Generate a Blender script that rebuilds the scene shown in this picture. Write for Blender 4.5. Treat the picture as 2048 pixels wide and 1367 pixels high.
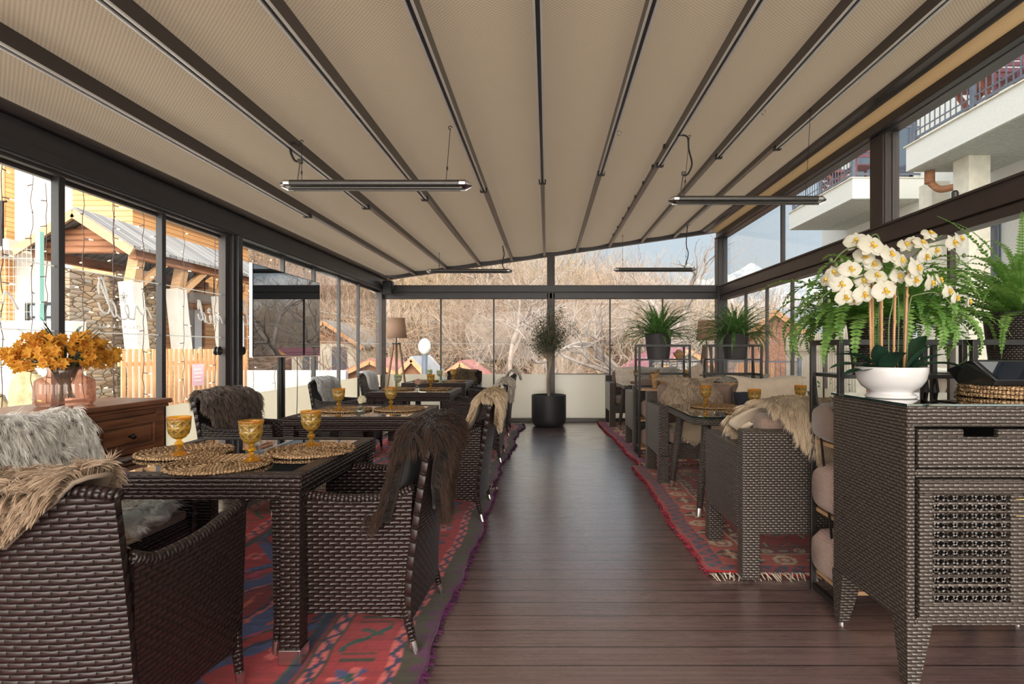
import bpy, math, random
import numpy as np
from mathutils import Vector, Matrix, noise as mnoise
rnd = random.Random(7)
R = math.radians
SC = bpy.context.scene
for o in list(bpy.data.objects): bpy.data.objects.remove(o)

# ---------------------------------------------------------------- camera
F = 1130.0; CX = 1094.0; CY = 700.0; EYE = 1.24
cam = bpy.data.cameras.new('camera'); camo = bpy.data.objects.new('camera', cam)
SC.collection.objects.link(camo)
cam.sensor_fit = 'HORIZONTAL'; cam.sensor_width = 36.0; cam.lens = F / 2048 * 36
cam.shift_x = -(CX - 1024) / 2048; cam.shift_y = (CY - 683.5) / 2048
cam.clip_start = 0.05; cam.clip_end = 2000
camo.location = (0, 0, EYE); camo.rotation_euler = (R(90), 0, 0)
SC.camera = camo
# ---------------------------------------------------------------- sky, sun, exposure
SC.view_settings.view_transform = 'Standard'; SC.view_settings.look = 'None'
SC.view_settings.exposure = 1.42; SC.view_settings.gamma = 1.0
SC.view_settings.use_curve_mapping = False
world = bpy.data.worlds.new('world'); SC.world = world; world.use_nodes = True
wn = world.node_tree.nodes; wl = world.node_tree.links
for n in list(wn): wn.remove(n)
wo = wn.new('ShaderNodeOutputWorld'); bg = wn.new('ShaderNodeBackground')
tc = wn.new('ShaderNodeTexCoord'); sx = wn.new('ShaderNodeSeparateXYZ'); cr = wn.new('ShaderNodeValToRGB')
wl.new(tc.outputs['Generated'], sx.inputs[0]); wl.new(sx.outputs['Z'], cr.inputs[0])
cr.color_ramp.elements[0].position = 0.0; cr.color_ramp.elements[0].color = (0.42, 0.465, 0.50, 1)
cr.color_ramp.elements[1].position = 0.9; cr.color_ramp.elements[1].color = (0.75, 0.85, 1.0, 1)
e = cr.color_ramp.elements.new(0.33); e.color = (0.38, 0.45, 0.52, 1)
# bright sky patch added behind the camera as fill light for the interior
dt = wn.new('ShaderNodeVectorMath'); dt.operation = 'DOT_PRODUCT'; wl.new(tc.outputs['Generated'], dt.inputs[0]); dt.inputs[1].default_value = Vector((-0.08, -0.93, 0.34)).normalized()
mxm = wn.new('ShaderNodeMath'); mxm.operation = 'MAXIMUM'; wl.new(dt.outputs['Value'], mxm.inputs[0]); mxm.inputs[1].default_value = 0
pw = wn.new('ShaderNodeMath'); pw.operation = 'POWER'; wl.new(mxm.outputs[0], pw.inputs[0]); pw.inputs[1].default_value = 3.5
fill_glow = wn.new('ShaderNodeMix'); fill_glow.data_type = 'RGBA'; wl.new(pw.outputs[0], fill_glow.inputs[0]); wl.new(cr.outputs[0], fill_glow.inputs[6]); fill_glow.inputs[7].default_value = (6.2, 5.7, 5.2, 1)
wl.new(fill_glow.outputs[2], bg.inputs['Color']); bg.inputs['Strength'].default_value = 0.62
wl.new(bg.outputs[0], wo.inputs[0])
sun = bpy.data.lights.new('sun', 'SUN'); sun.energy = 1.0; sun.angle = R(0.6); sun.color = (1.0, 0.86, 0.68)
suno = bpy.data.objects.new('sun', sun); SC.collection.objects.link(suno)
suno.rotation_euler = Vector((0.75, -0.48, 0.62)).to_track_quat('Z', 'Y').to_euler()
suno.location = (20, -10, 20)

def W(px, py, d):
    return Vector(((px - CX) * d / F, d, EYE - (py - CY) * d / F))

# ---------------------------------------------------------------- materials
MATS = {}
class NT:
    def __init__(s, name):
        s.m = bpy.data.materials.new(name); s.m.use_nodes = True
        s.t = s.m.node_tree; s.b = s.t.nodes['Principled BSDF']; s.out = s.t.nodes['Material Output']
        MATS[name] = s.m
    def n(s, typ, *ins, **kw):
        nd = s.t.nodes.new('ShaderNode' + typ)
        for k, v in kw.items(): setattr(nd, k, v)
        for i, v in enumerate(ins):
            if v is None: continue
            s.set(nd, i, v)
        return nd
    def set(s, nd, k, v):
        inp = nd.inputs[k]
        if isinstance(v, bpy.types.NodeSocket): s.t.links.new(v, inp)
        elif isinstance(v, bpy.types.Node): s.t.links.new(v.outputs[0], inp)
        else:
            if hasattr(inp.default_value, '__len__') and len(inp.default_value) == 4 and len(v) == 3: v = (*v, 1)
            inp.default_value = v
    def math(s, op, a, b=None, c=None):
        nd = s.t.nodes.new('ShaderNodeMath'); nd.operation = op
        s.set(nd, 0, a)
        if b is not None: s.set(nd, 1, b)
        if c is not None: s.set(nd, 2, c)
        return nd.outputs[0]
    def mix(s, f, a, b):
        nd = s.t.nodes.new('ShaderNodeMix'); nd.data_type = 'RGBA'
        s.set(nd, 0, f)
        for k, v in ((6, a), (7, b)):
            s.set(nd, k, v)
        return nd.outputs[2]
    def noise(s, co, scale, detail=3, rough=0.55):
        nd = s.t.nodes.new('ShaderNodeTexNoise')
        if co is not None: s.t.links.new(co, nd.inputs['Vector'])
        nd.inputs['Scale'].default_value = scale; nd.inputs['Detail'].default_value = detail
        nd.inputs['Roughness'].default_value = rough
        return nd.outputs[0]
    def ramp(s, f, stops):
        nd = s.t.nodes.new('ShaderNodeValToRGB'); s.t.links.new(f, nd.inputs[0]); cr = nd.color_ramp
        while len(cr.elements) < len(stops): cr.elements.new(0.5)
        for e, (p, c) in zip(cr.elements, stops): e.position = p; e.color = (*c, 1)
        return nd.outputs[0]
    def co(s, which='Object'):
        return s.t.nodes.new('ShaderNodeTexCoord').outputs[which]
    def scaled(s, co, sc):
        nd = s.t.nodes.new('ShaderNodeMapping'); s.t.links.new(co, nd.inputs[0]); nd.inputs['Scale'].default_value = sc
        return nd.outputs[0]
    def bump(s, h, dist=0.003, strength=1.0):
        nd = s.t.nodes.new('ShaderNodeBump'); s.set(nd, 'Height', h)
        nd.inputs['Distance'].default_value = dist; nd.inputs['Strength'].default_value = strength
        s.t.links.new(nd.outputs[0], s.b.inputs['Normal']); return nd
    def p(s, **kw):
        for k, v in kw.items():
            k = {'col': 'Base Color', 'rough': 'Roughness', 'metal': 'Metallic', 'spec': 'Specular IOR Level', 'emit': 'Emission Color', 'estr': 'Emission Strength', 'coat': 'Coat Weight', 'trans': 'Transmission Weight', 'sheen': 'Sheen Weight', 'sss': 'Subsurface Weight', 'ior': 'IOR', 'alpha': 'Alpha'}[k]
            s.set(s.b, k, v)
        return s

def simple(name, col, rough=0.6, metal=0.0, nz=0.0, nscale=20, bumpd=0.0, **kw):
    t = NT(name)
    if nz or bumpd:
        f = t.noise(t.co(), nscale, 4)
        dark = tuple(c * (1 - nz) for c in col); lite = tuple(min(1, c * (1 + nz)) for c in col)
        t.p(col=t.ramp(f, [(0.3, dark), (0.7, lite)]))
        if bumpd: t.bump(f, bumpd, 0.6)
    else: t.p(col=col)
    t.p(rough=rough, metal=metal, **kw)
    return t.m

def wicker(name, dark, base, h=0.0165, w=0.043, rough=0.38, dist=0.006, spec=0.5):
    t = NT(name); uv = t.co('UV')
    s = t.n('SeparateXYZ', uv)
    nz = t.noise(uv, 14, 2)
    yy = t.math('ADD', s.outputs[1], t.math('MULTIPLY', t.math('SUBTRACT', nz, 0.5), 0.004))
    v = t.math('DIVIDE', yy, h); row = t.math('FLOOR', v); fv = t.math('SUBTRACT', v, row)
    par = t.math('MULTIPLY', t.math('MODULO', t.math('ABSOLUTE', row), 2.0), 0.5)
    u = t.math('ADD', t.math('DIVIDE', s.outputs[0], w), par)
    fu = t.math('FRACT', u)
    hv = t.math('POWER', t.math('SINE', t.math('MULTIPLY', fv, math.pi)), 0.6)
    hu = t.math('POWER', t.math('SINE', t.math('MULTIPLY', fu, math.pi)), 0.5)
    hh = t.math('MULTIPLY', hv, t.math('ADD', t.math('MULTIPLY', hu, 0.8), 0.2))
    n2 = t.noise(t.scaled(uv, (30, 200, 1)), 1.0, 2)
    c = t.mix(hh, dark, base)  # gaps between strands darkened in colour, since the bump casts no shade
    c2 = t.mix(t.math('MULTIPLY', n2, 0.5), c, dark)
    t.p(col=c2, rough=rough, spec=spec); t.bump(hh, dist, 1.0)
    return t.m
wicker('wicker_brown', (0.005, 0.0035, 0.0035), (0.042, 0.024, 0.021), rough=0.32, spec=0.42)
wicker('wicker_grey', (0.012, 0.010, 0.009), (0.125, 0.100, 0.084), h=0.0135, w=0.030, rough=0.30, spec=0.8)
wicker('wicker_cabinet', (0.012, 0.010, 0.009), (0.125, 0.098, 0.080), h=0.0135, w=0.036, rough=0.32, spec=0.8)
wicker('wicker_pot', (0.010, 0.008, 0.008), (0.085, 0.065, 0.058), h=0.011, w=0.020)
wicker('seagrass', (0.15, 0.08, 0.035), (0.68, 0.45, 0.25), h=0.016, w=0.022, rough=0.75, dist=0.006, spec=0.2)

def wood(name, a, b, sc=(3, 3, 40), rough=0.45, bumpd=0.0006, spec=0.4, axis=None):
    t = NT(name); co = t.co()
    f = t.noise(t.scaled(co, sc), 1.0, 5, 0.6)
    t.p(col=t.ramp(f, [(0.25, a), (0.72, b)]), rough=rough, spec=spec); t.bump(f, bumpd, 0.5); return t.m
wood('sideboard_wood', (0.09, 0.030, 0.014), (0.36, 0.15, 0.07), sc=(30, 2.5, 30), rough=0.35)
wood('lamp_wood', (0.19, 0.10, 0.05), (0.36, 0.21, 0.11), sc=(30, 30, 3))
wood('light_wood', (0.42, 0.24, 0.12), (0.62, 0.38, 0.20), sc=(4, 30, 30), rough=0.5)
wood('carved_wood', (0.20, 0.10, 0.04), (0.46, 0.27, 0.12), sc=(20, 20, 20), rough=0.5)
wood('bark', (0.20, 0.15, 0.10), (0.42, 0.33, 0.24), sc=(20, 20, 5), rough=0.9, spec=0.1)
wood('cane', (0.33, 0.17, 0.07), (0.52, 0.31, 0.15), sc=(60, 60, 14), rough=0.6)
wood('log_wood', (0.22, 0.09, 0.04), (0.45, 0.21, 0.11), sc=(2, 2, 14), rough=0.7)
wood('terrace_wood', (0.22, 0.07, 0.05), (0.36, 0.13, 0.09), sc=(8, 8, 8), rough=0.6)
wood('slat_orange', (0.55, 0.26, 0.12), (0.80, 0.46, 0.24), sc=(12, 12, 3), rough=0.7)
wood('slat_pale', (0.40, 0.35, 0.27), (0.62, 0.56, 0.45), sc=(12, 12, 3), rough=0.8)

simple('frame_dark', (0.040, 0.036, 0.038), 0.38, 0.0, nz=0.08, nscale=6, spec=0.5)
simple('frame_brown', (0.060, 0.045, 0.040), 0.40, 0.0, nz=0.08, nscale=6, spec=0.5)
simple('rail_brown', (0.055, 0.046, 0.044), 0.35, 0.2, spec=0.6)
simple('rail_edge', (0.80, 0.78, 0.76), 0.30, 0.25)
simple('rail_beige', (0.30, 0.26, 0.23), 0.35, 0.3)
simple('black_metal', (0.020, 0.019, 0.019), 0.35, 0.3, nz=0.1)
simple('rack_metal', (0.030, 0.027, 0.026), 0.32, 0.4, nz=0.1)
simple('steel', (0.60, 0.58, 0.56), 0.22, 1.0, nz=0.05)
simple('dark_steel', (0.16, 0.15, 0.14), 0.3, 0.9, nz=0.05)
simple('brass', (0.75, 0.52, 0.22), 0.3, 1.0)
simple('black_plastic', (0.015, 0.015, 0.016), 0.4)
simple('heater_body', (0.085, 0.080, 0.075), 0.35, 0.5, nz=0.1)
simple('planter_black', (0.025, 0.025, 0.027), 0.55, nz=0.12, nscale=8)
simple('pot_grey', (0.055, 0.050, 0.053), 0.5, nz=0.12, nscale=8)
simple('soil', (0.035, 0.022, 0.014), 0.95, nz=0.4, nscale=80, bumpd=0.01)
simple('ceramic', (0.60, 0.585, 0.58), 0.08, nz=0.01, coat=0.6)
simple('taupe_fabric', (0.20, 0.135, 0.105), 0.9, nz=0.12, nscale=120, bumpd=0.001, sheen=0.3)
simple('hide_suede', (0.62, 0.50, 0.38), 0.85, nz=0.10, nscale=14, bumpd=0.003, sheen=0.3)
simple('pillow_stripe', (0.66, 0.57, 0.48), 0.9, nz=0.25, nscale=30, bumpd=0.002)
simple('cushion_navy', (0.02, 0.02, 0.03), 0.9, nz=0.2)
simple('concrete_light', (0.62, 0.60, 0.56), 0.9, nz=0.16, nscale=2.0, bumpd=0.01)
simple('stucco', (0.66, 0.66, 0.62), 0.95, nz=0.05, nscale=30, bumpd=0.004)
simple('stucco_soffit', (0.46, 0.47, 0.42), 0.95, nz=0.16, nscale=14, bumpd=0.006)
simple('stucco_cream', (0.70, 0.66, 0.55), 0.95, nz=0.10, nscale=8, bumpd=0.004)
simple('railing_blue', (0.13, 0.15, 0.19), 0.4, 0.3, nz=0.1)
simple('purple_wood', (0.16, 0.06, 0.08), 0.6, nz=0.25, nscale=12)
simple('boulder', (0.42, 0.33, 0.19), 0.95, nz=0.45, nscale=5, bumpd=0.05)
simple('roof_red', (0.40, 0.17, 0.15), 0.8, nz=0.2, nscale=3)
simple('snow_rock', (0.72, 0.78, 0.85), 0.9, nz=0.0)
simple('white_paint', (0.66, 0.63, 0.58), 0.7, nz=0.06, nscale=5)
simple('globe_glass', (0.85, 0.82, 0.72), 0.3)
simple('cable', (0.012, 0.012, 0.012), 0.5)
simple('wire', (0.10, 0.06, 0.05), 0.7)
simple('leaf_dark', (0.018, 0.050, 0.030), 0.35, nz=0.35, nscale=9, spec=0.5)
simple('leaf_olive', (0.085, 0.115, 0.065), 0.55, nz=0.45, nscale=9)
simple('leaf_stem', (0.10, 0.14, 0.05), 0.5, nz=0.2)
simple('leaf_shrub', (0.09, 0.17, 0.05), 0.6, nz=0.5, nscale=5)
simple('sign_pink', (0.85, 0.50, 0.55), 0.7)
simple('paper_white', (0.85, 0.85, 0.83), 0.7)
simple('brick_gable', (0.40, 0.20, 0.13), 0.9, nz=0.35, nscale=12, bumpd=0.01)

def leafy(name, a, b, trans, sc=18):
    t = NT(name); f = t.noise(t.co(), sc, 3)
    col = t.ramp(f, [(0.3, a), (0.7, b)])
    t.p(col=col, rough=0.5, spec=0.3)
    tr = t.n('BsdfTranslucent'); t.t.links.new(col, tr.inputs[0])
    mx = t.n('MixShader', trans); t.t.links.new(t.b.outputs[0], mx.inputs[1]); t.t.links.new(tr.outputs[0], mx.inputs[2])
    t.t.links.new(mx.outputs[0], t.out.inputs[0]); return t
leafy('fern_leaf', (0.13, 0.32, 0.05), (0.34, 0.58, 0.15), 0.5)
leafy('fern_small', (0.07, 0.20, 0.04), (0.21, 0.40, 0.12), 0.4)
leafy('petal_white', (0.72, 0.70, 0.55), (0.80, 0.78, 0.70), 0.4, 12)
leafy('petal_core', (0.55, 0.30, 0.02), (0.85, 0.62, 0.10), 0.2, 60)
leafy('petal_orange', (0.62, 0.22, 0.03), (0.86, 0.50, 0.06), 0.35, 40)
leafy('petal_pale', (0.72, 0.62, 0.42), (0.85, 0.78, 0.62), 0.3, 50)
leafy('petal_pink', (0.60, 0.36, 0.28), (0.72, 0.48, 0.38), 0.3, 50)
leafy('lampshade', (0.66, 0.45, 0.32), (0.72, 0.50, 0.36), 0.45, 100)

def vcol(name, rough=0.9, sheen=0.0, bumpd=0, spec=0.15, tr=0):
    t = NT(name); a = t.n('Attribute', attribute_name='Col'); t.p(col=a.outputs[0], rough=rough, spec=spec, sheen=sheen)
    if bumpd:
        s = t.noise(t.scaled(t.co(), (160, 400, 1)), 1.0, 2); t.bump(s, bumpd, 0.8)
    if tr:
        q = t.n('BsdfTranslucent'); t.t.links.new(a.outputs[0], q.inputs[0]); mx = t.n('MixShader', tr); t.t.links.new(t.b.outputs[0], mx.inputs[1]); t.t.links.new(q.outputs[0], mx.inputs[2]); t.t.links.new(mx.outputs[0], t.out.inputs[0])
    return t.m
vcol('fur', 0.7, 0.2, spec=0.25, tr=0.4); vcol('rug_weave', 0.95, 0.2, 0.002)

# glass kinds
def schlick(t, f0=0.04, k=1.0, nrm=None):
    g = t.n('NewGeometry'); vm = t.t.nodes.new('ShaderNodeVectorMath'); vm.operation = 'DOT_PRODUCT'
    t.t.links.new(g.outputs['Incoming'], vm.inputs[0]); t.t.links.new(nrm if nrm is not None else g.outputs['Normal'], vm.inputs[1])
    c = t.math('SUBTRACT', 1.0, t.math('MINIMUM', t.math('ABSOLUTE', vm.outputs['Value']), 1.0))
    return t.math('MULTIPLY', t.math('ADD', t.math('MULTIPLY', t.math('POWER', c, 5.0), 1 - f0), f0), k)
def pane(name, tint, refl_rough=0.0, ior=1.5, extra=0.0):
    t = NT(name); t.t.nodes.remove(t.b)
    tr = t.n('BsdfTransparent', tint); gl = t.n('BsdfGlossy'); gl.inputs['Roughness'].default_value = refl_rough
    mx = t.n('MixShader'); f = t.math('MINIMUM', t.math('ADD', schlick(t, 0.012, 0.75), extra), 1.0)
    t.t.links.new(f, mx.inputs[0]); t.t.links.new(tr.outputs[0], mx.inputs[1]); t.t.links.new(gl.outputs[0], mx.inputs[2])
    t.t.links.new(mx.outputs[0], t.out.inputs[0]); return t.m
pane('window_glass', (0.96, 0.975, 0.97))
pane('clear_glass', (0.92, 0.95, 0.95), ior=1.5, extra=0.06)
def colglass(name, col, rough=0.03, bump=None, op=0.25):
    t = NT(name); t.t.nodes.remove(t.b)
    tr = t.n('BsdfTransparent', col); gl = t.n('BsdfGlossy'); gl.inputs['Roughness'].default_value = rough
    df = t.n('BsdfTranslucent', col); dd = t.n('BsdfDiffuse', col)
    m0 = t.n('MixShader', 0.5); t.t.links.new(df.outputs[0], m0.inputs[1]); t.t.links.new(dd.outputs[0], m0.inputs[2])
    m1 = t.n('MixShader', op); t.t.links.new(tr.outputs[0], m1.inputs[1]); t.t.links.new(m0.outputs[0], m1.inputs[2])
    m2 = t.n('MixShader'); t.t.links.new(schlick(t, .05), m2.inputs[0]); t.t.links.new(m1.outputs[0], m2.inputs[1]); t.t.links.new(gl.outputs[0], m2.inputs[2])
    t.t.links.new(m2.outputs[0], t.out.inputs[0])
    if bump:
        s = t.n('SeparateXYZ', t.co('UV'))
        a = t.math('ADD', t.math('MULTIPLY', s.outputs[0], bump), t.math('MULTIPLY', s.outputs[1], bump))
        b = t.math('SUBTRACT', t.math('MULTIPLY', s.outputs[0], bump), t.math('MULTIPLY', s.outputs[1], bump))
        tri = lambda q: t.math('ABSOLUTE', t.math('SUBTRACT', t.math('FRACT', q), 0.5))
        hh = t.math('MAXIMUM', tri(a), tri(b))
        hh = t.math('MAXIMUM', hh, tri(t.math('MULTIPLY', s.outputs[1], bump * 1.0)))
        bm = t.n('Bump'); bm.inputs['Distance'].default_value = 0.012
        t.t.links.new(hh, bm.inputs['Height'])
        for nd in (gl, df, dd): t.t.links.new(bm.outputs[0], nd.inputs['Normal'])
        ramp = t.ramp(hh, [(0.30, tuple(c * (0.42, 0.36, 0.25)[i_] for i_, c in enumerate(col))), (0.47, tuple(min(1, c * 1.25 + .04) for c in col))])  # pattern lines lightened, cells darkened: facet highlights painted into the glass colour
        t.t.links.new(ramp, tr.inputs[0]); t.t.links.new(ramp, df.inputs[0])
    return t.m
colglass('amber_facet', (0.98, 0.69, 0.20), bump=26, op=0.30)
colglass('amber_glass', (0.98, 0.68, 0.13), op=0.18)
colglass('green_facet', (0.88, 0.96, 0.72), bump=26, op=0.28)
colglass('green_glass', (0.88, 0.95, 0.72), op=0.15)
colglass('rose_glass', (0.95, 0.80, 0.73), op=0.09)

def blackglass(name, col, spec_extra=0.08, green=False):
    t = NT(name); t.t.nodes.remove(t.b)
    df = t.n('BsdfDiffuse', col); gl = t.n('BsdfGlossy'); gl.inputs['Roughness'].default_value = 0.015
    f = t.math('MINIMUM', t.math('ADD', schlick(t, .05), spec_extra), 1.0)
    mx = t.n('MixShader'); t.t.links.new(f, mx.inputs[0]); t.t.links.new(df.outputs[0], mx.inputs[1]); t.t.links.new(gl.outputs[0], mx.inputs[2])
    t.t.links.new(mx.outputs[0], t.out.inputs[0]); return t.m
blackglass('table_glass', (0.012, 0.014, 0.015), 0.28)
blackglass('tv_glass', (0.010, 0.016, 0.024), 0.22)
blackglass('green_edge_glass', (0.010, 0.045, 0.038), 0.36)
blackglass('house_glass', (0.10, 0.14, 0.18), 0.15)

def frosted():
    t = NT('frosted'); t.t.nodes.remove(t.b)
    a = t.n('BsdfTranslucent', (0.96, 0.92, 0.80)); b = t.n('BsdfDiffuse', (0.80, 0.77, 0.68))
    m = t.n('MixShader', 0.30); t.t.links.new(a.outputs[0], m.inputs[1]); t.t.links.new(b.outputs[0], m.inputs[2])
    g = t.n('BsdfGlossy'); g.inputs['Roughness'].default_value = 0.15
    m2 = t.n('MixShader', 0.04); t.t.links.new(m.outputs[0], m2.inputs[1]); t.t.links.new(g.outputs[0], m2.inputs[2])
    t.t.links.new(m2.outputs[0], t.out.inputs[0])
frosted()

def ceiling_mat(name, col, trans, pat):
    t = NT(name); uv = t.co('UV'); s = t.n('SeparateXYZ', uv)
    sn = lambda q, k: t.math('SINE', t.math('MULTIPLY', q, k))
    w = t.math('MULTIPLY', sn(s.outputs[0], pat), sn(s.outputs[1], pat))
    w = t.math('ADD', t.math('MULTIPLY', w, 0.5), 0.5)
    big = t.noise(t.scaled(uv, (0.8, 0.5, 1)), 1.0, 3)
    c = t.mix(w, tuple(k * 0.70 for k in col), tuple(min(1, k * 1.18) for k in col))
    c = t.mix(t.math('MULTIPLY', big, 0.25), c, tuple(k * 0.8 for k in col))
    t.p(col=c, rough=0.6, spec=0.25); t.bump(w, 0.002, 0.5)
    tr = t.n('BsdfTranslucent'); t.t.links.new(c, tr.inputs[0])
    mx = t.n('MixShader', trans); t.t.links.new(t.b.outputs[0], mx.inputs[1]); t.t.links.new(tr.outputs[0], mx.inputs[2])
    t.t.links.new(mx.outputs[0], t.out.inputs[0])
ceiling_mat('roof_fabric', (0.49, 0.385, 0.268), 0.18, 2 * math.pi / 0.022)
ceiling_mat('blind_fabric', (0.85, 0.68, 0.44), 0.45, 2 * math.pi / 0.012)

def floor_mat():
    t = NT('deck_boards'); co = t.co(); s = t.n('SeparateXYZ', co)
    v = t.math('DIVIDE', s.outputs[1], 0.139); row = t.math('FLOOR', v); f = t.math('SUBTRACT', v, row)
    edge = t.math('LESS_THAN', t.math('MINIMUM', f, t.math('SUBTRACT', 1.0, f)), 0.030)
    wn_ = t.n('TexWhiteNoise', noise_dimensions='1D'); t.t.links.new(row, wn_.inputs['W'])
    g = t.noise(t.scaled(co, (1.6, 60, 1)), 1.0, 5, 0.65)
    g2 = t.noise(co, 1.3, 3)
    base = t.ramp(g, [(0.25, (0.085, 0.050, 0.050)), (0.75, (0.245, 0.150, 0.148))])
    c = t.mix(t.math('MULTIPLY', wn_.outputs['Value'], 0.25), base, (0.115, 0.08, 0.075))
    c = t.mix(edge, c, (0.012, 0.008, 0.008))
    r = t.math('ADD', t.math('MULTIPLY', g, 0.30), t.math('MULTIPLY', g2, 0.14))
    t.p(col=c, rough=t.math('ADD', r, 0.06), spec=1.0, coat=1.0)
    t.b.inputs['Coat Roughness'].default_value = 0.27; t.b.inputs['Coat IOR'].default_value = 1.9
    h = t.math('SUBTRACT', t.math('MULTIPLY', g, 0.35), t.math('MULTIPLY', edge, 2.0))
    t.bump(h, 0.0016, 0.8)
floor_mat()

def clad(name, a, b, pitch, axis=2, rough=0.7):
    t = NT(name); co = t.co(); s = t.n('SeparateXYZ', co)
    v = t.math('DIVIDE', s.outputs[axis], pitch); row = t.math('FLOOR', v); f = t.math('SUBTRACT', v, row)
    wn_ = t.n('TexWhiteNoise', noise_dimensions='1D'); t.t.links.new(row, wn_.inputs['W'])
    n = t.noise(co, 1.5, 4)
    c = t.mix(t.math('ADD', t.math('MULTIPLY', wn_.outputs['Value'], 0.5), t.math('MULTIPLY', n, 0.4)), a, b)
    c = t.mix(t.math('LESS_THAN', f, 0.10), c, tuple(k * 0.35 for k in a))
    t.p(col=c, rough=rough, spec=0.2)
clad('cladding', (0.62, 0.30, 0.12), (0.80, 0.47, 0.22), 0.14)
clad('metal_roof', (0.42, 0.42, 0.43), (0.55, 0.55, 0.56), 0.25, axis=1)
clad('tile_roof', (0.16, 0.16, 0.17), (0.50, 0.47, 0.44), 0.22, axis=1)
clad('purple_roof', (0.34, 0.13, 0.16), (0.42, 0.18, 0.20), 0.35, axis=0)

def stone(name, cols, sc=2.6, stretch=(1, 1, 2.6)):
    t = NT(name); co = t.scaled(t.co(), stretch)
    v = t.n('TexVoronoi'); t.t.links.new(co, v.inputs['Vector']); v.inputs['Scale'].default_value = sc
    s = t.n('SeparateColor', v.outputs['Color'])
    c = t.ramp(s.outputs[0], [(i / (len(cols) - 1), q) for i, q in enumerate(cols)])
    d = t.n('TexVoronoi', feature='DISTANCE_TO_EDGE'); t.t.links.new(co, d.inputs['Vector']); d.inputs['Scale'].default_value = sc
    e = t.math('LESS_THAN', d.outputs['Distance'], 0.05)
    c = t.mix(e, c, tuple(k * 0.5 for k in cols[0]))
    t.p(col=c, rough=0.9, spec=0.2); t.bump(d.outputs['Distance'], 0.05, 0.6)
stone('stone_wall', [(0.20, 0.14, 0.09), (0.36, 0.25, 0.16), (0.32, 0.28, 0.24), (0.46, 0.34, 0.22)], 3.4, (1, 1, 3.5))
stone('rubble_wall', [(0.30, 0.22, 0.17), (0.52, 0.42, 0.34), (0.60, 0.55, 0.48), (0.40, 0.30, 0.25)], 3.2, (1, 1, 1.4))

def hill_mat():
    t = NT('hill_ground'); co = t.co()
    a = t.noise(co, 0.25, 4); b = t.noise(t.scaled(co, (1.6, 1.6, 2.2)), 1.7, 8, 0.8)
    c1 = t.ramp(b, [(0.30, (0.06, 0.04, 0.028)), (0.46, (0.15, 0.105, 0.07)), (0.58, (0.30, 0.22, 0.15)), (0.72, (0.50, 0.40, 0.30))])
    c2 = t.ramp(b, [(0.3, (0.08, 0.05, 0.04)), (0.5, (0.22, 0.14, 0.11)), (0.7, (0.46, 0.34, 0.27))])
    t.p(col=t.mix(t.ramp(a, [(0.4, (0, 0, 0)), (0.6, (1, 1, 1))]), c1, c2), rough=1.0, spec=0.0); t.bump(b, 0.3, 1.0)
hill_mat()
def mtn():
    t = NT('mountain'); b = t.noise(t.co(), 0.045, 8, 0.7)
    t.p(col=t.ramp(b, [(0.42, (0.20, 0.245, 0.30)), (0.56, (0.40, 0.42, 0.45))]), rough=1.0, spec=0.0)  # distance haze is put into these pale bluish colours
mtn()
for nm, c in (('twig_tan', (0.36, 0.265, 0.185)), ('twig_pink', (0.33, 0.22, 0.17)), ('twig_grey', (0.38, 0.32, 0.27)), ('twig_yellow', (0.35, 0.28, 0.145))):
    simple(nm, c, 0.9, nz=0.35, nscale=1.2, spec=0.05)
simple('tree_bark', (0.36, 0.30, 0.26), 0.95, nz=0.3, nscale=4, spec=0.05)
leafy('print_white', (0.93, 0.91, 0.88), (0.95, 0.94, 0.92), 0.6)
t = NT('fairy_bulb'); t.p(col=(1, 0.8, 0.45), emit=(1.0, 0.72, 0.30), estr=2.2)

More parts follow.
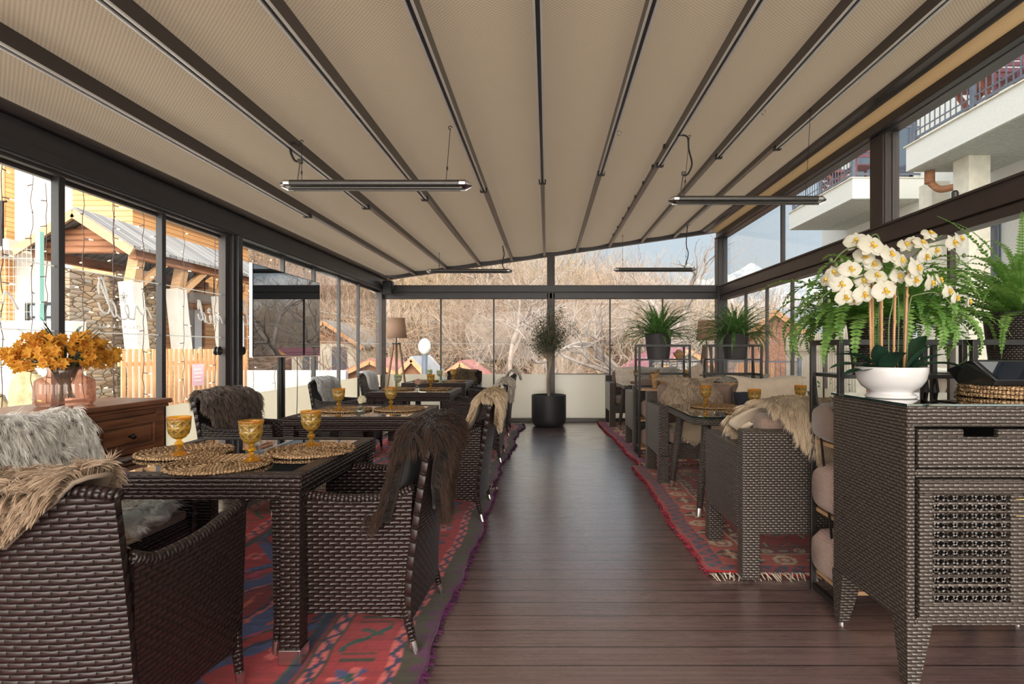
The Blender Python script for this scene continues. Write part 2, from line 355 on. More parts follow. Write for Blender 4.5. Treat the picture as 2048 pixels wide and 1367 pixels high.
# ---------------------------------------------------------------- mesh builder
class M:
    def __init__(s): s.V = []; s.F = []; s.U = []; s.n = 0; s.FI = []; s.C = []
    def add(s, v, f, uv=None, mi=0, col=None):
        v = np.asarray(v, float).reshape(-1, 3); b = s.n
        s.V.append(v); s.n += len(v)
        for i, q in enumerate(f):
            s.F.append([b + k for k in q]); s.U.append(uv[i] if uv is not None else None); s.FI.append(mi)
        if col is not None: s.C.append((b, np.broadcast_to(np.asarray(col, float), (len(v), 3))))
        return b
    def box(s, a, b, mi=0, rot=0.0, piv=None, taper=None):
        x0, y0, z0 = a; x1, y1, z1 = b
        v = np.array([(x0, y0, z0), (x1, y0, z0), (x1, y1, z0), (x0, y1, z0), (x0, y0, z1), (x1, y0, z1), (x1, y1, z1), (x0, y1, z1)], float)
        if taper:   # scale bottom about centre
            c = v[:4].mean(0); v[:4, :2] = c[:2] + (v[:4, :2] - c[:2]) * taper
        if rot:
            p = np.array(piv if piv is not None else v.mean(0)[:2])[:2]; c_, s_ = math.cos(rot), math.sin(rot)
            q = v[:, :2] - p; v[:, 0] = p[0] + q[:, 0] * c_ - q[:, 1] * s_; v[:, 1] = p[1] + q[:, 0] * s_ + q[:, 1] * c_
        s.add(v, [(3, 2, 1, 0), (4, 5, 6, 7), (0, 1, 5, 4), (1, 2, 6, 5), (2, 3, 7, 6), (3, 0, 4, 7)], mi=mi); return s
    def beam(s, p0, p1, w, h, mi=0, up=(0, 0, 1)):
        p0 = np.array(p0, float); p1 = np.array(p1, float); d = p1 - p0; d /= np.linalg.norm(d)
        u = np.array(up, float)
        if abs(d @ u) > 0.99: u = np.array((0, 1.0, 0))
        r = np.cross(d, u); r /= np.linalg.norm(r); u = np.cross(r, d)
        v = [p + r * a * w / 2 + u * b * h / 2 for p in (p0, p1) for a, b in ((-1, -1), (1, -1), (1, 1), (-1, 1))]
        L = np.linalg.norm(p1 - p0)
        uv = []
        for wd in (w, h, w, h): uv.append([(0, 0), (wd, 0), (wd, L), (0, L)])
        s.add(v, [(0, 1, 5, 4), (1, 2, 6, 5), (2, 3, 7, 6), (3, 0, 4, 7)], uv, mi)
        s.add(v, [(3, 2, 1, 0), (4, 5, 6, 7)], None, mi); return s
    def tube(s, pts, r, n=8, caps=True, mi=0, col=None, closed=False):
        pts = np.asarray(pts, float); k = len(pts)
        rr = np.full(k, r, float) if np.isscalar(r) else np.asarray(r, float)
        T = np.gradient(pts, axis=0)
        if closed: T = np.roll(pts, -1, 0) - np.roll(pts, 1, 0)
        T /= (np.linalg.norm(T, axis=1)[:, None] + 1e-12)
        ref = np.array((0, 0, 1.0)) if abs(T[0][2]) < 0.9 else np.array((1.0, 0, 0))
        rings = []; u = None
        for i in range(k):
            if u is None: u = ref - T[i] * (ref @ T[i])
            else: u = u - T[i] * (u @ T[i])
            u = u / (np.linalg.norm(u) + 1e-12); w = np.cross(T[i], u)
            a = np.arange(n) * 2 * math.pi / n
            rings.append(pts[i] + rr[i] * (np.cos(a)[:, None] * u + np.sin(a)[:, None] * w))
        L = np.concatenate([[0], np.cumsum(np.linalg.norm(np.diff(pts, axis=0), axis=1))])
        f = []; uv = []
        kk = k if closed else k - 1
        for i in range(kk):
            i2 = (i + 1) % k
            l2 = L[i + 1] if i + 1 < k else L[i] + 0.01
            for j in range(n):
                j2 = (j + 1) % n
                f.append((i * n + j, i * n + j2, i2 * n + j2, i2 * n + j))
                c0 = j / n * 2 * math.pi * rr[0]; c1 = (j + 1) / n * 2 * math.pi * rr[0]
                uv.append([(c0, L[i]), (c1, L[i]), (c1, l2), (c0, l2)])
        if caps and not closed:
            f.append(tuple(range(n))[::-1]); uv.append(None); f.append(tuple((k - 1) * n + j for j in range(n))); uv.append(None)
        s.add(np.concatenate(rings), f, uv, mi, col); return s
    def lathe(s, prof, c=(0, 0, 0), n=32, mi=0, flute=None, col=None):
        prof = np.asarray(prof, float); k = len(prof); a = np.arange(n) * 2 * math.pi / n
        V = []
        for i, (r, z) in enumerate(prof):
            q = np.full(n, r)
            if flute: q = r * (1 + flute[1] * flute[2](z) * np.abs(np.cos(a * flute[0] / 2)) - flute[1] * flute[2](z))
            V.append(np.stack([c[0] + q * np.cos(a), c[1] + q * np.sin(a), np.full(n, c[2] + z)], 1))
        L = np.concatenate([[0], np.cumsum(np.linalg.norm(np.diff(prof, axis=0), axis=1))]); R0 = prof[:, 0].max()
        f = []; uv = []
        for i in range(k - 1):
            for j in range(n):
                j2 = (j + 1) % n
                f.append((i * n + j, i * n + j2, (i + 1) * n + j2, (i + 1) * n + j))
                u0 = j / n * 2 * math.pi * R0; u1 = (j + 1) / n * 2 * math.pi * R0
                uv.append([(u0, L[i]), (u1, L[i]), (u1, L[i + 1]), (u0, L[i + 1])])
        if prof[0][0] > 1e-5: f.append(tuple(range(n))[::-1]); uv.append(None)
        if prof[-1][0] > 1e-5 and not (abs(prof[-1] - prof[0]).sum() < 1e-6): f.append(tuple((k - 1) * n + j for j in range(n))); uv.append(None)
        s.add(np.concatenate(V), f, uv, mi, col); return s
    def shell(s, P, th, mi=0, uv0=(0, 0), normals=None):
        """closed slab from a (nu,nv,3) grid, offset inwards by th along -normal"""
        P = np.asarray(P, float); nu, nv = P.shape[:2]
        if normals is None: normals = gridn(P)
        Q = P - normals * th
        du = np.concatenate([[0], np.cumsum(np.linalg.norm(np.diff(P[:, nv // 2], axis=0), axis=1))])
        dv = np.concatenate([[0], np.cumsum(np.linalg.norm(np.diff(P[nu // 2], axis=0), axis=1))])
        f = []; uv = []
        for (off, fl) in ((0, False), (nu * nv, True)):
            for i in range(nu - 1):
                for j in range(nv - 1):
                    q = [off + i * nv + j, off + (i + 1) * nv + j, off + (i + 1) * nv + j + 1, off + i * nv + j + 1]
                    w = [(du[i], P[i, j, 2] if uv0 == 'z' else dv[j]), (du[i + 1], P[i + 1, j, 2] if uv0 == 'z' else dv[j]),
                         (du[i + 1], P[i + 1, j + 1, 2] if uv0 == 'z' else dv[j + 1]), (du[i], P[i, j + 1, 2] if uv0 == 'z' else dv[j + 1])]
                    if fl: q = q[::-1]; w = w[::-1]
                    f.append(q); uv.append(w)
        o = nu * nv
        rim = [i * nv for i in range(nu)] + [(nu - 1) * nv + j for j in range(1, nv)] + [i * nv + nv - 1 for i in range(nu - 2, -1, -1)] + [j for j in range(nv - 2, 0, -1)]
        for a, b in zip(rim, rim[1:] + rim[:1]): f.append([a, a + o, b + o, b]); uv.append([(0, 0), (th, 0), (th, .02), (0, .02)])
        s.add(np.concatenate([P.reshape(-1, 3), Q.reshape(-1, 3)]), f, uv, mi); return s
    def build(s, name, mats, parent=None, loc=(0, 0, 0), rz=0.0, smooth=False, bevel=0.0, seg=2, autosm=None):
        V = np.concatenate(s.V) if s.V else np.zeros((0, 3))
        me = bpy.data.meshes.new(name)
        nl = sum(len(f) for f in s.F)
        me.vertices.add(len(V)); me.vertices.foreach_set('co', V.ravel().astype(np.float32))
        me.loops.add(nl); me.polygons.add(len(s.F))
        st = np.cumsum([0] + [len(f) for f in s.F])[:-1]
        me.polygons.foreach_set('loop_start', st.astype(np.int32))
        me.loops.foreach_set('vertex_index', np.fromiter((k for f in s.F for k in f), np.int32, nl))
        me.polygons.foreach_set('material_index', np.array(s.FI, np.int32))
        uvl = me.uv_layers.new(name='UVMap')
        U = np.zeros((nl, 2), np.float32); li = 0
        for f, u in zip(s.F, s.U):
            k = len(f)
            if u is not None: U[li:li + k] = u
            else:
                p = V[f]; n = np.cross(p[1] - p[0], p[2] - p[1]); n = n / (np.linalg.norm(n) + 1e-12)
                if abs(n[2]) > 0.7: U[li:li + k] = p[:, :2]
                else:
                    h = np.array((-n[1], n[0])); h /= (np.linalg.norm(h) + 1e-9)
                    U[li:li + k, 0] = p[:, :2] @ h; U[li:li + k, 1] = p[:, 2]
            li += k
        uvl.data.foreach_set('uv', U.ravel())
        if s.C:
            ca = me.color_attributes.new('Col', 'FLOAT_COLOR', 'POINT'); A = np.ones((len(V), 4), np.float32)
            for b, c in s.C: A[b:b + len(c), :3] = c
            ca.data.foreach_set('color', A.ravel())
        me.update(calc_edges=True); me.validate()
        me.polygons.foreach_set('use_smooth', np.full(len(me.polygons), bool(smooth)))
        if autosm:
            me.polygons.foreach_set('use_smooth', np.ones(len(me.polygons), bool)); me.set_sharp_from_angle(angle=R(autosm))
        for m_ in (mats if isinstance(mats, (list, tuple)) else [mats]): me.materials.append(MATS[m_])
        o = bpy.data.objects.new(name, me); SC.collection.objects.link(o)
        o.location = loc; o.rotation_euler = (0, 0, rz)
        if parent is not None: o.parent = parent
        if bevel:
            b = o.modifiers.new('bevel', 'BEVEL'); b.width = bevel; b.segments = seg; b.limit_method = 'ANGLE'; b.angle_limit = R(40)
        return o
def gridn(P):
    a = np.gradient(P, axis=0); b = np.gradient(P, axis=1); n = np.cross(a, b); return n / (np.linalg.norm(n, axis=2)[..., None] + 1e-12)

def tag(o, label=None, cat=None, group=None, kind=None):
    if label: o['label'] = label
    if cat: o['category'] = cat
    if group: o['group'] = group
    if kind: o['kind'] = kind
    return o
def thing(name, label, cat, loc=(0, 0, 0), rz=0.0, group=None):
    o = bpy.data.objects.new(name, None); SC.collection.objects.link(o); o.empty_display_size = 0.1
    o.location = loc; o.rotation_euler = (0, 0, rz); return tag(o, label, cat, group)
def struct(name, m, mats, label=None, **kw):
    o = m.build(name, mats, **kw); o['kind'] = 'structure'; o['label'] = label or name.replace('_', ' '); return o
def dup(root, loc=None, rz=None, label=None, group=None, scale=None):
    kids = [c for c in SC.collection.objects if c.parent == root]
    r = root.copy(); SC.collection.objects.link(r)
    if loc is not None: r.location = loc
    if rz is not None: r.rotation_euler = (0, 0, rz)
    if scale is not None: r.scale = scale if hasattr(scale, '__len__') else (scale,) * 3
    if label: r['label'] = label
    if group: r['group'] = group
    for c in kids:
        gk = [g for g in SC.collection.objects if g.parent == c]
        d = c.copy(); SC.collection.objects.link(d); d.parent = r
        for g in gk: h = g.copy(); SC.collection.objects.link(h); h.parent = d
    return r
def catmull(pts, n=8):
    pts = [np.array(p, float) for p in pts]; P = [2 * pts[0] - pts[1]] + pts + [2 * pts[-1] - pts[-2]]; out = []
    for i in range(1, len(P) - 2):
        for k in range(n):
            t_ = k / n; a, b, c, d = P[i - 1:i + 3]
            out.append(0.5 * ((2 * b) + (-a + c) * t_ + (2 * a - 5 * b + 4 * c - d) * t_ ** 2 + (-a + 3 * b - 3 * c + d) * t_ ** 3))
    out.append(pts[-1]); return np.array(out)
def text_mesh(txt, size, mat, parent, mtx, name='lettering'):
    cu = bpy.data.curves.new(name, 'FONT'); cu.body = txt; cu.size = size; cu.extrude = 0.0008; cu.space_character = 1.6; cu.align_x = 'CENTER'
    o = bpy.data.objects.new(name, cu); SC.collection.objects.link(o)
    dg = bpy.context.evaluated_depsgraph_get(); me = bpy.data.meshes.new_from_object(o.evaluated_get(dg))
    bpy.data.objects.remove(o); me.transform(mtx); me.materials.clear(); me.materials.append(MATS[mat])
    q = bpy.data.objects.new(name, me); SC.collection.objects.link(q)
    if parent: q.parent = parent
    return q
# ================================================================= THE ROOM
XL, XR, YB, YF = -2.85, 3.02, 9.80, -1.6
def roofz(x): return 2.93 + 0.144 * x
m = M(); m.box((XL - 0.12, YF, -0.06), (XR + 0.12, YB + 0.15, 0.0)); struct('floor', m, 'deck_boards', 'dark brown ribbed composite deck boards')
# outside paving and the slope behind
def ground(x, y):
    g = -0.25
    g += -3.0 * min(1, max(0, (y - 11.5) / 3.5))
    k = max(0, y - 21) / 40.0
    ridge = 9.5 - 0.25 * x
    if x > 5: ridge -= (x - 5) * 0.25
    ridge = min(max(ridge, 1.2), 22)
    g += max(0, ridge) * min(1.0, k) ** 0.75
    g += 1.1 * (mnoise.noise(Vector((x * 0.13, y * 0.13, 0)))) * min(1, max(0, y - 14) / 8)
    return g
xs = np.linspace(-95, 95, 150); ys = np.concatenate([np.linspace(-14, 11, 6), np.linspace(11.5, 62, 90)])
P = np.array([[(x, y, ground(x, y)) for y in ys] for x in xs])
m = M(); nu, nv = P.shape[:2]
idx = lambda i, j: i * nv + j
fo = [(idx(i, j), idx(i + 1, j), idx(i + 1, j + 1), idx(i, j + 1)) for i in range(nu - 1) for j in range(nv - 1)]
flat = [k for k, f in enumerate(fo) if P.reshape(-1, 3)[f[2]][1] < 15.5]; fs = set(flat)
m.add(P.reshape(-1, 3), fo); m.FI = [0 if k in fs else 1 for k in range(len(fo))]
struct('ground', m, ['concrete_light', 'hill_ground'], 'pale paving round the terrace and the brown brushy hillside behind it', smooth=True)
xs = np.linspace(-260, 620, 180)
m = M(); V = []
for x in xs:
    h = 1.24 + 36 + 22 * max(0, mnoise.fractal(Vector((x * 0.012 + 3.1, 0.3, 0)), 0.9, 2.1, 6) + 0.25) + 24 * math.exp(-((x - 132) / 50) ** 2) + 14 * math.exp(-((x - 230) / 50) ** 2)
    for k in range(14): 
        q = k / 13; V.append((x, 520 - 90 * (1 - q) + 14 * mnoise.noise(Vector((x * .03, q * 5, 2))), -20 + (h + 20) * q + 6 * mnoise.noise(Vector((x * .05, q * 6, 7))) * (1 if k > 0 else 0)))
m.add(V, [(i * 14 + j, (i + 1) * 14 + j, (i + 1) * 14 + j + 1, i * 14 + j + 1) for i in range(len(xs) - 1) for j in range(13)])
struct('mountain_range', m, 'mountain', 'far snow-covered mountain range beyond the back glass', smooth=True)
m = M(); m.box((-600, 62, -12), (800, 430, -6)); struct('valley_floor', m, 'hill_ground', 'valley floor in front of the mountains')

# roof fabric: nine long bays that sag a little between the rails
RX = [-2.29 + 0.5615 * k for k in range(10)]
ed = [-2.80] + RX
m = M()
for i in range(len(ed) - 1):
    x0, x1 = ed[i], ed[i + 1]; nu, nv = 9, 40
    P = np.zeros((nu, nv, 3))
    for a in range(nu):
        q = a / (nu - 1); x = x0 + (x1 - x0) * q
        for b in range(nv):
            y = YF + (YB + 0.02 - YF) * b / (nv - 1)
            z = roofz(x) + 0.012 - 0.020 * math.sin(math.pi * q) * (1 + 0.3 * math.sin(y * 0.9 + i)) - (0.012 * math.exp(-((y - 9.1) / .12) ** 2) if i > 1 else 0)
            P[a, b] = (x, y, z)
    f = [(a * nv + b, a * nv + b + 1, (a + 1) * nv + b + 1, (a + 1) * nv + b) for a in range(nu - 1) for b in range(nv - 1)]
    Pf = P.reshape(-1, 3); uv = [[(Pf[k][0], Pf[k][1]) for k in q] for q in f]
    m.add(Pf, f, uv)
struct('ceiling', m, 'roof_fabric', 'beige woven retractable awning fabric stretched between the rails', smooth=True)
for i, x in enumerate(RX[:9]):
    t_ = thing('awning_rail', ['outermost left', 'second from left', 'third from left', 'fourth from left', 'middle', 'fifth from right', 'fourth from right', 'third from right', 'second from right'][i] + ' dark awning rail with silver edge under the beige roof fabric', 'rail', (x, 0, roofz(x)), 0, 'awning rails')
    m = M(); m.box((-0.020, YF, -0.078), (0.020, 5.42, 0.004)); m.build('beam', 'rail_brown', t_, bevel=0.003)
    m = M(); m.box((-0.020, 5.42, -0.050), (0.020, YB, 0.004)); m.build('beam', 'rail_brown', t_, bevel=0.003)
    m = M(); m.box((-0.022, YF, -0.088), (-0.011, 5.40, -0.0785)); m.box((0.011, YF, -0.088), (0.022, 5.40, -0.0785)); m.build('silver_edge', 'rail_edge', t_)
    m = M(); m.box((-0.020, 5.44, -0.058), (0.020, YB, -0.0505)); m.build('lit_underside_strip', 'rail_beige', t_)  # paler strip paints in the light on the rail's underside
    m = M(); m.box((-0.034, 5.385, -0.094), (0.034, 5.43, -0.055)); m.build('joint_clip', 'black_metal', t_, bevel=0.002)
    if i == 6:
        for k in range(8):
            m = M(); m.box((-0.046, 5.0 + k * 0.55, -0.05), (-0.032, 5.05 + k * 0.55, -0.02)); m.build('clip', 'black_plastic', t_)
    if i in (5, 7):
        m = M(); a = np.linspace(0, 5.2, 12); m.tube([(0.045 + 0.018 * math.cos(q), 4.4, -0.075 + 0.018 * math.sin(q)) for q in a], 0.003, 6); m.build('hook', 'steel', t_)

# eaves gutter on the left
m = M()
m.box((XL - 0.12, YF, 2.262), (-2.775, YB + .1, 2.455)); m.box((-2.83, YF, 2.455), (-2.74, YB + .1, 2.50)); m.box((-2.775, YF, 2.275), (-2.765, YB, 2.34))
struct('trim_1', m, 'frame_dark', 'dark grey gutter beam over the left glass', bevel=0.006)
m = M(); m.tube([(-2.735, YF, 2.478), (-2.735, YB, 2.478)], 0.028, 12); struct('trim_2', m, 'rail_brown', 'round dark fabric edge rod along the left gutter', smooth=True)
# right awning edge, blind and beam
m = M(); m.box((2.66, YF, 3.275), (2.735, YB, 3.345)); m.tube([(2.755, YF, 3.285), (2.755, YB, 3.285)], 0.026, 10)
struct('trim_3', m, 'rail_brown', 'brown side rail at the right edge of the awning', bevel=0.004)
t_ = thing('roller_blind', 'rolled beige fabric blind running along the top of the right glass', 'blind', (2.855, 0, 3.285))
m = M(); m.tube([(0, YF, 0), (0, YB - 0.22, 0)], 0.062, 24); m.build('fabric_roll', 'blind_fabric', t_, smooth=True)
m = M(); m.tube([(0, YB - 0.22, 0), (0, YB - 0.205, 0)], 0.055, 24); m.build('end_cap', 'black_plastic', t_)
m = M(); m.box((2.93, YF, 3.175), (XR + .1, YB, 3.30)); m.box((2.90, YF, 3.16), (2.94, YB, 3.185)); m.box((2.955, YF, 3.148), (2.985, YB, 3.16))
struct('trim_4', m, 'frame_dark', 'dark top beam over the right glass', bevel=0.004)
m = M(); m.box((XL, YB - .01, 0), (XL + .01, YB, .01))
v = [(XL - .1, YB, roofz(XL - .1) - .065), (2.98, YB, roofz(2.98) - .065), (2.98, YB, roofz(2.98) + .02), (XL - .1, YB, roofz(XL - .1) + .02)]
m = M(); m.add([(a, b + d, c) for d in (0, 0.1) for a, b, c in v], [(0, 1, 2, 3), (7, 6, 5, 4), (0, 4, 5, 1), (1, 5, 6, 2), (2, 6, 7, 3), (3, 7, 4, 0)])
struct('trim_5', m, 'frame_dark', 'sloping dark edge of the awning along the back')
# transoms
m = M(); m.box((XL, YB - .02, 2.13), (XR, YB + .09, 2.235)); m.box((XL, YB - .045, 2.245), (XR, YB + .09, 2.365)); m.box((XL, YB, 2.23), (XR, YB + .08, 2.25))
struct('trim_6', m, 'frame_dark', 'dark transom beam across the back glass', bevel=0.005)
m = M(); m.box((2.98, YF, 2.105), (XR + .09, YB, 2.175)); m.box((2.955, YF, 2.185), (XR + .09, YB, 2.335)); m.box((3.0, YF, 2.17), (XR + .08, YB, 2.19)); m.box((2.93, YF, 2.325), (2.975, YB, 2.345))
struct('trim_7', m, 'frame_brown', 'brown transom beam along the right glass', bevel=0.005)
# sills
m = M(); m.box((XL, YB - .03, 0), (XR, YB + .08, 0.062)); struct('baseboard_back', m, 'frame_brown', 'dark sill under the back glass', bevel=.004)
m = M(); m.box((XL - .08, YF, 0), (XL + .03, YB, 0.062)); struct('baseboard_left', m, 'frame_dark', 'dark sill under the left glass', bevel=.004)
m = M(); m.box((XR - .03, YF, 0), (XR + .08, YB, 0.062)); struct('baseboard_right', m, 'frame_brown', 'dark sill under the right glass', bevel=.004)
# posts
def post(n, x0, y0, x1, y1, z1, mat, label, grooves=()):
    m = M(); m.box((x0, y0, 0), (x1, y1, z1))
    for a in grooves:
        if a[0] == 'y': m.box((x0 - .012, a[1], .06), (x0 + .01, a[1] + a[2], z1 - .02))
        else: m.box((a[1], y0 - .012, .06), (a[1] + a[2], y0 + .01, z1 - .02))
    struct('trim_%d' % n, m, mat, label, bevel=0.004)
post(8, 0.0, YB - .02, 0.135, YB + .12, roofz(0) - .05, 'frame_brown', 'dark post in the middle of the back glass', [('x', .02, .03), ('x', .085, .03)])
post(9, 2.93, YB - .10, 3.10, YB + .08, 3.18, 'frame_dark', 'dark corner post at the back right', [('x', 2.94, .04), ('x', 3.02, .04)])
post(10, XL - .08, YB - .14, XL + .03, YB + .10, 2.27, 'frame_brown', 'dark corner post at the back left', [('x', XL, .03)])
post(11, 2.97, 5.00, 3.12, 5.20, 3.18, 'frame_brown', 'brown post standing in the right glass behind the orchid', [('x', 2.985, .03), ('x', 3.05, .03)])
post(12, 2.97, 0.80, 3.12, 1.00, 3.18, 'frame_brown', 'brown post in the right glass beside the camera')
m = M(); m.box((XL - .06, 5.02, 0), (-2.785, 5.17, 2.27)); m.box((-2.80, 5.06, 0), (-2.76, 5.13, 2.27)); struct('trim_13', m, 'frame_dark', 'wide grey door post in the middle of the left glass', bevel=.005)
post(14, XL - .06, 0.2, XL + .06, 0.35, 2.27, 'frame_dark', 'grey post in the left glass beside the camera')

def add_pane(parent, a, b, z0, z1, frost=True):
    """one glass sheet between plan points a and b"""
    a = Vector((*a, 0)); b = Vector((*b, 0)); d = (b - a).normalized(); n = Vector((-d.y, d.x, 0)) * 0.004
    def slab(za, zb, nm, mt):
        v = [(p + s * n + Vector((0, 0, z)))[:] for s in (-1, 1) for p, z in ((a, za), (b, za), (b, zb), (a, zb))]
        m = M(); m.add(v, [(0, 1, 2, 3), (7, 6, 5, 4), (0, 4, 5, 1), (1, 5, 6, 2), (2, 6, 7, 3), (3, 7, 4, 0)]); return m.build(nm, mt, parent)
    if frost:
        slab(z0, 0.825, 'frosted_panel', 'frosted'); slab(0.825, z1, 'glass_pane', 'window_glass')
    else: slab(z0, z1, 'glass_pane', 'window_glass')
def lines(parent, a, b):
    m = M()
    for z in (1.352, 1.728): m.beam((*a, z), (*b, z), 0.003, 0.007)
    m.build('printed_lines', 'print_white', parent)
def window(n, label): 
    o = bpy.data.objects.new('window_%d' % n, None); SC.collection.objects.link(o); o['kind'] = 'structure'; o['label'] = label; return o
# left glass
wl1 = window(1, 'sliding glass panels beside the sideboard'); ysl = [0.35, 1.45, 2.42, 3.30, 4.18, 5.02]
for i in range(5): add_pane(wl1, (XL - .02 * (i % 2), ysl[i]), (XL - .02 * (i % 2), ysl[i + 1]), .06, 2.27)
for i, y in enumerate(ysl[1:-1]):
    m = M(); m.box((XL - .03, y - .022, .06), (XL + .018, y + .022, 2.27)); m.build('mullion', 'frame_dark', wl1, bevel=.003)
m = M(); m.box((XL - .03, 4.955, .06), (XL + .03, 5.03, 2.27)); m.box((XL - .05, .35, 2.225), (XL - .02, 5.0, 2.265)); m.box((XL + .0, .35, 2.245), (XL + .04, 5.0, 2.265)); m.build('frame', 'frame_brown', wl1)
lines(wl1, (XL - .008, .4), (XL - .008, 5.0))
wl2 = window(2, 'sliding glass panels behind the television'); ysl = [5.17, 6.11, 6.92, 7.75, 8.55, 9.66]
for i in range(5): add_pane(wl2, (XL - .02 * (i % 2), ysl[i]), (XL - .02 * (i % 2), ysl[i + 1]), .06, 2.27)
for y in ysl[1:-1]:
    m = M(); m.box((XL - .03, y - .014, .06), (XL + .012, y + .014, 2.27)); m.build('mullion', 'frame_dark', wl2)
m = M(); m.box((XL - .03, 5.16, .06), (XL + .03, 5.20, 2.27)); m.box((XL - .05, 5.2, 2.225), (XL - .02, 9.7, 2.265)); m.build('frame', 'frame_dark', wl2)
lines(wl2, (XL - .008, 5.2), (XL - .008, 9.6))
for y, w_ in ((4.89, wl1), (5.27, wl2)):
    m = M()
    for k in (0, 1): m.lathe([(0.018, 0), (0.036, 0.002), (0.040, 0.012), (0.034, 0.018), (0.022, 0.016), (0.018, 0.006)], n=28)
    V = m.V; m.V = [v[:, [2, 0, 1]] * np.array((s_, 1, 1)) + np.array((XL + .006 * s_, y, 1.235)) for v, s_ in zip(V, (1, -1))]
    m.build('door_knob', 'dark_steel', w_, smooth=True)
# far left front panes beside camera
wl0 = window(3, 'glass beside the camera on the left'); add_pane(wl0, (XL, YF), (XL, .2), .06, 2.27)
# back glass
wb1 = window(4, 'back glass left of the middle post'); xb = [XL + .03, -1.845, -0.925, 0.0]
for i in range(3): add_pane(wb1, (xb[i], YB + .03), (xb[i + 1], YB + .03), .06, 2.14)
for x in xb[1:-1]:
    m = M(); m.box((x - .012, YB + .015, .06), (x + .012, YB + .045, 2.14)); m.build('mullion', 'black_metal', wb1)
lines(wb1, (XL + .05, YB + .02), (0, YB + .02))
wb2 = window(5, 'back glass right of the middle post'); xb = [.135, 1.095, 2.01, 2.93]
for i in range(3): add_pane(wb2, (xb[i], YB + .03), (xb[i + 1], YB + .03), .06, 2.14)
for x in xb[1:-1]:
    m = M(); m.box((x - .012, YB + .015, .06), (x + .012, YB + .045, 2.14)); m.build('mullion', 'black_metal', wb2)
m = M(); m.box((.135, YB + .012, .822), (1.095, YB + .04, .834)); m.build('rail', 'frame_brown', wb2)
lines(wb2, (.135, YB + .02), (2.93, YB + .02))
wb3 = window(6, 'upper back glass under the sloping awning')
m = M(); v = [(XL, 2.36), (3.0, 2.36), (3.0, roofz(3.0) - .06), (XL, roofz(XL) - .06)]
m.add([(a, YB + d, c) for d in (.03, .038) for a, c in v], [(0, 1, 2, 3), (7, 6, 5, 4), (0, 4, 5, 1), (1, 5, 6, 2), (2, 6, 7, 3), (3, 7, 4, 0)]); m.build('glass_pane', 'window_glass', wb3)
# right glass
wr = window(7, 'lower glass panels along the right side'); yr = [YF, -.4, .9, 2.0, 3.10, 4.23, 5.10, 6.15, 6.97, 7.77, 8.60, YB - .1]
for i in range(len(yr) - 1): add_pane(wr, (XR + .02 * (i % 2), yr[i]), (XR + .02 * (i % 2), yr[i + 1]), .06, 2.11)
for i, y in enumerate(yr[1:-1]):
    w_ = .030 if y < 5 else .016
    m = M(); m.box((XR - .015, y - w_ / 2, .06), (XR + .03, y + w_ / 2, 2.11)); m.build('mullion', 'frame_brown', wr)
lines(wr, (XR + .008, 0), (XR + .008, YB - .1))
wr2 = window(8, 'upper glass panels along the right side')
for a, b in ((YF, .8), (1.0, 5.0), (5.2, 7.27), (7.27, YB - .1)): add_pane(wr2, (XR + .02, a), (XR + .02, b), 2.33, 3.18, False)
m = M(); m.box((XR - .01, 7.25, 2.33), (XR + .04, 7.29, 3.18)); m.build('mullion', 'frame_dark', wr2)

# hand-lettered logo printed on the outside of the panes (seen mirrored from in here)
def logo(parent, plane, pos, s, nm='logo_print', parts=('word', 'sub')):
    """2-D strokes: u runs to the viewer's right as seen from inside"""
    S = []
    if 'word' in parts:
        S += [[(-.40, .20), (-.42, .34), (-.36, .46), (-.30, .36), (-.22, .12), (-.20, -.02), (-.26, -.08), (-.36, -.04), (-.42, .08)],
              [(-.42, .46), (-.30, .22), (-.18, .0), (-.10, -.12), (-.06, -.08), (-.10, .06), (-.17, .13), (-.20, .08), (-.14, -.04)],
              [(-.07, -.05), (.02, -.14), (.14, -.14), (.20, -.05), (.16, .08), (.11, .02), (.20, -.12), (.32, -.14)],
              [(.32, -.14), (.34, .02), (.37, .08), (.46, -.02), (.54, -.05), (.56, .07), (.62, .06), (.74, -.12)]]
        for a in range(5):
            an = 0.5 + a * 1.15; c = (.09, .20); S.append([c, (c[0] + .05 * math.cos(an - .35), c[1] + .05 * math.sin(an - .35)), (c[0] + .085 * math.cos(an), c[1] + .085 * math.sin(an)), (c[0] + .05 * math.cos(an + .35), c[1] + .05 * math.sin(an + .35)), c])
    m = M()
    for st in S:
        c = catmull([(p[0] * s, p[1] * s, 0) for p in st], 5)
        c = np.array([plane(pos[0] + q[0], pos[1] + q[1]) for q in c]); m.tube(c, 0.0055 if len(st) > 5 else .003, 6)
    if S: m.build(nm, 'print_white', parent, smooth=True)
# left plane: viewer's right is +Y ; back plane: +X ; right plane: viewer's right is -Y
PL = lambda u, v: (XL + .012, u, v); PB = lambda u, v: (u, YB + .022, v); PR = lambda u, v: (XR - .008, -u, v)
def sub(parent, side, pos, size, txt='ITALIAN & BAR'):
    if side == 'L': mt = Matrix.Translation((XL + .012, pos[0], pos[1])) @ Matrix(((0, 0, 1, 0), (-1, 0, 0, 0), (0, 1, 0, 0), (0, 0, 0, 1)))
    elif side == 'B': mt = Matrix.Translation((pos[0], YB + .022, pos[1])) @ Matrix(((-1, 0, 0, 0), (0, 0, -1, 0), (0, 1, 0, 0), (0, 0, 0, 1)))
    else: mt = Matrix.Translation((XR - .008, pos[0], pos[1])) @ Matrix(((0, 0, 1, 0), (1, 0, 0, 0), (0, 1, 0, 0), (0, 0, 0, 1)))
    text_mesh(txt, size, 'print_white', parent, mt)
logo(wl1, PL, (3.75, 1.51), .42); sub(wl1, 'L', (3.76, 1.385), .036)
logo(wl1, PL, (2.72, 1.51), .42); sub(wl1, 'L', (2.78, 1.385), .036)
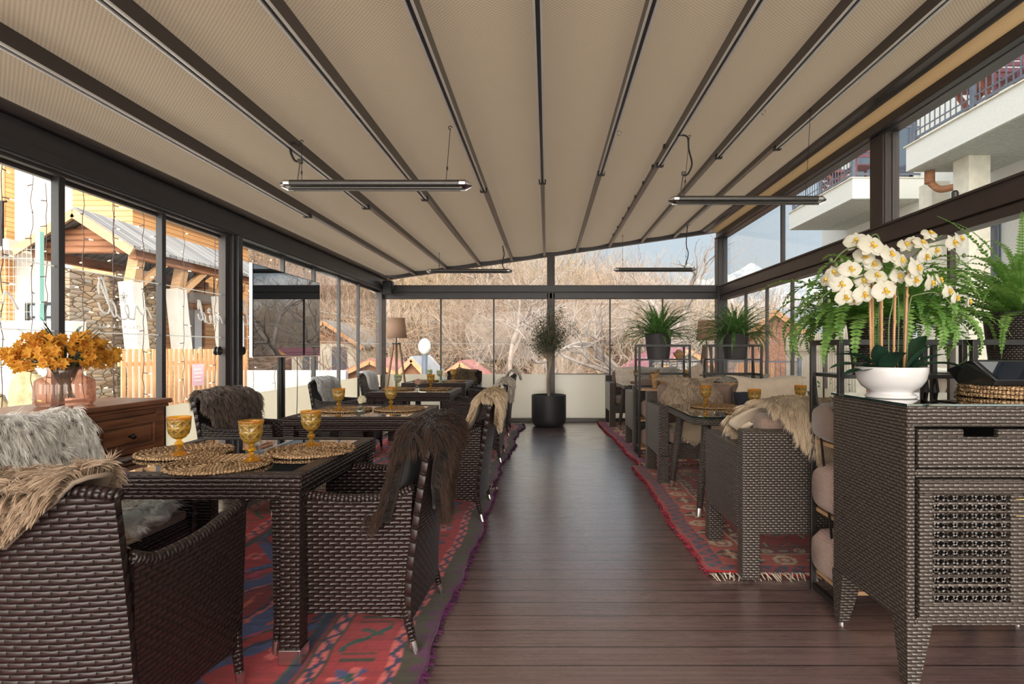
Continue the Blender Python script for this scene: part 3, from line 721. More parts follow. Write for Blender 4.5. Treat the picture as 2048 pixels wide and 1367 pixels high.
logo(wl2, PL, (5.45, 1.51), .42)
logo(wl1, PL, (4.72, 1.51), .30)
logo(wb2, PB, (2.35, 1.54), .42); sub(wb2, 'B', (2.35, 1.42), .036)
logo(wb2, PB, (.62, 1.54), .42)
logo(wr, PR, (-6.55, 1.54), .42); sub(wr, 'R', (6.55, 1.42), .036)
logo(wr, PR, (-3.62, 1.54), .42); sub(wr, 'R', (3.68, 1.42), .036)
# ================================================================= RUGS
def hsh(a, b):
    v = np.sin(a * 127.1 + b * 311.7) * 43758.5453; return v - np.floor(v)
def rugcol_kilim(x, y, w, l, seed):
    q = 0.014; x = np.floor(x / q) * q; y = np.floor(y / q) * q
    de = np.minimum(np.minimum(x, w - x), np.minimum(y, l - y) + .05)
    along = np.where(np.minimum(x, w - x) <= np.minimum(y, l - y), y, x)
    C = dict(red=(.42, .022, .030), dred=(.27, .012, .022), blue=(.058, .085, .24), navy=(.022, .026, .085), pink=(.72, .14, .13), mag=(.50, .045, .13), green=(.010, .075, .055), cream=(.52, .35, .26), purple=(.085, .010, .060), olive=(.050, .038, .018), orange=(.62, .11, .045))
    C = {k: np.array(v) for k, v in C.items()}
    col = np.zeros(x.shape + (3,)); col[:] = C['red']
    def put(mask, c): col[mask] = C[c]
    # field : stepped diamonds
    cx = w / 2; per = 1.15
    fy = (y + seed * .37) / per; k = np.floor(fy); fy = np.abs(fy - k - .5) * 2
    fx = np.abs(x - cx) / (w / 2 - .50)
    m_ = fx * 1.0 + fy * 1.0; fl = (k % 2 == 0)
    m_ = np.where(fy < .25, fx + .25 + fy * .2, m_)
    bands = [(1.30, 'blue'), (1.16, 'navy'), (1.10, 'red'), (.92, 'green'), (.88, 'mag'), (.84, 'blue'), (.52, 'pink'), (.48, 'navy'), (.44, 'dred'), (.30, 'orange'), (.22, 'navy'), (.14, 'pink'), (.07, 'green')]
    for t_, c in bands: put((m_ < t_), c)
    # small flowers scattered on the field
    px = (x / .23) + (np.floor(y / .27) % 2) * .5; py = y / .27
    ax = np.abs(px - np.floor(px) - .5) * .23; ay = np.abs(py - np.floor(py) - .5) * .27
    ok = (((m_ > .58) & (m_ < .80)) | (m_ > 1.18) | ((m_ > .94) & (m_ < 1.08)))
    rr = hsh(np.floor(px), np.floor(py) + seed)
    fm = ok & ((np.abs(ax - .03) + np.abs(ay - .03) < .030))
    for t_, c in ((.25, 'orange'), (.5, 'mag'), (.75, 'dred'), (1.1, 'pink')): put(fm & (rr < t_) & (rr >= t_ - .25), c)
    put(ok & (ax + ay < .018), 'navy')
    # borders
    u = along
    tri = np.abs((u / .115) - np.floor(u / .115) - .5) * 2
    def zig(lo, hi):
        t_ = (de - lo) / (hi - lo); b = (de >= lo) & (de < hi); put(b, 'pink'); put(b & (np.abs(t_ - (.22 + .56 * tri)) < .17), 'navy'); put(b & ((t_ < .09) | (t_ > .91)), 'olive')
    put(de < .55, 'green'); put(de < .53, 'navy'); put(de < .505, 'dred')
    zig(.41, .485)
    b = (de >= .175) & (de < .41); put(b, 'red')
    cell = .30; pu = u / cell; kk = np.floor(pu); au = (pu - kk - .5) * cell; av = de - .2925
    kind = (kk + seed) % 3
    d1 = np.abs(au) + np.abs(av); cr = (np.minimum(np.abs(au), np.abs(av)) < .020) & (np.maximum(np.abs(au), np.abs(av)) < .070)
    put(b & (kind == 0) & (d1 < .105) & (np.abs(np.abs(au) - np.abs(av)) < .022), 'blue'); put(b & (kind == 0) & cr, 'pink'); put(b & (kind == 0) & (d1 < .030), 'green')
    put(b & (kind == 1) & (np.abs(au + av * 1.2) < .022) & (np.abs(av) < .085), 'green'); put(b & (kind == 1) & (np.abs(au - av * .5 - .045) < .014) & (np.abs(av) < .05), 'green')
    put(b & (kind == 2) & cr, 'blue'); put(b & (kind == 2) & (d1 < .075) & (d1 > .045), 'purple')
    put(b & (np.abs(np.abs(au) - cell * .42) < .01) & (np.abs(av) < .07), 'olive')
    zig(.10, .175)
    b = de < .10; put(b, 'olive'); put(b & (tri * .07 > de - .02) & (hsh(np.floor(u / .115), u * 0 + seed) > .35), 'purple'); put(de < .028, 'purple')
    n = hsh(np.floor(y / .014), np.floor(x / .21) * 0 + seed); col *= (0.78 + .4 * n)[..., None]
    col *= (0.85 + .3 * hsh(x * 71, y * 53))[..., None]
    return col
def rugcol_red(x, y, w, l, seed):
    q = 0.012; x = np.floor(x / q) * q; y = np.floor(y / q) * q
    dx = np.minimum(x, w - x); de = np.minimum(dx, np.minimum(y, l - y) + .0)
    u = np.where(dx <= np.minimum(y, l - y), y, x)
    C = dict(red=(.36, .020, .022), ored=(.46, .055, .028), dred=(.19, .012, .016), navy=(.030, .030, .080), cream=(.55, .44, .28), green=(.030, .070, .050), black=(.016, .010, .012), tan=(.40, .27, .15), teal=(.02, .09, .12))
    C = {k: np.array(v) for k, v in C.items()}; col = np.zeros(x.shape + (3,)); col[:] = C['red']
    def put(mask, c): col[mask] = C[c]
    px = x / .42; py = y / .36 + .5 * (np.floor(px) % 2); ax = np.abs(px - np.floor(px) - .5) * .42; ay = np.abs(py - np.floor(py) - .5) * .36
    d1 = ax * .8 + ay; put(d1 < .155, 'navy'); put(d1 < .140, 'ored'); put(d1 < .10, 'teal'); put(d1 < .085, 'dred'); put((d1 < .06) & (np.minimum(ax, ay) < .016), 'cream'); put(d1 < .02, 'tan')
    put((np.abs(ax - .15) < .018) & (np.abs(ay - .11) < .022), 'green'); put((np.abs(ax - .15) < .006) & (np.abs(ay - .11) < .04), 'cream')
    def flowers(lo, hi, cell, bgc, cols):
        b = (de >= lo) & (de < hi); put(b, bgc); pu = u / cell; k = np.floor(pu); au = np.abs(pu - k - .5) * cell; av = np.abs(de - (lo + hi) / 2); r = (hi - lo)
        d = au + av; c1 = cols[0]; c2 = cols[1]
        od = (k % 2 == 0)
        ring = (np.abs(np.maximum(au, av) - r * .28) < r * .075) & (d < r * .48)
        put(b & ring & od, c1); put(b & ring & ~od, c2); put(b & (d < r * .16), c1); put(b & (np.minimum(au, av) < r * .05) & (d < r * .42) & ~od, c1)
    put(de < .43, 'black'); put(de < .42, 'red')
    flowers(.315, .40, .10, 'dred', ('cream', 'green')); put((de < .318) & (de > .305), 'cream'); put((de > .398) & (de < .408), 'cream')
    flowers(.115, .305, .20, 'ored' if seed % 2 == 0 else 'red', ('cream', 'black'))
    b = (de < .115) & (de > .03); put(b, 'navy'); z = np.abs(u / .10 - np.floor(u / .10) - .5) * 2
    put(b & (np.abs((de - .03) / .085 - z) < .22), 'red'); put(de < .03, 'red')
    n = hsh(np.floor(y / .012), y * 0 + seed); col *= (0.75 + .45 * n)[..., None]; col *= (.85 + .3 * hsh(x * 71, y * 53))[..., None]
    return col
def rug(x0, x1, y0, y1, style, seed, label, skew=0.0, fr_near=None, fr_far=None, wob=.012, gain=1.0, mul=(1, 1, 1)):
    t_ = thing('rug', label, 'rug', ((x0 + x1) / 2, (y0 + y1) / 2, 0.0), 0, 'patterned rugs on the deck')
    w, l = x1 - x0, y1 - y0; nx = int(w / .013); ny = int(l / .013)
    X, Y = np.meshgrid(np.linspace(0, w, nx), np.linspace(0, l, ny), indexing='ij')
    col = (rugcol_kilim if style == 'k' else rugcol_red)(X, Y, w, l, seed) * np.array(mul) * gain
    px = X - w / 2 + wob * (np.sin(Y * 3.1 + seed) + .6 * np.sin(Y * 7.7 + seed * 2) + .35 * np.sin(Y * 23 + seed)) + skew * (Y / l - .5)
    py = Y - l / 2 + wob * .8 * np.sin(X * 4 + seed)
    ed_ = np.exp(-np.minimum(np.minimum(X, w - X), np.minimum(Y, l - Y)) / .08)
    pz = .014 + .0035 * np.sin(X * 5 + Y * 3 + seed) + ed_ * .007 * (1 + np.sin(Y * 9 + X * 5 + seed))
    m = M(); Pf = np.stack([px, py, pz], 2).reshape(-1, 3); b = np.arange(nx * ny).reshape(nx, ny)
    q = np.stack([b[:-1, :-1], b[1:, :-1], b[1:, 1:], b[:-1, 1:]], 2).reshape(-1, 4)
    me = bpy.data.meshes.new('weave'); me.vertices.add(nx * ny); me.vertices.foreach_set('co', Pf.ravel().astype(np.float32))
    me.loops.add(q.size); me.polygons.add(len(q)); me.polygons.foreach_set('loop_start', (np.arange(len(q)) * 4).astype(np.int32)); me.loops.foreach_set('vertex_index', q.ravel().astype(np.int32))
    ca = me.color_attributes.new('Col', 'FLOAT_COLOR', 'POINT'); A = np.ones((nx * ny, 4), np.float32); A[:, :3] = col.reshape(-1, 3); ca.data.foreach_set('color', A.ravel())
    me.update(calc_edges=True); me.materials.append(MATS['rug_weave']); me.polygons.foreach_set('use_smooth', np.ones(len(q), bool))
    o = bpy.data.objects.new('weave', me); SC.collection.objects.link(o); o.parent = t_
    so = o.modifiers.new('thick', 'SOLIDIFY'); so.thickness = .009; so.offset = -1
    for side, c in (('near', fr_near), ('far', fr_far)):
        if c is None: continue
        m = M(); n = int(w / .018); yy = -l / 2 if side == 'near' else l / 2; sg = -1 if side == 'near' else 1
        for i in range(n):
            x = -w / 2 + w * (i + .5) / n; j = ny // 2; x += (skew * (-.5 if side == 'near' else .5))
            L = rnd.uniform(.04, .085); bx = rnd.uniform(-.03, .03)
            pts = [(x, yy - sg * .01, .014), (x + bx * .3, yy + sg * L * .4, .016 + rnd.uniform(0, .012)), (x + bx, yy + sg * L, .006)]
            m.tube(pts, [.0045, .0055, .003], 4, col=np.array(c) * rnd.uniform(.7, 1.15))
        m.build('fringe', 'rug_weave', t_)
    # side tufts in the edge colour
    n = int(l / .016)
    for s_, X0 in ((-1, 0), (1, w)):
        m = M()
        for i in range(n):
            Yv = l * (i + .5) / n
            xx = X0 - w / 2 + wob * (math.sin(Yv * 3.1 + seed) + .6 * math.sin(Yv * 7.7 + seed * 2) + .35 * math.sin(Yv * 23 + seed)) + skew * (Yv / l - .5)
            c = np.array((.06, .010, .045) if style == 'k' else (.20, .015, .030)) * rnd.uniform(.5, 1.6)
            m.tube([(xx - s_ * .01, Yv - l / 2, .016), (xx + s_ * rnd.uniform(.006, .024), Yv - l / 2 + rnd.uniform(-.02, .02), rnd.uniform(.006, .016))], [.007, .004], 4, col=c)
        m.build('edge_tufts', 'rug_weave', t_)
rug(-2.45, -.455, 1.35, 4.98, 'k', 1, 'red and blue kilim rug with purple edge under the two nearest left tables', 0.04, fr_far=(.55, .46, .36), gain=0.95)
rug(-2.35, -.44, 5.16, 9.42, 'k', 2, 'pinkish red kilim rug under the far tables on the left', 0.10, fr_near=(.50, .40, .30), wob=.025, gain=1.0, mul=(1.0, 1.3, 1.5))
rug(.90, 2.92, 3.10, 5.96, 'r', 2, 'dark red rug with small flowers and cream fringe under the near wicker sofas', .03, fr_near=(.48, .42, .33), fr_far=(.30, .24, .18))
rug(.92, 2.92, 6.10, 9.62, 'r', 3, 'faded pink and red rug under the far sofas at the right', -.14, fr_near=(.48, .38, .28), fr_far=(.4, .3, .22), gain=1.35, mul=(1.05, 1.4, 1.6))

# ================================================================= SIDEBOARD
sb = thing('sideboard', 'reddish brown wooden sideboard with drawers against the left glass', 'sideboard', (-2.58, 2.62, 0))
L2 = 0.90; t0 = -.25; t1 = .25
m = M(); m.box((t0, -L2, .915), (t1, L2, .945)); m.box((t0 + .01, -L2 + .015, .895), (t1 - .012, L2 - .015, .915)); m.build('top', 'sideboard_wood', sb, bevel=.008)
m = M(); m.box((t0 + .02, -L2 + .04, .10), (t1 - .045, L2 - .04, .90)); m.box((t1 - .05, -L2 + .03, .10), (t1 - .03, L2 - .03, .145)); m.box((t1 - .05, -L2 + .03, .865), (t1 - .03, L2 - .03, .90))
m.box((t1 - .05, -L2 + .03, .615), (t1 - .015, L2 - .03, .650))
for k in range(4): yy = L2 - .035 - k * .58; m.box((t1 - .05, yy - .07, .10), (t1 - .028, yy, .90))
m.build('carcass', 'sideboard_wood', sb, bevel=.004)
for s_ in (-1, 1):
    for x in (t0 + .05, t1 - .08): m = M(); m.box((x - .03, s_ * (L2 - .08) - .03, 0), (x + .03, s_ * (L2 - .08) + .03, .11), taper=.75); m.build('foot', 'sideboard_wood', sb, bevel=.003)
for k in range(3):
    for (za, zb) in ((.655, .86), (.40, .61), (.15, .385)):
        yb_ = L2 - .115 - k * .58; ya = yb_ - .49
        m = M(); m.box((t1 - .04, ya, za), (t1 - .018, yb_, zb))
        for (p, q) in (((ya + .035, za + .035), (yb_ - .035, za + .045)), ((ya + .035, zb - .045), (yb_ - .035, zb - .035)), ((ya + .035, za + .035), (ya + .045, zb - .035)), ((yb_ - .045, za + .035), (yb_ - .035, zb - .035))):
            m.box((t1 - .02, p[0], p[1]), (t1 - .006, q[0], q[1]))
        m.box((t1 - .02, ya + .065, za + .06), (t1 - .008, yb_ - .065, zb - .06))
        dr = m.build('drawer', 'sideboard_wood', sb, bevel=.003)
        m = M(); m.lathe([(0.006, 0), (.007, .012), (.015, .020), (.017, .028), (.012, .035), (0, .037)], n=16); V = m.V; m.V = [v[:, [2, 0, 1]] + np.array((t1 - .008, (ya + yb_) / 2, (za + zb) / 2)) for v in V]; m.build('knob', 'black_metal', dr, smooth=True)

# vase of orange flowers
vs = thing('glass_vase', 'fluted rose glass vase with narrow neck standing on the sideboard', 'vase', (-2.575, 3.02, .946))
prof = [(.0, .004), (.115, .002), (.128, .018), (.130, .05), (.130, .11), (.126, .135), (.105, .150), (.080, .158), (.074, .172), (.073, .200), (.078, .208), (.075, .208), (.070, .200), (.071, .172), (.078, .160), (.10, .148), (.122, .132), (.126, .11), (.126, .05), (.122, .02), (.11, .008), (0, .009)]
m = M(); m.lathe(prof, n=192, flute=(24, .07, lambda z: 1.0 if z < .14 else 0.0)); m.build('vase', 'rose_glass', vs, smooth=True)
fl = thing('flower_bouquet', 'bunch of orange lily-like flowers with green blades in the rose vase', 'flowers', (-2.575, 3.02, .955))
ms = M(); mf = M(); mc = M()
rr = random.Random(3)
def petalflower(mf, c, ax, r, n=6, cup=.5, wid=.42):
    ax = Vector(ax).normalized(); u = ax.orthogonal().normalized(); w = ax.cross(u); a0 = rr.uniform(0, 6)
    for k in range(n):
        a = a0 + k * 2 * math.pi / n; d = u * math.cos(a) + w * math.sin(a); t_ = w * math.cos(a) - u * math.sin(a)
        L = r * rr.uniform(.85, 1.1)
        p = [Vector(c), Vector(c) + d * L * .45 + ax * L * cup * .55 + t_ * L * wid * .5, Vector(c) + d * L * .55 + ax * L * cup * .42, Vector(c) + d * L * .45 + ax * L * cup * .55 - t_ * L * wid * .5, Vector(c) + d * L + ax * L * cup * .4]
        mf.add([q[:] for q in p], [(0, 1, 2), (0, 2, 3), (1, 4, 2), (2, 4, 3)])
for i in range(54):
    a = rr.uniform(0, 2 * math.pi); e = rr.uniform(.02, 1.0); sp = .03 + .18 * math.sqrt(e); h = .345 - .14 * e + rr.uniform(-.03, .02)
    top = np.array((sp * math.cos(a) * .95, sp * math.sin(a) * 1.15, h + .02)); base = np.array((.04 * math.cos(a + 2), .04 * math.sin(a + 2), .03))
    mid = np.array((.045 * math.cos(a), .045 * math.sin(a), .19)); c = catmull([base, mid, top], 6); ms.tube(c, .0028, 5)
    for k in range(13):
        q = top + np.array([rr.uniform(-.042, .042), rr.uniform(-.042, .042), rr.uniform(-.045, .03)]); petalflower(mf, q, (math.cos(a) * sp * 3 + rr.uniform(-.7, .7), math.sin(a) * sp * 3 + rr.uniform(-.7, .7), rr.uniform(-.1, .9)), rr.uniform(.020, .030), 6, .6, .6)
def blade(m, p0, az, L, el, w, droop=.6, n=8):
    d = np.array((math.cos(az), math.sin(az), 0)); s_ = np.array((-math.sin(az), math.cos(az), 0)); V = []; p = np.array(p0, float); e = el
    for k in range(n + 1):
        q = k / n; ww = w * math.sin(math.pi * min(1, .12 + q * .88)) ** .7 * (1 if q < 1 else 0)
        V += [p - s_ * ww, p + np.array((0, 0, -ww * .3)), p + s_ * ww]; p = p + (d * math.cos(e) + np.array((0, 0, math.sin(e)))) * L / n; e -= droop * 2 * q * 3 / n
    m.add(V, [(3 * k + j, 3 * k + j + 1, 3 * k + j + 4, 3 * k + j + 3) for k in range(n) for j in (0, 1)])
mb = M()
for i in range(34):
    a = rr.uniform(0, 6.28); blade(mb, (.035 * math.cos(a), .035 * math.sin(a), .10 + rr.uniform(0, .06)), a, rr.uniform(.22, .40), rr.uniform(.9, 1.45), .006, rr.uniform(.3, .7))
for i in range(14):
    a = rr.uniform(.9, 2.2); blade(mb, (.035 * math.cos(a), .035 * math.sin(a), .15), a, rr.uniform(.32, .46), rr.uniform(.8, 1.3), .0045, rr.uniform(.5, .9))
ms.build('stems', 'leaf_stem', fl); mf.build('blossoms', 'petal_orange', fl); mb.build('leaves', 'leaf_dark', fl)

# ================================================================= WICKER CHAIR
def make_chair(label):
    t_ = thing('wicker_armchair', label, 'chair')
    n = 15
    # back : curved panel leaning outwards
    P = np.zeros((n, 14, 3))
    for i in range(n):
        q = i / (n - 1) * 2 - 1
        for j in range(14):
            h = j / 13; bot = .135 + .035 * (1 - q * q); top = .845 + .020 * (1 - abs(q) ** 3)
            z = bot + (top - bot) * h
            P[i, j] = (-q * (.285 + .012 * h), -.255 - .030 * (1 - q * q) - .085 * max(0, (z - .25) / .6) ** 1.3, z)
    m = M(); m.shell(P, .028, uv0='z'); m.build('backrest', 'wicker_brown', t_, smooth=False)
    for s_ in (-1, 1):
        P = np.zeros((14, 10, 3))
        for i in range(14):
            q = i / 13; y = -.262 + .535 * q; bot = .135 + .035 * math.sin(math.pi * q); top = .640 + .030 * q - .028 * math.sin(math.pi * q) + (.03 * max(0, 1 - q * 7))
            if q > .93: top -= .012
            for j in range(10):
                h = j / 9; P[i, j] = (s_ * (.280 + .018 * h + .006 * math.sin(math.pi * q)), y - (.05 * h * (1 - q) if q < .3 else 0) * .6, bot + (top - bot) * h)
        if s_ > 0: P = P[::-1]
        nn = gridn(P); 
        if (nn[5, 5, 0] * s_) < 0: nn = -nn
        m = M(); m.shell(P, .036, uv0='z', normals=nn); m.build('arm', 'wicker_brown', t_)
        ed_ = P[:, -1] if s_ < 0 else P[::-1, -1]
        m = M(); m.tube(ed_ + np.array((-s_ * .016, 0, .002)), .0205, 8); m.build('arm_rim', 'wicker_brown', t_, smooth=True)
    m = M(); q = np.linspace(-1, 1, 15); m.tube([(a * .297, -.255 - .030 * (1 - a * a) - .083, .848 + .020 * (1 - abs(a) ** 3)) for a in q], .019, 8); m.build('back_rim', 'wicker_brown', t_, smooth=True)
    m = M(); m.box((-.262, -.235, .36), (.262, .262, .405)); m.box((-.262, .238, .17), (.262, .266, .37)); m.build('seat', 'wicker_brown', t_, bevel=.01)
    m = M(); m.box((-.245, -.225, .405), (.245, .255, .45)); m.build('seat_cushion', 'taupe_fabric', t_, bevel=.015, seg=3)
    for sx_ in (-1, 1):
        for sy_ in (-1, 1):
            m = M(); top = np.array((sx_ * .268, sy_ * .250, .21)); bot = np.array((sx_ * .278, sy_ * .262 - (.028 if sy_ < 0 else 0), .042)); m.tube([top, bot], [.021, .015], 10)
            lg = m.build('leg', 'wicker_brown', t_)
            m = M(); d = (bot - top) / np.linalg.norm(bot - top); m.tube([bot - d * .012, bot + d * .030], .0165, 12); m.tube([bot + d * .030, bot + d * .041], .0125, 10); m.build('metal_tip', 'steel', lg, smooth=False)
    return t_
ch0 = make_chair('wicker tub chair at the bottom left with its back to the camera')
ZR = .016
chairs = {}
def put_chair(key, x, y, rz, label, grp='brown wicker chairs round the left tables'):
    global ch0
    if not chairs: o = ch0; o.location = (x, y, ZR); o.rotation_euler = (0, 0, rz); o['label'] = label; o['group'] = grp
    else: o = dup(ch0, (x, y, ZR), rz, label, grp)
    chairs[key] = (x, y, rz); return o
H = math.pi / 2
put_chair('C1', -1.40, 1.80, 0, 'wicker tub chair at the bottom left with its back to the camera')
put_chair('C2', -.83, 2.56, H, 'wicker tub chair with dark brown fur at the right of the nearest left table')
put_chair('C3', -.76, 4.31, H, 'wicker chair with blonde fur at the right of the second left table')
put_chair('C4', -.80, 6.42, H, 'wicker chair with pale grey fur at the right of the third left table')
put_chair('C5', -.84, 8.28, H, 'farthest wicker chair on the aisle with a curled white skin over its back')
put_chair('L1', -2.00, 2.50, -H, 'wicker chair under long white fur between sideboard and nearest left table')
put_chair('L2', -2.24, 4.45, -H - .12, 'wicker chair with grey-brown fur left of the second left table')
put_chair('L3', -2.30, 6.62, -H - .1, 'wicker chair with silver fur left of the third table beyond the television')
put_chair('L4', -2.40, 8.55, -H + .05, 'wicker chair with white skin left of the farthest left table near the lamp')
put_chair('L5', -1.42, 9.38, 2 * H, 'wicker chair with short brown fur at the far end of the left tables')

# ================================================================= TABLES
def table_square(label):
    t_ = thing('wicker_table', label, 'table'); w = .475
    m = M()
    for s_ in (-1, 1):
        m.box((-w, s_ * w - (.068 if s_ > 0 else 0), .678), (w, s_ * w + (.068 if s_ < 0 else 0), .742))
        m.box((s_ * w - (.068 if s_ > 0 else 0), -w + .068, .678), (s_ * w + (.068 if s_ < 0 else 0), w - .068, .742))
    m.build('frame', 'wicker_brown', t_, bevel=.010, seg=3)
    m = M(); m.box((-w + .066, -w + .066, .727), (w - .066, w - .066, .7385)); m.build('glass_top', 'table_glass', t_)
    m = M()
    m.box((-w + .02, -w + .02, .640), (w - .02, -w + .05, .68)); m.box((-w + .02, w - .05, .640), (w - .02, w - .02, .68)); m.box((-w + .02, -w + .05, .64), (-w + .05, w - .05, .68)); m.box((w - .05, -w + .05, .64), (w - .02, w - .05, .68)); m.build('apron', 'wicker_brown', t_)
    for sx_ in (-1, 1):
        for sy_ in (-1, 1):
            cx, cy = sx_ * (w - .047), sy_ * (w - .047); m = M(); m.box((cx - .040, cy - .040, .055), (cx + .040, cy + .040, .68)); lg = m.build('leg', 'wicker_brown', t_, bevel=.008, seg=3)
            m = M(); m.box((cx - .043, cy - .043, .0), (cx + .043, cy + .043, .058)); m.build('metal_foot', 'steel', lg, bevel=.003)
    return t_
T = [(-1.43, 2.665), (-1.43, 4.53), (-1.585, 6.90), (-1.67, 8.78)]
lb = ['wicker table with glass top nearest the camera, holding three amber goblets', 'second wicker table on the left, with two goblets and a white flower', 'third wicker table on the left, with a pinkish flower in a round vase', 'farthest wicker table on the left, with green and amber goblets']
ta = table_square(lb[0]); ta.location = (*T[0], ZR); ta['group'] = 'square wicker tables on the left'
for i in (1, 2, 3): dup(ta, (*T[i], ZR), 0, lb[i])
def table_long(label, w, d, kind):
    t_ = thing('glass_topped_table', label, 'table'); a, b = w / 2, d / 2; c = .07
    poly = [(-a + c, -b), (a - c, -b), (a, -b + c), (a, b - c), (a - c, b), (-a + c, b), (-a, b - c), (-a, -b + c)]
    def pr(z0, z1, sc):
        m = M(); n = len(poly); v = [(x * sc[0], y * sc[1], z) for z in (z0, z1) for x, y in poly]; m.add(v, [tuple(range(n))[::-1], tuple(range(n, 2 * n))] + [(i, (i + 1) % n, n + (i + 1) % n, n + i) for i in range(n)]); return m
    pr(.675, .731, (.985, .975)).build('frame', 'wicker_grey', t_, bevel=.008)
    pr(.732, .741, (1, 1)).build('glass_top', 'green_edge_glass', t_)
    for sx_ in (-1, 1):
        for sy_ in (-1, 1):
            top = np.array((sx_ * (a - .12), sy_ * (b - .09), .68)); bot = np.array((sx_ * (a - .055), sy_ * (b - .045), .05)); m = M(); m.tube([top, bot], [.036, .023], 14); lg = m.build('leg', 'wicker_grey', t_, smooth=True)
            dd = (bot - top) / np.linalg.norm(bot - top); m = M(); m.tube([bot - dd * .02, bot + dd * .04], .025, 14); m.build('metal_foot', 'steel', lg)
    return t_
tb = table_long('long glass-topped wicker table between the near sofas on the right', 1.62, .98, 0); tb.location = (1.87, 4.58, ZR); tb['group'] = 'long glass topped tables at the right'
dup(tb, (1.88, 8.30, ZR), 0, 'long glass-topped wicker table between the far sofas by the back glass')

# ================================================================= SOFAS
def sofa(label):
    t_ = thing('wicker_sofa', label, 'sofa'); a = .86; d = .36
    m = M(); m.box((-a + .09, -d, .24), (a - .09, -d + .10, .80)); m.build('backrest', 'wicker_grey', t_, bevel=.012, seg=3)
    for s_ in (-1, 1):
        x0, x1 = sorted((s_ * a, s_ * (a - .095))); m = M(); m.box((x0, -d + .092, .24), (x1, d, .705)); m.build('arm', 'wicker_grey', t_, bevel=.014, seg=3)
        m = M(); m.box((x0, -d, .0), (x1, -d + .09, .80)); m.build('rear_post', 'wicker_grey', t_, bevel=.010, seg=3)
        m = M(); m.box((x0, d - .085, 0), (x1, d - .002, .245)); m.build('leg', 'wicker_grey', t_, bevel=.006)
    m = M(); m.box((-a + .09, -d + .09, .22), (a - .09, d - .01, .36)); m.build('seat_frame', 'wicker_grey', t_, bevel=.006)
    for k in range(2):
        x0 = -a + .10 + k * (a - .10); m = M(); m.box((x0 + .004, -d + .11, .362), (x0 + a - .104, d - .0, .48)); m.build('seat_cushion', 'taupe_fabric', t_, bevel=.035, seg=4)
        m = M(); m.box((x0 + .006, -.13, 0), (x0 + a - .106, 0, .41)); V = m.V[0]; th = .2; y = V[:, 1].copy(); z = V[:, 2].copy()
        V[:, 1] = y * math.cos(th) - z * math.sin(th) - .115; V[:, 2] = y * math.sin(th) + z * math.cos(th) + .485; m.build('back_cushion', 'taupe_fabric', t_, bevel=.045, seg=4)
    return t_
s0 = sofa('wicker sofa nearest the camera at the right, seen from behind'); s0.location = (1.90, 3.36, ZR); s0['group'] = 'wicker sofas at the right'
dup(s0, (1.89, 5.56, ZR), math.pi, 'wicker sofa facing the camera across the near glass-topped table')
dup(s0, (1.90, 7.17, ZR), 0, 'wicker sofa behind the two middle plant racks, its back to the camera')
dup(s0, (1.86, 9.36, ZR), math.pi, 'farthest wicker sofa, facing the camera in front of the back glass')

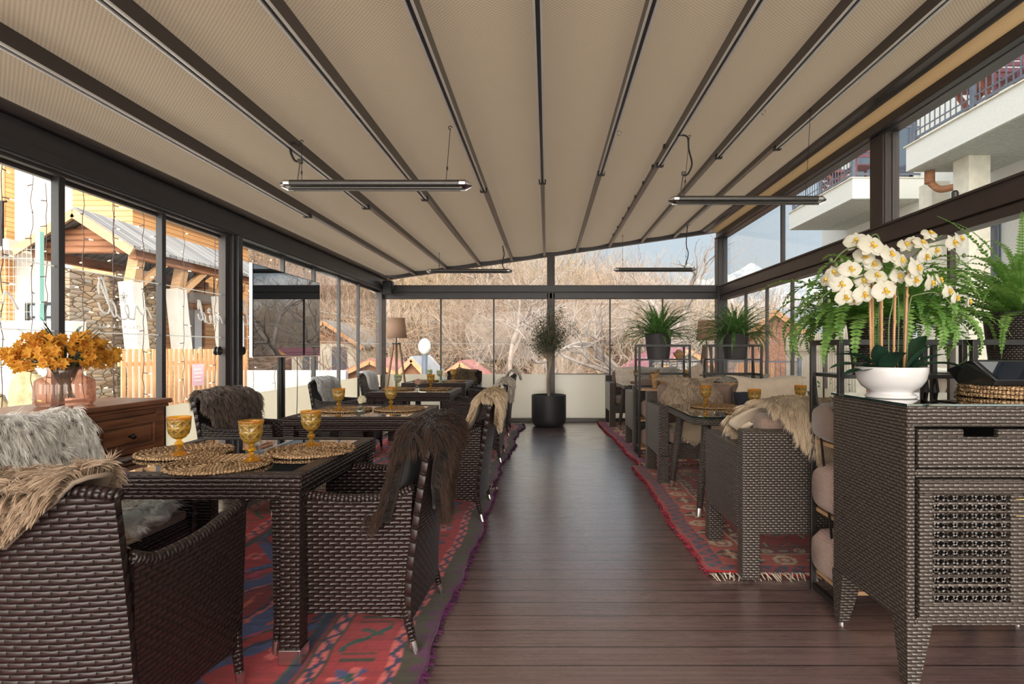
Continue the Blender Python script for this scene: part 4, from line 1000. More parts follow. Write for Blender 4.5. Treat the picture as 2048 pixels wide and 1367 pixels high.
# ================================================================= FUR
def fur(name, label, P, flip, L, cols, n, grp='fur throws', seed=1, flow=(0, 0, -1), lay=.75, wid=.0022, curl=.3, cat='fur throw', hide_col=None, th=.012, up=1.0):
    """P (nu,nv,3) world grid of the hide; strands on the outer side"""
    rs = np.random.RandomState(seed); P = np.asarray(P, float); nu, nv = P.shape[:2]; N = gridn(P) * (-1 if flip else 1)
    org = P.reshape(-1, 3).mean(0); org[2] = P[..., 2].min(); P = P - org
    m = M(); m.shell(P, th, normals=N); hc = np.array(hide_col if hide_col is not None else cols[0]); m.C = [(0, np.broadcast_to(hc, (m.n, 3)))]
    a = rs.rand(n) * (nu - 1.001); b = rs.rand(n) * (nv - 1.001); ia = a.astype(int); ib = b.astype(int); fa = (a - ia)[:, None]; fb = (b - ib)[:, None]
    bl = lambda A: (A[ia, ib] * (1 - fa) * (1 - fb) + A[ia + 1, ib] * fa * (1 - fb) + A[ia, ib + 1] * (1 - fa) * fb + A[ia + 1, ib + 1] * fa * fb)
    p = bl(P); nn = bl(N); nn /= np.linalg.norm(nn, axis=1)[:, None]
    # clumps
    K = max(12, n // 26); ci = rs.randint(0, n, K); cp = p[ci]
    own = np.zeros(n, int); 
    for s_ in range(0, n, 4000): own[s_:s_ + 4000] = ((p[s_:s_ + 4000, None, :] - cp[None]) ** 2).sum(2).argmin(1)
    fdir = np.array(flow, float); fdir /= np.linalg.norm(fdir)
    cf = fdir + rs.randn(K, 3) * curl; f = cf[own] + rs.randn(n, 3) * .12; f -= nn * (f * nn).sum(1)[:, None] * .85
    f /= np.linalg.norm(f, axis=1)[:, None] + 1e-9
    LL = L * (rs.rand(n) * .45 + .65) * (0.75 + .5 * rs.rand(K))[own]
    tipc = cp[own] + cf[own] * 0
    d1 = nn * up + f * (.3 + lay * .3); d1 /= np.linalg.norm(d1, axis=1)[:, None]; d2 = nn * up * .35 + f * (lay + .2) + np.array((0, 0, -.35)); d2 /= np.linalg.norm(d2, axis=1)[:, None]
    d2 = d2 + (tipc - p) / L * .30 * 0
    p1 = p + d1 * LL[:, None] * .40; p2 = p1 + d2 * LL[:, None] * .35; d3 = d2 + np.array((0, 0, -.45)) + rs.randn(n, 3) * .15; d3 /= np.linalg.norm(d3, axis=1)[:, None]; pull = (cp[own] - p) * .35; p2 = p2 + pull * .6; p3 = p2 + d3 * LL[:, None] * .30 + pull * .5
    sd = np.cross(d2, rs.randn(n, 3)); sd /= np.linalg.norm(sd, axis=1)[:, None] + 1e-9; sd *= wid
    V = np.stack([p - sd, p + sd, p1 - sd * .9, p1 + sd * .9, p2 - sd * .6, p2 + sd * .6, p3], 1).reshape(-1, 3); bidx = np.arange(n) * 7
    base = m.n; fa_ = []
    Q = np.stack([bidx, bidx + 1, bidx + 3, bidx + 2], 1); Q2 = Q + 2; T3 = np.stack([bidx + 4, bidx + 5, bidx + 6], 1)
    C0 = np.array(cols[0]); C1 = np.array(cols[1]); 
    low = np.array([mnoise.noise(Vector(x * 6.0)) for x in cp]) * .8 + .5 + (rs.rand(K) - .5) * .5
    k = np.clip(low[own] + (rs.rand(n) - .5) * .4, 0, 1)[:, None]; sc = C0 * (1 - k) + C1 * k
    if len(cols) > 2: tip = np.array(cols[2])
    else: tip = sc * 1.05
    col = np.stack([sc * .8, sc * .8, sc, sc, (sc + tip) / 2, (sc + tip) / 2, sc * 0 + tip], 1).reshape(-1, 3)
    # hand-build mesh for speed
    Vh = np.concatenate(m.V); Fh = m.F; nl = sum(len(q) for q in Fh); me = bpy.data.meshes.new(name)
    me.vertices.add(len(Vh) + len(V)); me.vertices.foreach_set('co', np.concatenate([Vh, V]).ravel().astype(np.float32))
    li = np.concatenate([np.fromiter((q for f_ in Fh for q in f_), np.int64, nl), (Q + base).ravel(), (Q2 + base).ravel(), (T3 + base).ravel()])
    sizes = np.concatenate([[len(q) for q in Fh], np.full(2 * n, 4), np.full(n, 3)]).astype(int)
    me.loops.add(len(li)); me.polygons.add(len(sizes)); me.polygons.foreach_set('loop_start', np.concatenate([[0], np.cumsum(sizes)[:-1]]).astype(np.int32)); me.loops.foreach_set('vertex_index', li.astype(np.int32))
    ca = me.color_attributes.new('Col', 'FLOAT_COLOR', 'POINT'); A = np.ones((len(Vh) + len(V), 4), np.float32); A[:len(Vh), :3] = hc; A[len(Vh):, :3] = np.clip(col, 0, 1); ca.data.foreach_set('color', A.ravel())
    me.update(calc_edges=True); me.materials.append(MATS['fur']); me.polygons.foreach_set('use_smooth', np.ones(len(sizes), bool))
    o = bpy.data.objects.new(name, me); SC.collection.objects.link(o); o.location = org
    return tag(o, label, cat, grp)
def drape(path, cx, width, nu=26, nv=14, seed=0, wob=.02, rag=.12, rz=0, loc=(0, 0, 0), shear=0.0, lim=None):
    """path: list of (y,z) in furniture space from the front, over the top, down the back"""
    c = catmull([(0, y, z) for y, z in path], 8); Ls = np.concatenate([[0], np.cumsum(np.linalg.norm(np.diff(c, axis=0), axis=1))]); P = np.zeros((nu, nv, 3)); rs_ = random.Random(seed); ph = [rs_.uniform(0, 6) for _ in range(6)]
    for i in range(nu):
        q = i / (nu - 1); s_ = q * Ls[-1]; y = np.interp(s_, Ls, c[:, 1]); z = np.interp(s_, Ls, c[:, 2]); w = width(q) if callable(width) else width
        w *= (1 + rag * math.sin(q * 9 + ph[0]) + rag * .6 * math.sin(q * 17 + ph[1])) * min(1, .45 + 3.2 * min(q, 1 - q))
        for j in range(nv):
            v = j / (nv - 1) * 2 - 1; en = (1 - abs(v) ** 2) 
            xx = cx + v * w / 2 + shear * (q - .5); ex = max(0, abs(xx) - lim) if lim else 0
            P[i, j] = (xx - math.copysign(ex * .55, xx), y + wob * math.sin(v * 5 + ph[2] + q * 3) * .4, z + wob * .5 * math.sin(v * 4 + ph[3]) - ex * .8)
    co, si = math.cos(rz), math.sin(rz); X = P[..., 0].copy(); Y = P[..., 1].copy(); P[..., 0] = X * co - Y * si + loc[0]; P[..., 1] = X * si + Y * co + loc[1]; P[..., 2] += loc[2]; return P
def on_chair(key, path, cx, width, **k):
    x, y, rz = chairs[key]; return drape(path, cx, width, rz=rz, loc=(x, y, ZR), lim=.275, **k)
TOP = [(-.262, .86), (-.32, .893), (-.375, .89), (-.395, .86)]
fr = lambda z0: [(-.255, z0)] + TOP
WH = ((.88, .85, .79), (.94, .92, .88), (.97, .96, .93))
fur('sheepskin_throw', 'tan curly sheepskin over the back of the bottom left chair', on_chair('C1', [(-.14, .47), (-.215, .62)] + TOP + [(-.385, .80), (-.378, .715)], -.06, lambda q: .52, seed=3, shear=-.04), False, .055, ((.30, .20, .125), (.52, .39, .27), (.62, .48, .35)), 46000, seed=1, lay=.30, wid=.0020, curl=1.0, flow=(-.2,-.3,-.5), up=1.4, hide_col=(.45, .35, .26))
fur('sheepskin_throw', 'long-haired white sheepskin over the chair beside the sideboard', on_chair('L1', [(.26, .455), (.14, .478), (.0, .478), (-.13, .50), (-.20, .60), (-.232, .74)] + TOP[:1] + [(-.31, .900), (-.37, .885), (-.39, .82)], .0, lambda q: .60, seed=5, nu=34, rag=.05), False, .085, WH, 42000, seed=2, lay=.6, wid=.0019, curl=.5, hide_col=(.8, .76, .68), flow=(.3, -.3, -.6), up=1.5)
fur('sheepskin_throw', 'very dark brown long-haired skin over the chair at the nearest left table', on_chair('C2', [(-.14, .50), (-.215, .66)] + TOP + [(-.375, .78), (-.36, .64), (-.35, .55)], -.09, lambda q: .60 - .26 * q, seed=8, nu=30, nv=20, rag=.06), False, .10, ((.010, .006, .0045), (.045, .023, .015), (.085, .045, .028)), 44000, seed=3, lay=.9, wid=.0017, curl=.35, hide_col=(.02, .012, .008), flow=(.1, -.15, -1))
fur('sheepskin_throw', 'blonde fluffy sheepskin over the chair at the second left table', on_chair('C3', [(-.17, .63), (-.225, .74)] + TOP + [(-.39, .78), (-.375, .67)], -.04, .56, seed=9, nv=18, rag=.06), False, .075, ((.44, .29, .15), (.68, .54, .37), (.80, .68, .52)), 26000, seed=4, lay=.8, wid=.0026, hide_col=(.5, .38, .25))
fur('sheepskin_throw', 'pale grey sheepskin over the chair at the third left table', on_chair('C4', [(-.17, .66), (-.225, .76)] + TOP + [(-.39, .79), (-.375, .68)], -.04, .52, seed=10, rag=.06), False, .06, ((.48, .42, .35), (.72, .67, .60)), 9000, seed=5, wid=.0035)
fur('sheepskin_throw', 'white skin with curled edge over the farthest aisle chair', on_chair('C5', [(-.20, .72), (-.24, .80), (-.262, .88), (-.33, .93), (-.40, .91), (-.44, .85), (-.45, .80)], .02, .30, seed=11), False, .025, ((.62, .58, .52), (.80, .77, .72)), 5000, seed=6, wid=.004)
fur('sheepskin_throw', 'grey-brown sheepskin over the chair at the second left table, by the glass', on_chair('L2', [(-.12, .52), (-.20, .62), (-.232, .76)] + TOP + [(-.40, .78)], -.0, .56, seed=12), False, .085, ((.075, .052, .045), (.22, .165, .14), (.33, .26, .22)), 20000, seed=7, lay=.6, wid=.0026, curl=.5, hide_col=(.15, .11, .09), flow=(.2, -.4, -.7))
fur('sheepskin_throw', 'silver-grey sheepskin on the chair below the television', on_chair('L3', [(-.10, .49), (-.20, .60), (-.232, .76)] + TOP[:3], .05, .42, seed=13), False, .05, ((.48, .47, .46), (.76, .76, .76)), 9000, seed=8, wid=.0035)
fur('sheepskin_throw', 'white skin hanging on the chair nearest the left floor lamp', on_chair('L4', [(.0, .48), (-.12, .50), (-.20, .60), (-.232, .76)] + TOP[:3], .0, .44, seed=14), False, .04, ((.70, .68, .66), (.86, .85, .84)), 8000, seed=9, wid=.004)
fur('sheepskin_throw', 'short brown fur on the chair at the far end of the left tables', on_chair('L5', [(-.20, .55), (-.235, .76)] + TOP[:3], .0, .46, seed=15), False, .025, ((.12, .085, .05), (.28, .20, .12)), 7000, seed=10, wid=.004)
CU = [(-.03, .52), (-.10, .70)]; CT = [(-.16, .895), (-.23, .925), (-.30, .915)]
def on_sofa(loc, rz, path, cx, width, **k): return drape(path, cx, width, rz=rz, loc=(*loc, ZR), **k)
fur('sheepskin_throw', 'cream long-haired sheepskin falling over the back of the nearest sofa', on_sofa((1.90, 3.36), 0, [(-.08, .72)] + CT + [(-.375, .85), (-.40, .76), (-.395, .66)], -.46, lambda q: .66 - .36 * q, seed=21, shear=.24), False, .10, ((.46, .33, .20), (.70, .57, .40), (.78, .66, .50)), 40000, 'fur throws', 11, lay=.9, wid=.0022, hide_col=(.6, .5, .38))
fur('sheepskin_throw', 'tan and grey sheepskin on the left half of the sofa facing the camera', on_sofa((1.89, 5.56), math.pi, [(.0, .58), (-.10, .70)] + CT + [(-.33, .86)], .44, .58, seed=22), False, .045, ((.42, .31, .22), (.74, .62, .48)), 16000, 'fur throws', 12, wid=.003, curl=.5)
fur('sheepskin_throw', 'cream sheepskin on the seat of the sofa facing the camera', on_sofa((1.89, 5.56), math.pi, [(-.12, .50), (.10, .505), (.34, .50), (.39, .44), (.395, .38)], .42, .52, seed=23), False, .04, ((.62, .50, .36), (.82, .74, .62)), 10000, 'fur throws', 13, wid=.003)
fur('sheepskin_throw', 'white sheepskin laid along the farthest sofa backrest', on_sofa((1.86, 9.36), math.pi, [(.0, .62), (-.10, .76)] + CT + [(-.33, .88)], .12, 1.05, seed=24), False, .04, ((.66, .62, .56), (.84, .81, .77)), 9000, 'fur throws', 14, wid=.0045)
fur('sheepskin_throw', 'white sheepskin strip on the sofa behind the middle plant racks', on_sofa((1.90, 7.17), 0, [(-.10, .80)] + CT + [(-.375, .84)], .40, .75, seed=25), False, .035, ((.66, .60, .52), (.82, .78, .72)), 8000, 'fur throws', 15, wid=.004)
# hide with suede side up
def hide(label, P, flip=False):
    org = P.reshape(-1, 3).mean(0); org[2] = P[..., 2].min(); N = gridn(P) * (-1 if flip else 1); m = M(); m.shell(P - org, .009, normals=N); o = m.build('hide_throw', 'hide_suede', None, loc=org, smooth=True); return tag(o, label, 'throw', 'suede hides')
hide('pale suede hide over the right half of the sofa facing the camera', on_sofa((1.89, 5.56), math.pi, [(.08, .535), (-.0, .60), (-.07, .72), (-.13, .915), (-.24, .95), (-.31, .92), (-.36, .86)], -.36, .74, seed=31, wob=.035, nv=26, rag=.08))
hide('creased beige hide hanging over the left arm of the nearest sofa', on_sofa((1.90, 3.36), 0, [(.22, .60), (.12, .70), (.03, .735), (-.08, .78), (-.17, .84)], -.70, .22, seed=33, wob=.05, nu=20, nv=18, rag=.12))
# scatter cushions
def cushion(label, loc, size, mat, rot, nm='cushion'):
    a, b, c = size; P = []; n = 14; m = M()
    for s_ in (1, -1):
        V = []
        for i in range(n):
            for j in range(n):
                u = i / (n - 1) * 2 - 1; v = j / (n - 1) * 2 - 1; h = (max(0, 1 - u ** 4) * max(0, 1 - v ** 4)) ** .5; pin = 1 - .06 * (abs(u * v))
                V.append((u * a / 2 * pin * (1 - .05 * (1 - v * v)), v * b / 2 * pin * (1 - .05 * (1 - u * u)), s_ * c / 2 * h))
        f = [(i * n + j, (i + 1) * n + j, (i + 1) * n + j + 1, i * n + j + 1) for i in range(n - 1) for j in range(n - 1)]
        m.add(V, f if s_ > 0 else [q[::-1] for q in f])
    o = m.build(nm, mat, None, loc=loc, smooth=True); o.rotation_euler = rot; return tag(o, label, 'cushion')
cushion('striped beige cushion at the left end of the farthest sofa', (1.32, 9.30, .80), (.42, .36, .15), 'pillow_stripe', (R(70), R(0), R(8)))
cushion('black cushion between the fur and the hide on the sofa facing the camera', (1.93, 5.47, .68), (.24, .34, .12), 'cushion_navy', (R(74), 0, 0))
cushion('beige cushion leaning in the right corner of the farthest sofa', (2.42, 9.30, .80), (.44, .38, .15), 'hide_suede', (R(70), R(-25), R(-8)))
# ================================================================= TABLEWARE
def placemat_proto(label):
    m = M(); R_ = .205
    # braided spiral
    V = []; n = 40; turns = 9; pitch = R_ / turns
    for k in range(turns):
        r = pitch * (k + .5); q = max(14, int(2 * math.pi * r / .011)); a = np.arange(q) * 2 * math.pi / q
        for sgn in (0, 1):
            off = a * max(6, int(2 * math.pi * r / .030)) + sgn * math.pi
            pts = np.stack([(r + .0055 * np.cos(off)) * np.cos(a), (r + .0055 * np.cos(off)) * np.sin(a), .0085 + .0035 * np.sin(off)], 1)
            m.tube(pts, .0072, 5, closed=True)
    m.lathe([(0, .003), (R_ - .008, .003), (R_ - .004, .008), (0, .008)], n=48)
    o = m.build('woven_placemat', 'seagrass', None, smooth=True); return tag(o, label, 'placemat', 'round woven placemats on tables')
ZT = .7385 + ZR + .001
mats_at = [('under the leftmost goblet on the nearest left table', -1.70, 2.66), ('at the front edge of the nearest left table', -1.375, 2.37), ('at the right corner of the nearest left table', -1.125, 2.70),
           ('left one on the second left table', -1.62, 4.55), ('right one on the second left table', -1.20, 4.60), ('left one on the third left table', -1.84, 7.0), ('right one on the third left table', -1.38, 7.0),
           ('left one on the farthest left table', -1.90, 8.85), ('right one on the farthest left table', -1.44, 8.85)]
mats2 = [('under the left goblet on the near right table', 1.42, 4.78), ('under the middle goblet on the near right table', 1.56, 4.31), ('at the right end of the near right table', 2.28, 4.78), ('on the left of the far right table', 1.45, 8.45), ('on the right of the far right table', 2.15, 8.45)]
pm = None; k = 0
for i, (l, x, y) in enumerate(mats_at + mats2):
    z = ZT if i < len(mats_at) else .741 + ZR + .001
    lab = 'round braided seagrass placemat, ' + l
    if pm is None: pm = placemat_proto(lab); o = pm
    else: o = pm.copy(); SC.collection.objects.link(o); o['label'] = lab
    o.location = (x, y, z); o.rotation_euler = (0, 0, i * .7)
def goblet(label, c1, c2):
    t_ = thing('goblet', label, 'goblet', group='pressed glass goblets')
    m = M(); m.lathe([(0, .070), (.018, .072), (.028, .078), (.040, .094), (.046, .118), (.0475, .145), (.048, .158), (.046, .158), (.0455, .145), (.044, .119), (.038, .097), (.025, .081), (.015, .076), (0, .075)], n=48); m.build('bowl', c1, t_, smooth=True)
    m = M(); m.lathe([(.048, .158), (.0495, .161), (.050, .170), (.048, .170), (.0465, .162), (.046, .158)], n=48); m.build('rim', c2, t_, smooth=True)
    m = M(); m.lathe([(0, 0), (.042, 0), (.043, .003), (.030, .009), (.014, .018), (.009, .026), (.009, .034), (.017, .040), (.019, .048), (.016, .055), (.009, .060), (.010, .066), (.018, .073), (0, .073)], n=24); m.build('stem', c2, t_, smooth=False)
    return t_
ga = goblet('a', 'amber_facet', 'amber_glass'); gg = goblet('g', 'green_facet', 'green_glass')
GP = [('a', 'amber goblet farthest left, on the nearest left table', -1.654, 2.54, 1), ('a', 'amber goblet at the front edge of the nearest left table', -1.262, 2.41, 1), ('a', 'amber goblet at the right corner of the nearest left table', -1.165, 2.79, 1),
      ('a', 'amber goblet on the left placemat of the second left table', -1.63, 4.42, 1), ('a', 'amber goblet on the right placemat of the second left table', -1.262, 4.57, 1),
      ('g', 'green goblet on the left placemat of the third left table', -1.84, 6.98, 1), ('a', 'amber goblet on the right placemat of the third left table', -1.43, 6.95, 1),
      ('g', 'green goblet on the farthest left table, the left of two', -1.83, 8.78, 1), ('g', 'green goblet on the farthest left table, the right of two', -1.70, 8.95, 0), ('a', 'amber goblet on the farthest left table', -1.455, 8.78, 1),
      ('a', 'amber goblet at the left end of the near right table', 1.33, 4.74, 2), ('a', 'amber goblet in the middle of the near right table', 1.575, 4.29, 2), ('a', 'amber goblet at the right end of the near right table', 2.135, 4.76, 2),
      ('a', 'leftmost amber goblet on the far right table', 1.33, 8.40, 2), ('a', 'amber goblet behind the carved vessels on the far right table', 1.50, 8.05, 3), ('a', 'amber goblet seen through the right side of the left plant rack', 2.05, 8.30, 2), ('g', 'pale green goblet seen between the two plant racks on the far right table', 2.36, 8.40, 3)]
fst = {}
for kd, l, x, y, on in GP:
    z = {0: ZT, 1: ZT + .0165, 2: .742 + ZR + .0165, 3: .742 + ZR + .001}[on]; src = ga if kd == 'a' else gg
    if kd not in fst: o = src; o['label'] = l; fst[kd] = 1; o.location = (x, y, z)
    else: dup(src, (x, y, z), rnd.uniform(0, 3), l)
rr = random.Random(5)
def ballflower(label, x, y, z, mat, r=.032):
    t_ = thing('bud_vase', label, 'vase', (x, y, z), group='little flower vases on tables')
    m = M(); m.lathe([(0, .001), (.025, .001), (.036, .012), (.038, .026), (.030, .042), (.016, .050), (.015, .058), (.019, .066), (.017, .066), (.013, .058), (.014, .050), (.027, .041), (.035, .026), (.033, .013), (.024, .005), (0, .005)], n=32); m.build('glass_bowl', 'clear_glass', t_, smooth=True)
    t2 = thing('flower', label.replace('little clear vase holding', 'single').split(' on ')[0] + ' standing in the little clear vase on ' + label.split(' on ', 1)[1], 'flower', (x, y, z + .008), group='single table flowers')
    m = M(); m.tube(catmull([(0, 0, .0), (.004, 0, .04), (.012, 0, .085)], 4), .0018, 5); m.build('stem', 'leaf_stem', t2)
    m = M()
    for i in range(60):
        a = rr.uniform(0, 6.28); e = rr.uniform(-.4, 1.5); d = np.array((math.cos(a) * math.cos(e), math.sin(a) * math.cos(e), math.sin(e))); petalflower(m, np.array((.012, 0, .098)) + d * r * .55, d, r * .62, 3, .5, .9)
    m.build('blossom', mat, t2)
ballflower('little clear vase holding a cream flower on the nearest left table', -1.47, 2.83, ZT, 'petal_pale')
ballflower('little clear vase holding a white flower on the second left table', -1.42, 4.30, ZT, 'petal_pale', .038)
ballflower('little clear vase holding a dusty pink flower on the third left table', -1.545, 6.72, ZT, 'petal_pink', .045)
ballflower('little clear vase holding a pale flower on the farthest left table', -1.58, 8.72, ZT, 'petal_pale', .045)
ballflower('little clear vase holding a cream flower on the near right table', 1.90, 4.42, .742 + ZR, 'petal_pale', .040)
ballflower('little clear vase holding a white flower on the far right table', 1.86, 8.30, .742 + ZR, 'petal_pale', .035)

# ================================================================= PLANT RACKS
SH = (.11, .43, .78, 1.125)
def rack(label):
    t_ = thing('metal_plant_rack', label, 'rack'); w, d, h = .30, .15, 1.29; b = .0125
    for sx_ in (-1, 1):
        for sy_ in (-1, 1):
            m = M(); x, y = sx_ * (w - b), sy_ * (d - b); m.box((x - b, y - b, 0), (x + b, y + b, h)); m.build('post', 'rack_metal', t_, bevel=.002)
        for z in (h - b, .945, .03): m = M(); m.box((sx_ * (w - b) - b * .9, -d + .025, z - b), (sx_ * (w - b) + b * .9, d - .025, z + b)); m.build('side_bar', 'rack_metal', t_)
        m = M(); m.beam((sx_ * (w - b), -d + .03, .05), (sx_ * (w - b), d - .03, SH[3] - .02), .009, .009); m.build('brace', 'rack_metal', t_)
    for sy_ in (-1, 1):
        y = sy_ * (d - b)
        for z in (h - b,) if sy_ < 0 else (h - b, .945): m = M(); m.box((-w + .025, y - b * .8, z - b), (w - .025, y + b * .8, z + b)); m.build('cross_bar', 'rack_metal', t_)
    for z in SH:
        m = M(); m.box((-w + .026, -d + .006, z - .018), (w - .026, d - .006, z)); m.build('shelf', 'rack_metal' if z > 1 else 'light_wood', t_)
    return t_
ra = rack('black metal rack behind the cabinet, holding the fern in a woven pot'); ra.location = (1.665, 2.79, 0); ra['group'] = 'black metal plant racks'
dup(ra, (2.29, 2.79, 0), 0, 'black metal rack at the right edge, behind the tray')
dup(ra, (1.345, 6.60, ZR), 0, 'black metal rack behind the sofa, with fern and wooden bowl')
dup(ra, (2.165, 6.60, ZR), 0, 'black metal rack beside the right floor lamp, with grey fern pot')
# pots
def pot(label, x, y, z, r, h, mat, nm='plant_pot', rimless=False):
    m = M(); m.lathe([(0, .0), (r * .78, 0), (r * .80, .01), (r * .97, h - .012), (r, h - .004), (r * .985, h), (r * .93, h - .002), (r * .91, h - .03), (0, h - .03)], n=40); m.FI = [0] * len(m.F)
    o = m.build(nm, mat, None, loc=(x, y, z), autosm=35); return tag(o, label, 'pot', 'plant pots on the racks')
p1 = pot('smooth dark grey pot on the left middle rack', 1.30, 6.60, SH[3] + ZR + .001, .158, .29, 'pot_grey')
p2 = pot('smooth dark grey pot on the rack beside the right floor lamp', 2.20, 6.60, SH[3] + ZR + .001, .155, .29, 'pot_grey')
p3 = pot('brown woven pot behind the orchid', 1.64, 2.79, SH[3] + .001, .148, .27, 'wicker_pot')
p4 = pot('brown woven pot at the right edge of the picture', 2.35, 2.79, SH[3] + .001, .165, .30, 'wicker_pot')
def frond(ml, ms_, p0, az, L, el, droop, lw, npair, rg, tip=.15, twist=0):
    d = np.array((math.cos(az), math.sin(az), 0)); n = 16; P = [np.array(p0, float)]; e = el; E = [e]
    for k in range(n):
        e2 = e - droop * (k / n) ** 1.2 * 2 / n * 1.6; P.append(P[-1] + (d * math.cos(e) + np.array((0, 0, math.sin(e)))) * L / n); e = e2; E.append(e)
    P = np.array(P); ms_.tube(P, np.linspace(.0022, .0008, n + 1), 4, caps=False)
    side = np.array((-math.sin(az), math.cos(az), 0)); V = []; Fc = []
    for k in range(npair):
        q = (k + 2) / (npair + 2); i = q * n; i0 = min(n - 1, int(i)); f = i - i0; p = P[i0] * (1 - f) + P[i0 + 1] * f; tg = P[i0 + 1] - P[i0]; tg /= np.linalg.norm(tg); up = np.cross(side, tg)
        ll = lw * (math.sin(math.pi * min(1, q * .9 + .12)) ** .6) * (1 - .55 * q) * rg.uniform(.85, 1.1); ww = L / npair * .52
        for s_ in (-1, 1):
            dd = side * s_ * .92 + tg * .35 + up * rg.uniform(-.35, .15); dd /= np.linalg.norm(dd); b = len(V)
            V += [p - tg * ww * .6, p + dd * ll * .5 - tg * ww * .8 + up * .002, p + dd * ll, p + dd * ll * .5 + tg * ww * .9 + up * .002, p + tg * ww * .6]; Fc += [(b, b + 1, b + 3, b + 4), (b + 1, b + 2, b + 3)]
    ml.add(V, Fc)
def fern(label, x, y, z, n, Lr, lw, npair, mat, seed, els=(.2, 1.35), droop=(.8, 1.8), r0=.05, zoff=0):
    t_ = thing('potted_fern', label, 'fern', (x, y, z), group='ferns on the racks'); rg = random.Random(seed); ml = M(); ms_ = M()
    for i in range(n):
        az = 2 * math.pi * (i * .618 % 1) + rg.uniform(-.2, .2); q = (i + .5) / n; el = els[1] - (els[1] - els[0]) * q ** .8 + rg.uniform(-.12, .12)
        frond(ml, ms_, (r0 * math.cos(az) * q, r0 * math.sin(az) * q, -.03), az, rg.uniform(*Lr), el, rg.uniform(*droop), lw * rg.uniform(.8, 1.15), npair, rg)
    ml.build('fronds', mat, t_); ms_.build('stalks', 'leaf_stem', t_); m = M(); m.lathe([(0, -.045), (r0 * 2.2, -.045), (r0 * 2.2, -.030), (0, -.022)], n=20); m.build('soil', 'soil', t_)
fern('bushy fern with upright narrow fronds in the left grey pot', 1.30, 6.60, SH[3] + ZR + .29, 140, (.36, .60), .034, 34, 'fern_small', 3, (.05, 1.40), (.4, 1.4))
fern('bushy fern spreading to the right in the grey pot by the lamp', 2.20, 6.60, SH[3] + ZR + .29, 150, (.40, .66), .034, 34, 'fern_small', 4, (.05, 1.30), (.6, 1.8))
fern('large fern with drooping fronds in the woven pot behind the orchid', 1.64, 2.79, SH[3] + .27, 120, (.38, .66), .082, 32, 'fern_leaf', 5, (.15, 1.25), (1.2, 2.6))
fern('tall arching fern in the woven pot at the right edge', 2.35, 2.79, SH[3] + .30, 125, (.40, .68), .044, 36, 'fern_leaf', 8, (.15, 1.4), (.5, 1.8))
# things on the racks
t_ = thing('wooden_bowl', 'turned wooden bowl beside the left grey fern pot', 'bowl', (1.535, 6.58, SH[3] + ZR + .001), group='wooden bowls on rack')
m = M(); m.lathe([(0, 0), (.034, 0), (.036, .010), (.058, .040), (.066, .068), (.062, .068), (.052, .040), (.030, .014), (0, .012)], n=28); m.build('bowl', 'carved_wood', t_, smooth=True)
t_ = thing('wooden_bowl', 'small wooden bowl stacked upside down in the larger one', 'bowl', (1.535, 6.58, SH[3] + ZR + .070), group='wooden bowls on rack')
m = M(); m.lathe([(.040, 0), (.040, .012), (.028, .030), (.012, .036), (0, .036)], n=24); m.build('bowl', 'carved_wood', t_, smooth=True)
for i, (x, h, a, l) in enumerate(((1.255, .17, .25, 'tall pointed carved wooden vessel on the left middle rack'), (1.36, .125, -.2, 'short flared carved wooden vessel on the left middle rack'))):
    m = M(); n = 28; V = []
    for k, (r, z) in enumerate([(.034, 0), (.030, .01), (.038, h * .5), (.052, h * .85), (.056, h), (.050, h), (.034, h * .5), (.02, .02)]):
        for j in range(n):
            q = j / n * 2 * math.pi; zz = z + (0.05 * max(0, math.cos(q)) ** 2 if k in (4, 5) and i == 0 else 0); V.append((r * math.cos(q), r * .75 * math.sin(q), zz))
    m.add(V, [(k * n + j, k * n + (j + 1) % n, (k + 1) * n + (j + 1) % n, (k + 1) * n + j) for k in range(7) for j in range(n)] + [tuple(range(n))[::-1], tuple(range(7 * n, 8 * n))])
    o = m.build('carved_vessel', 'carved_wood', None, loc=(x, 6.58, SH[2] + ZR + .001), rz=a, smooth=True); tag(o, l, 'vessel', 'carved vessels on rack')
m = M(); n = 40; V = []
for s_, z0 in ((1, 0.0), (1, .06)):
    for j in range(n + 1):
        q = j / n * 2 - 1; V.append((q * (.20 + (.035 if z0 else 0)), -.03, z0 + (.014 * abs(math.sin(q * 12)) if z0 and abs(q) < .32 else 0)))
V2 = [(a, .03, c) for a, b, c in V]; K = n + 1
m.add(V + V2, [(j, j + 1, K + j + 1, K + j) for j in range(n)] + [(2 * K + j + 1, 2 * K + j, 3 * K + j, 3 * K + j + 1) for j in range(n)] + [(K + j, K + j + 1, 3 * K + j + 1, 3 * K + j) for j in range(n)] + [(j + 1, j, 2 * K + j, 2 * K + j + 1) for j in range(n)] + [(0, K, 3 * K, 2 * K), (K - 1, 3 * K - 1, 4 * K - 1, 2 * K - 1)])
o = m.build('wooden_trough', 'light_wood', None, loc=(2.12, 6.56, SH[2] + ZR + .001)); tag(o, 'long pale wooden trough with scalloped edge on the right middle rack', 'trough')
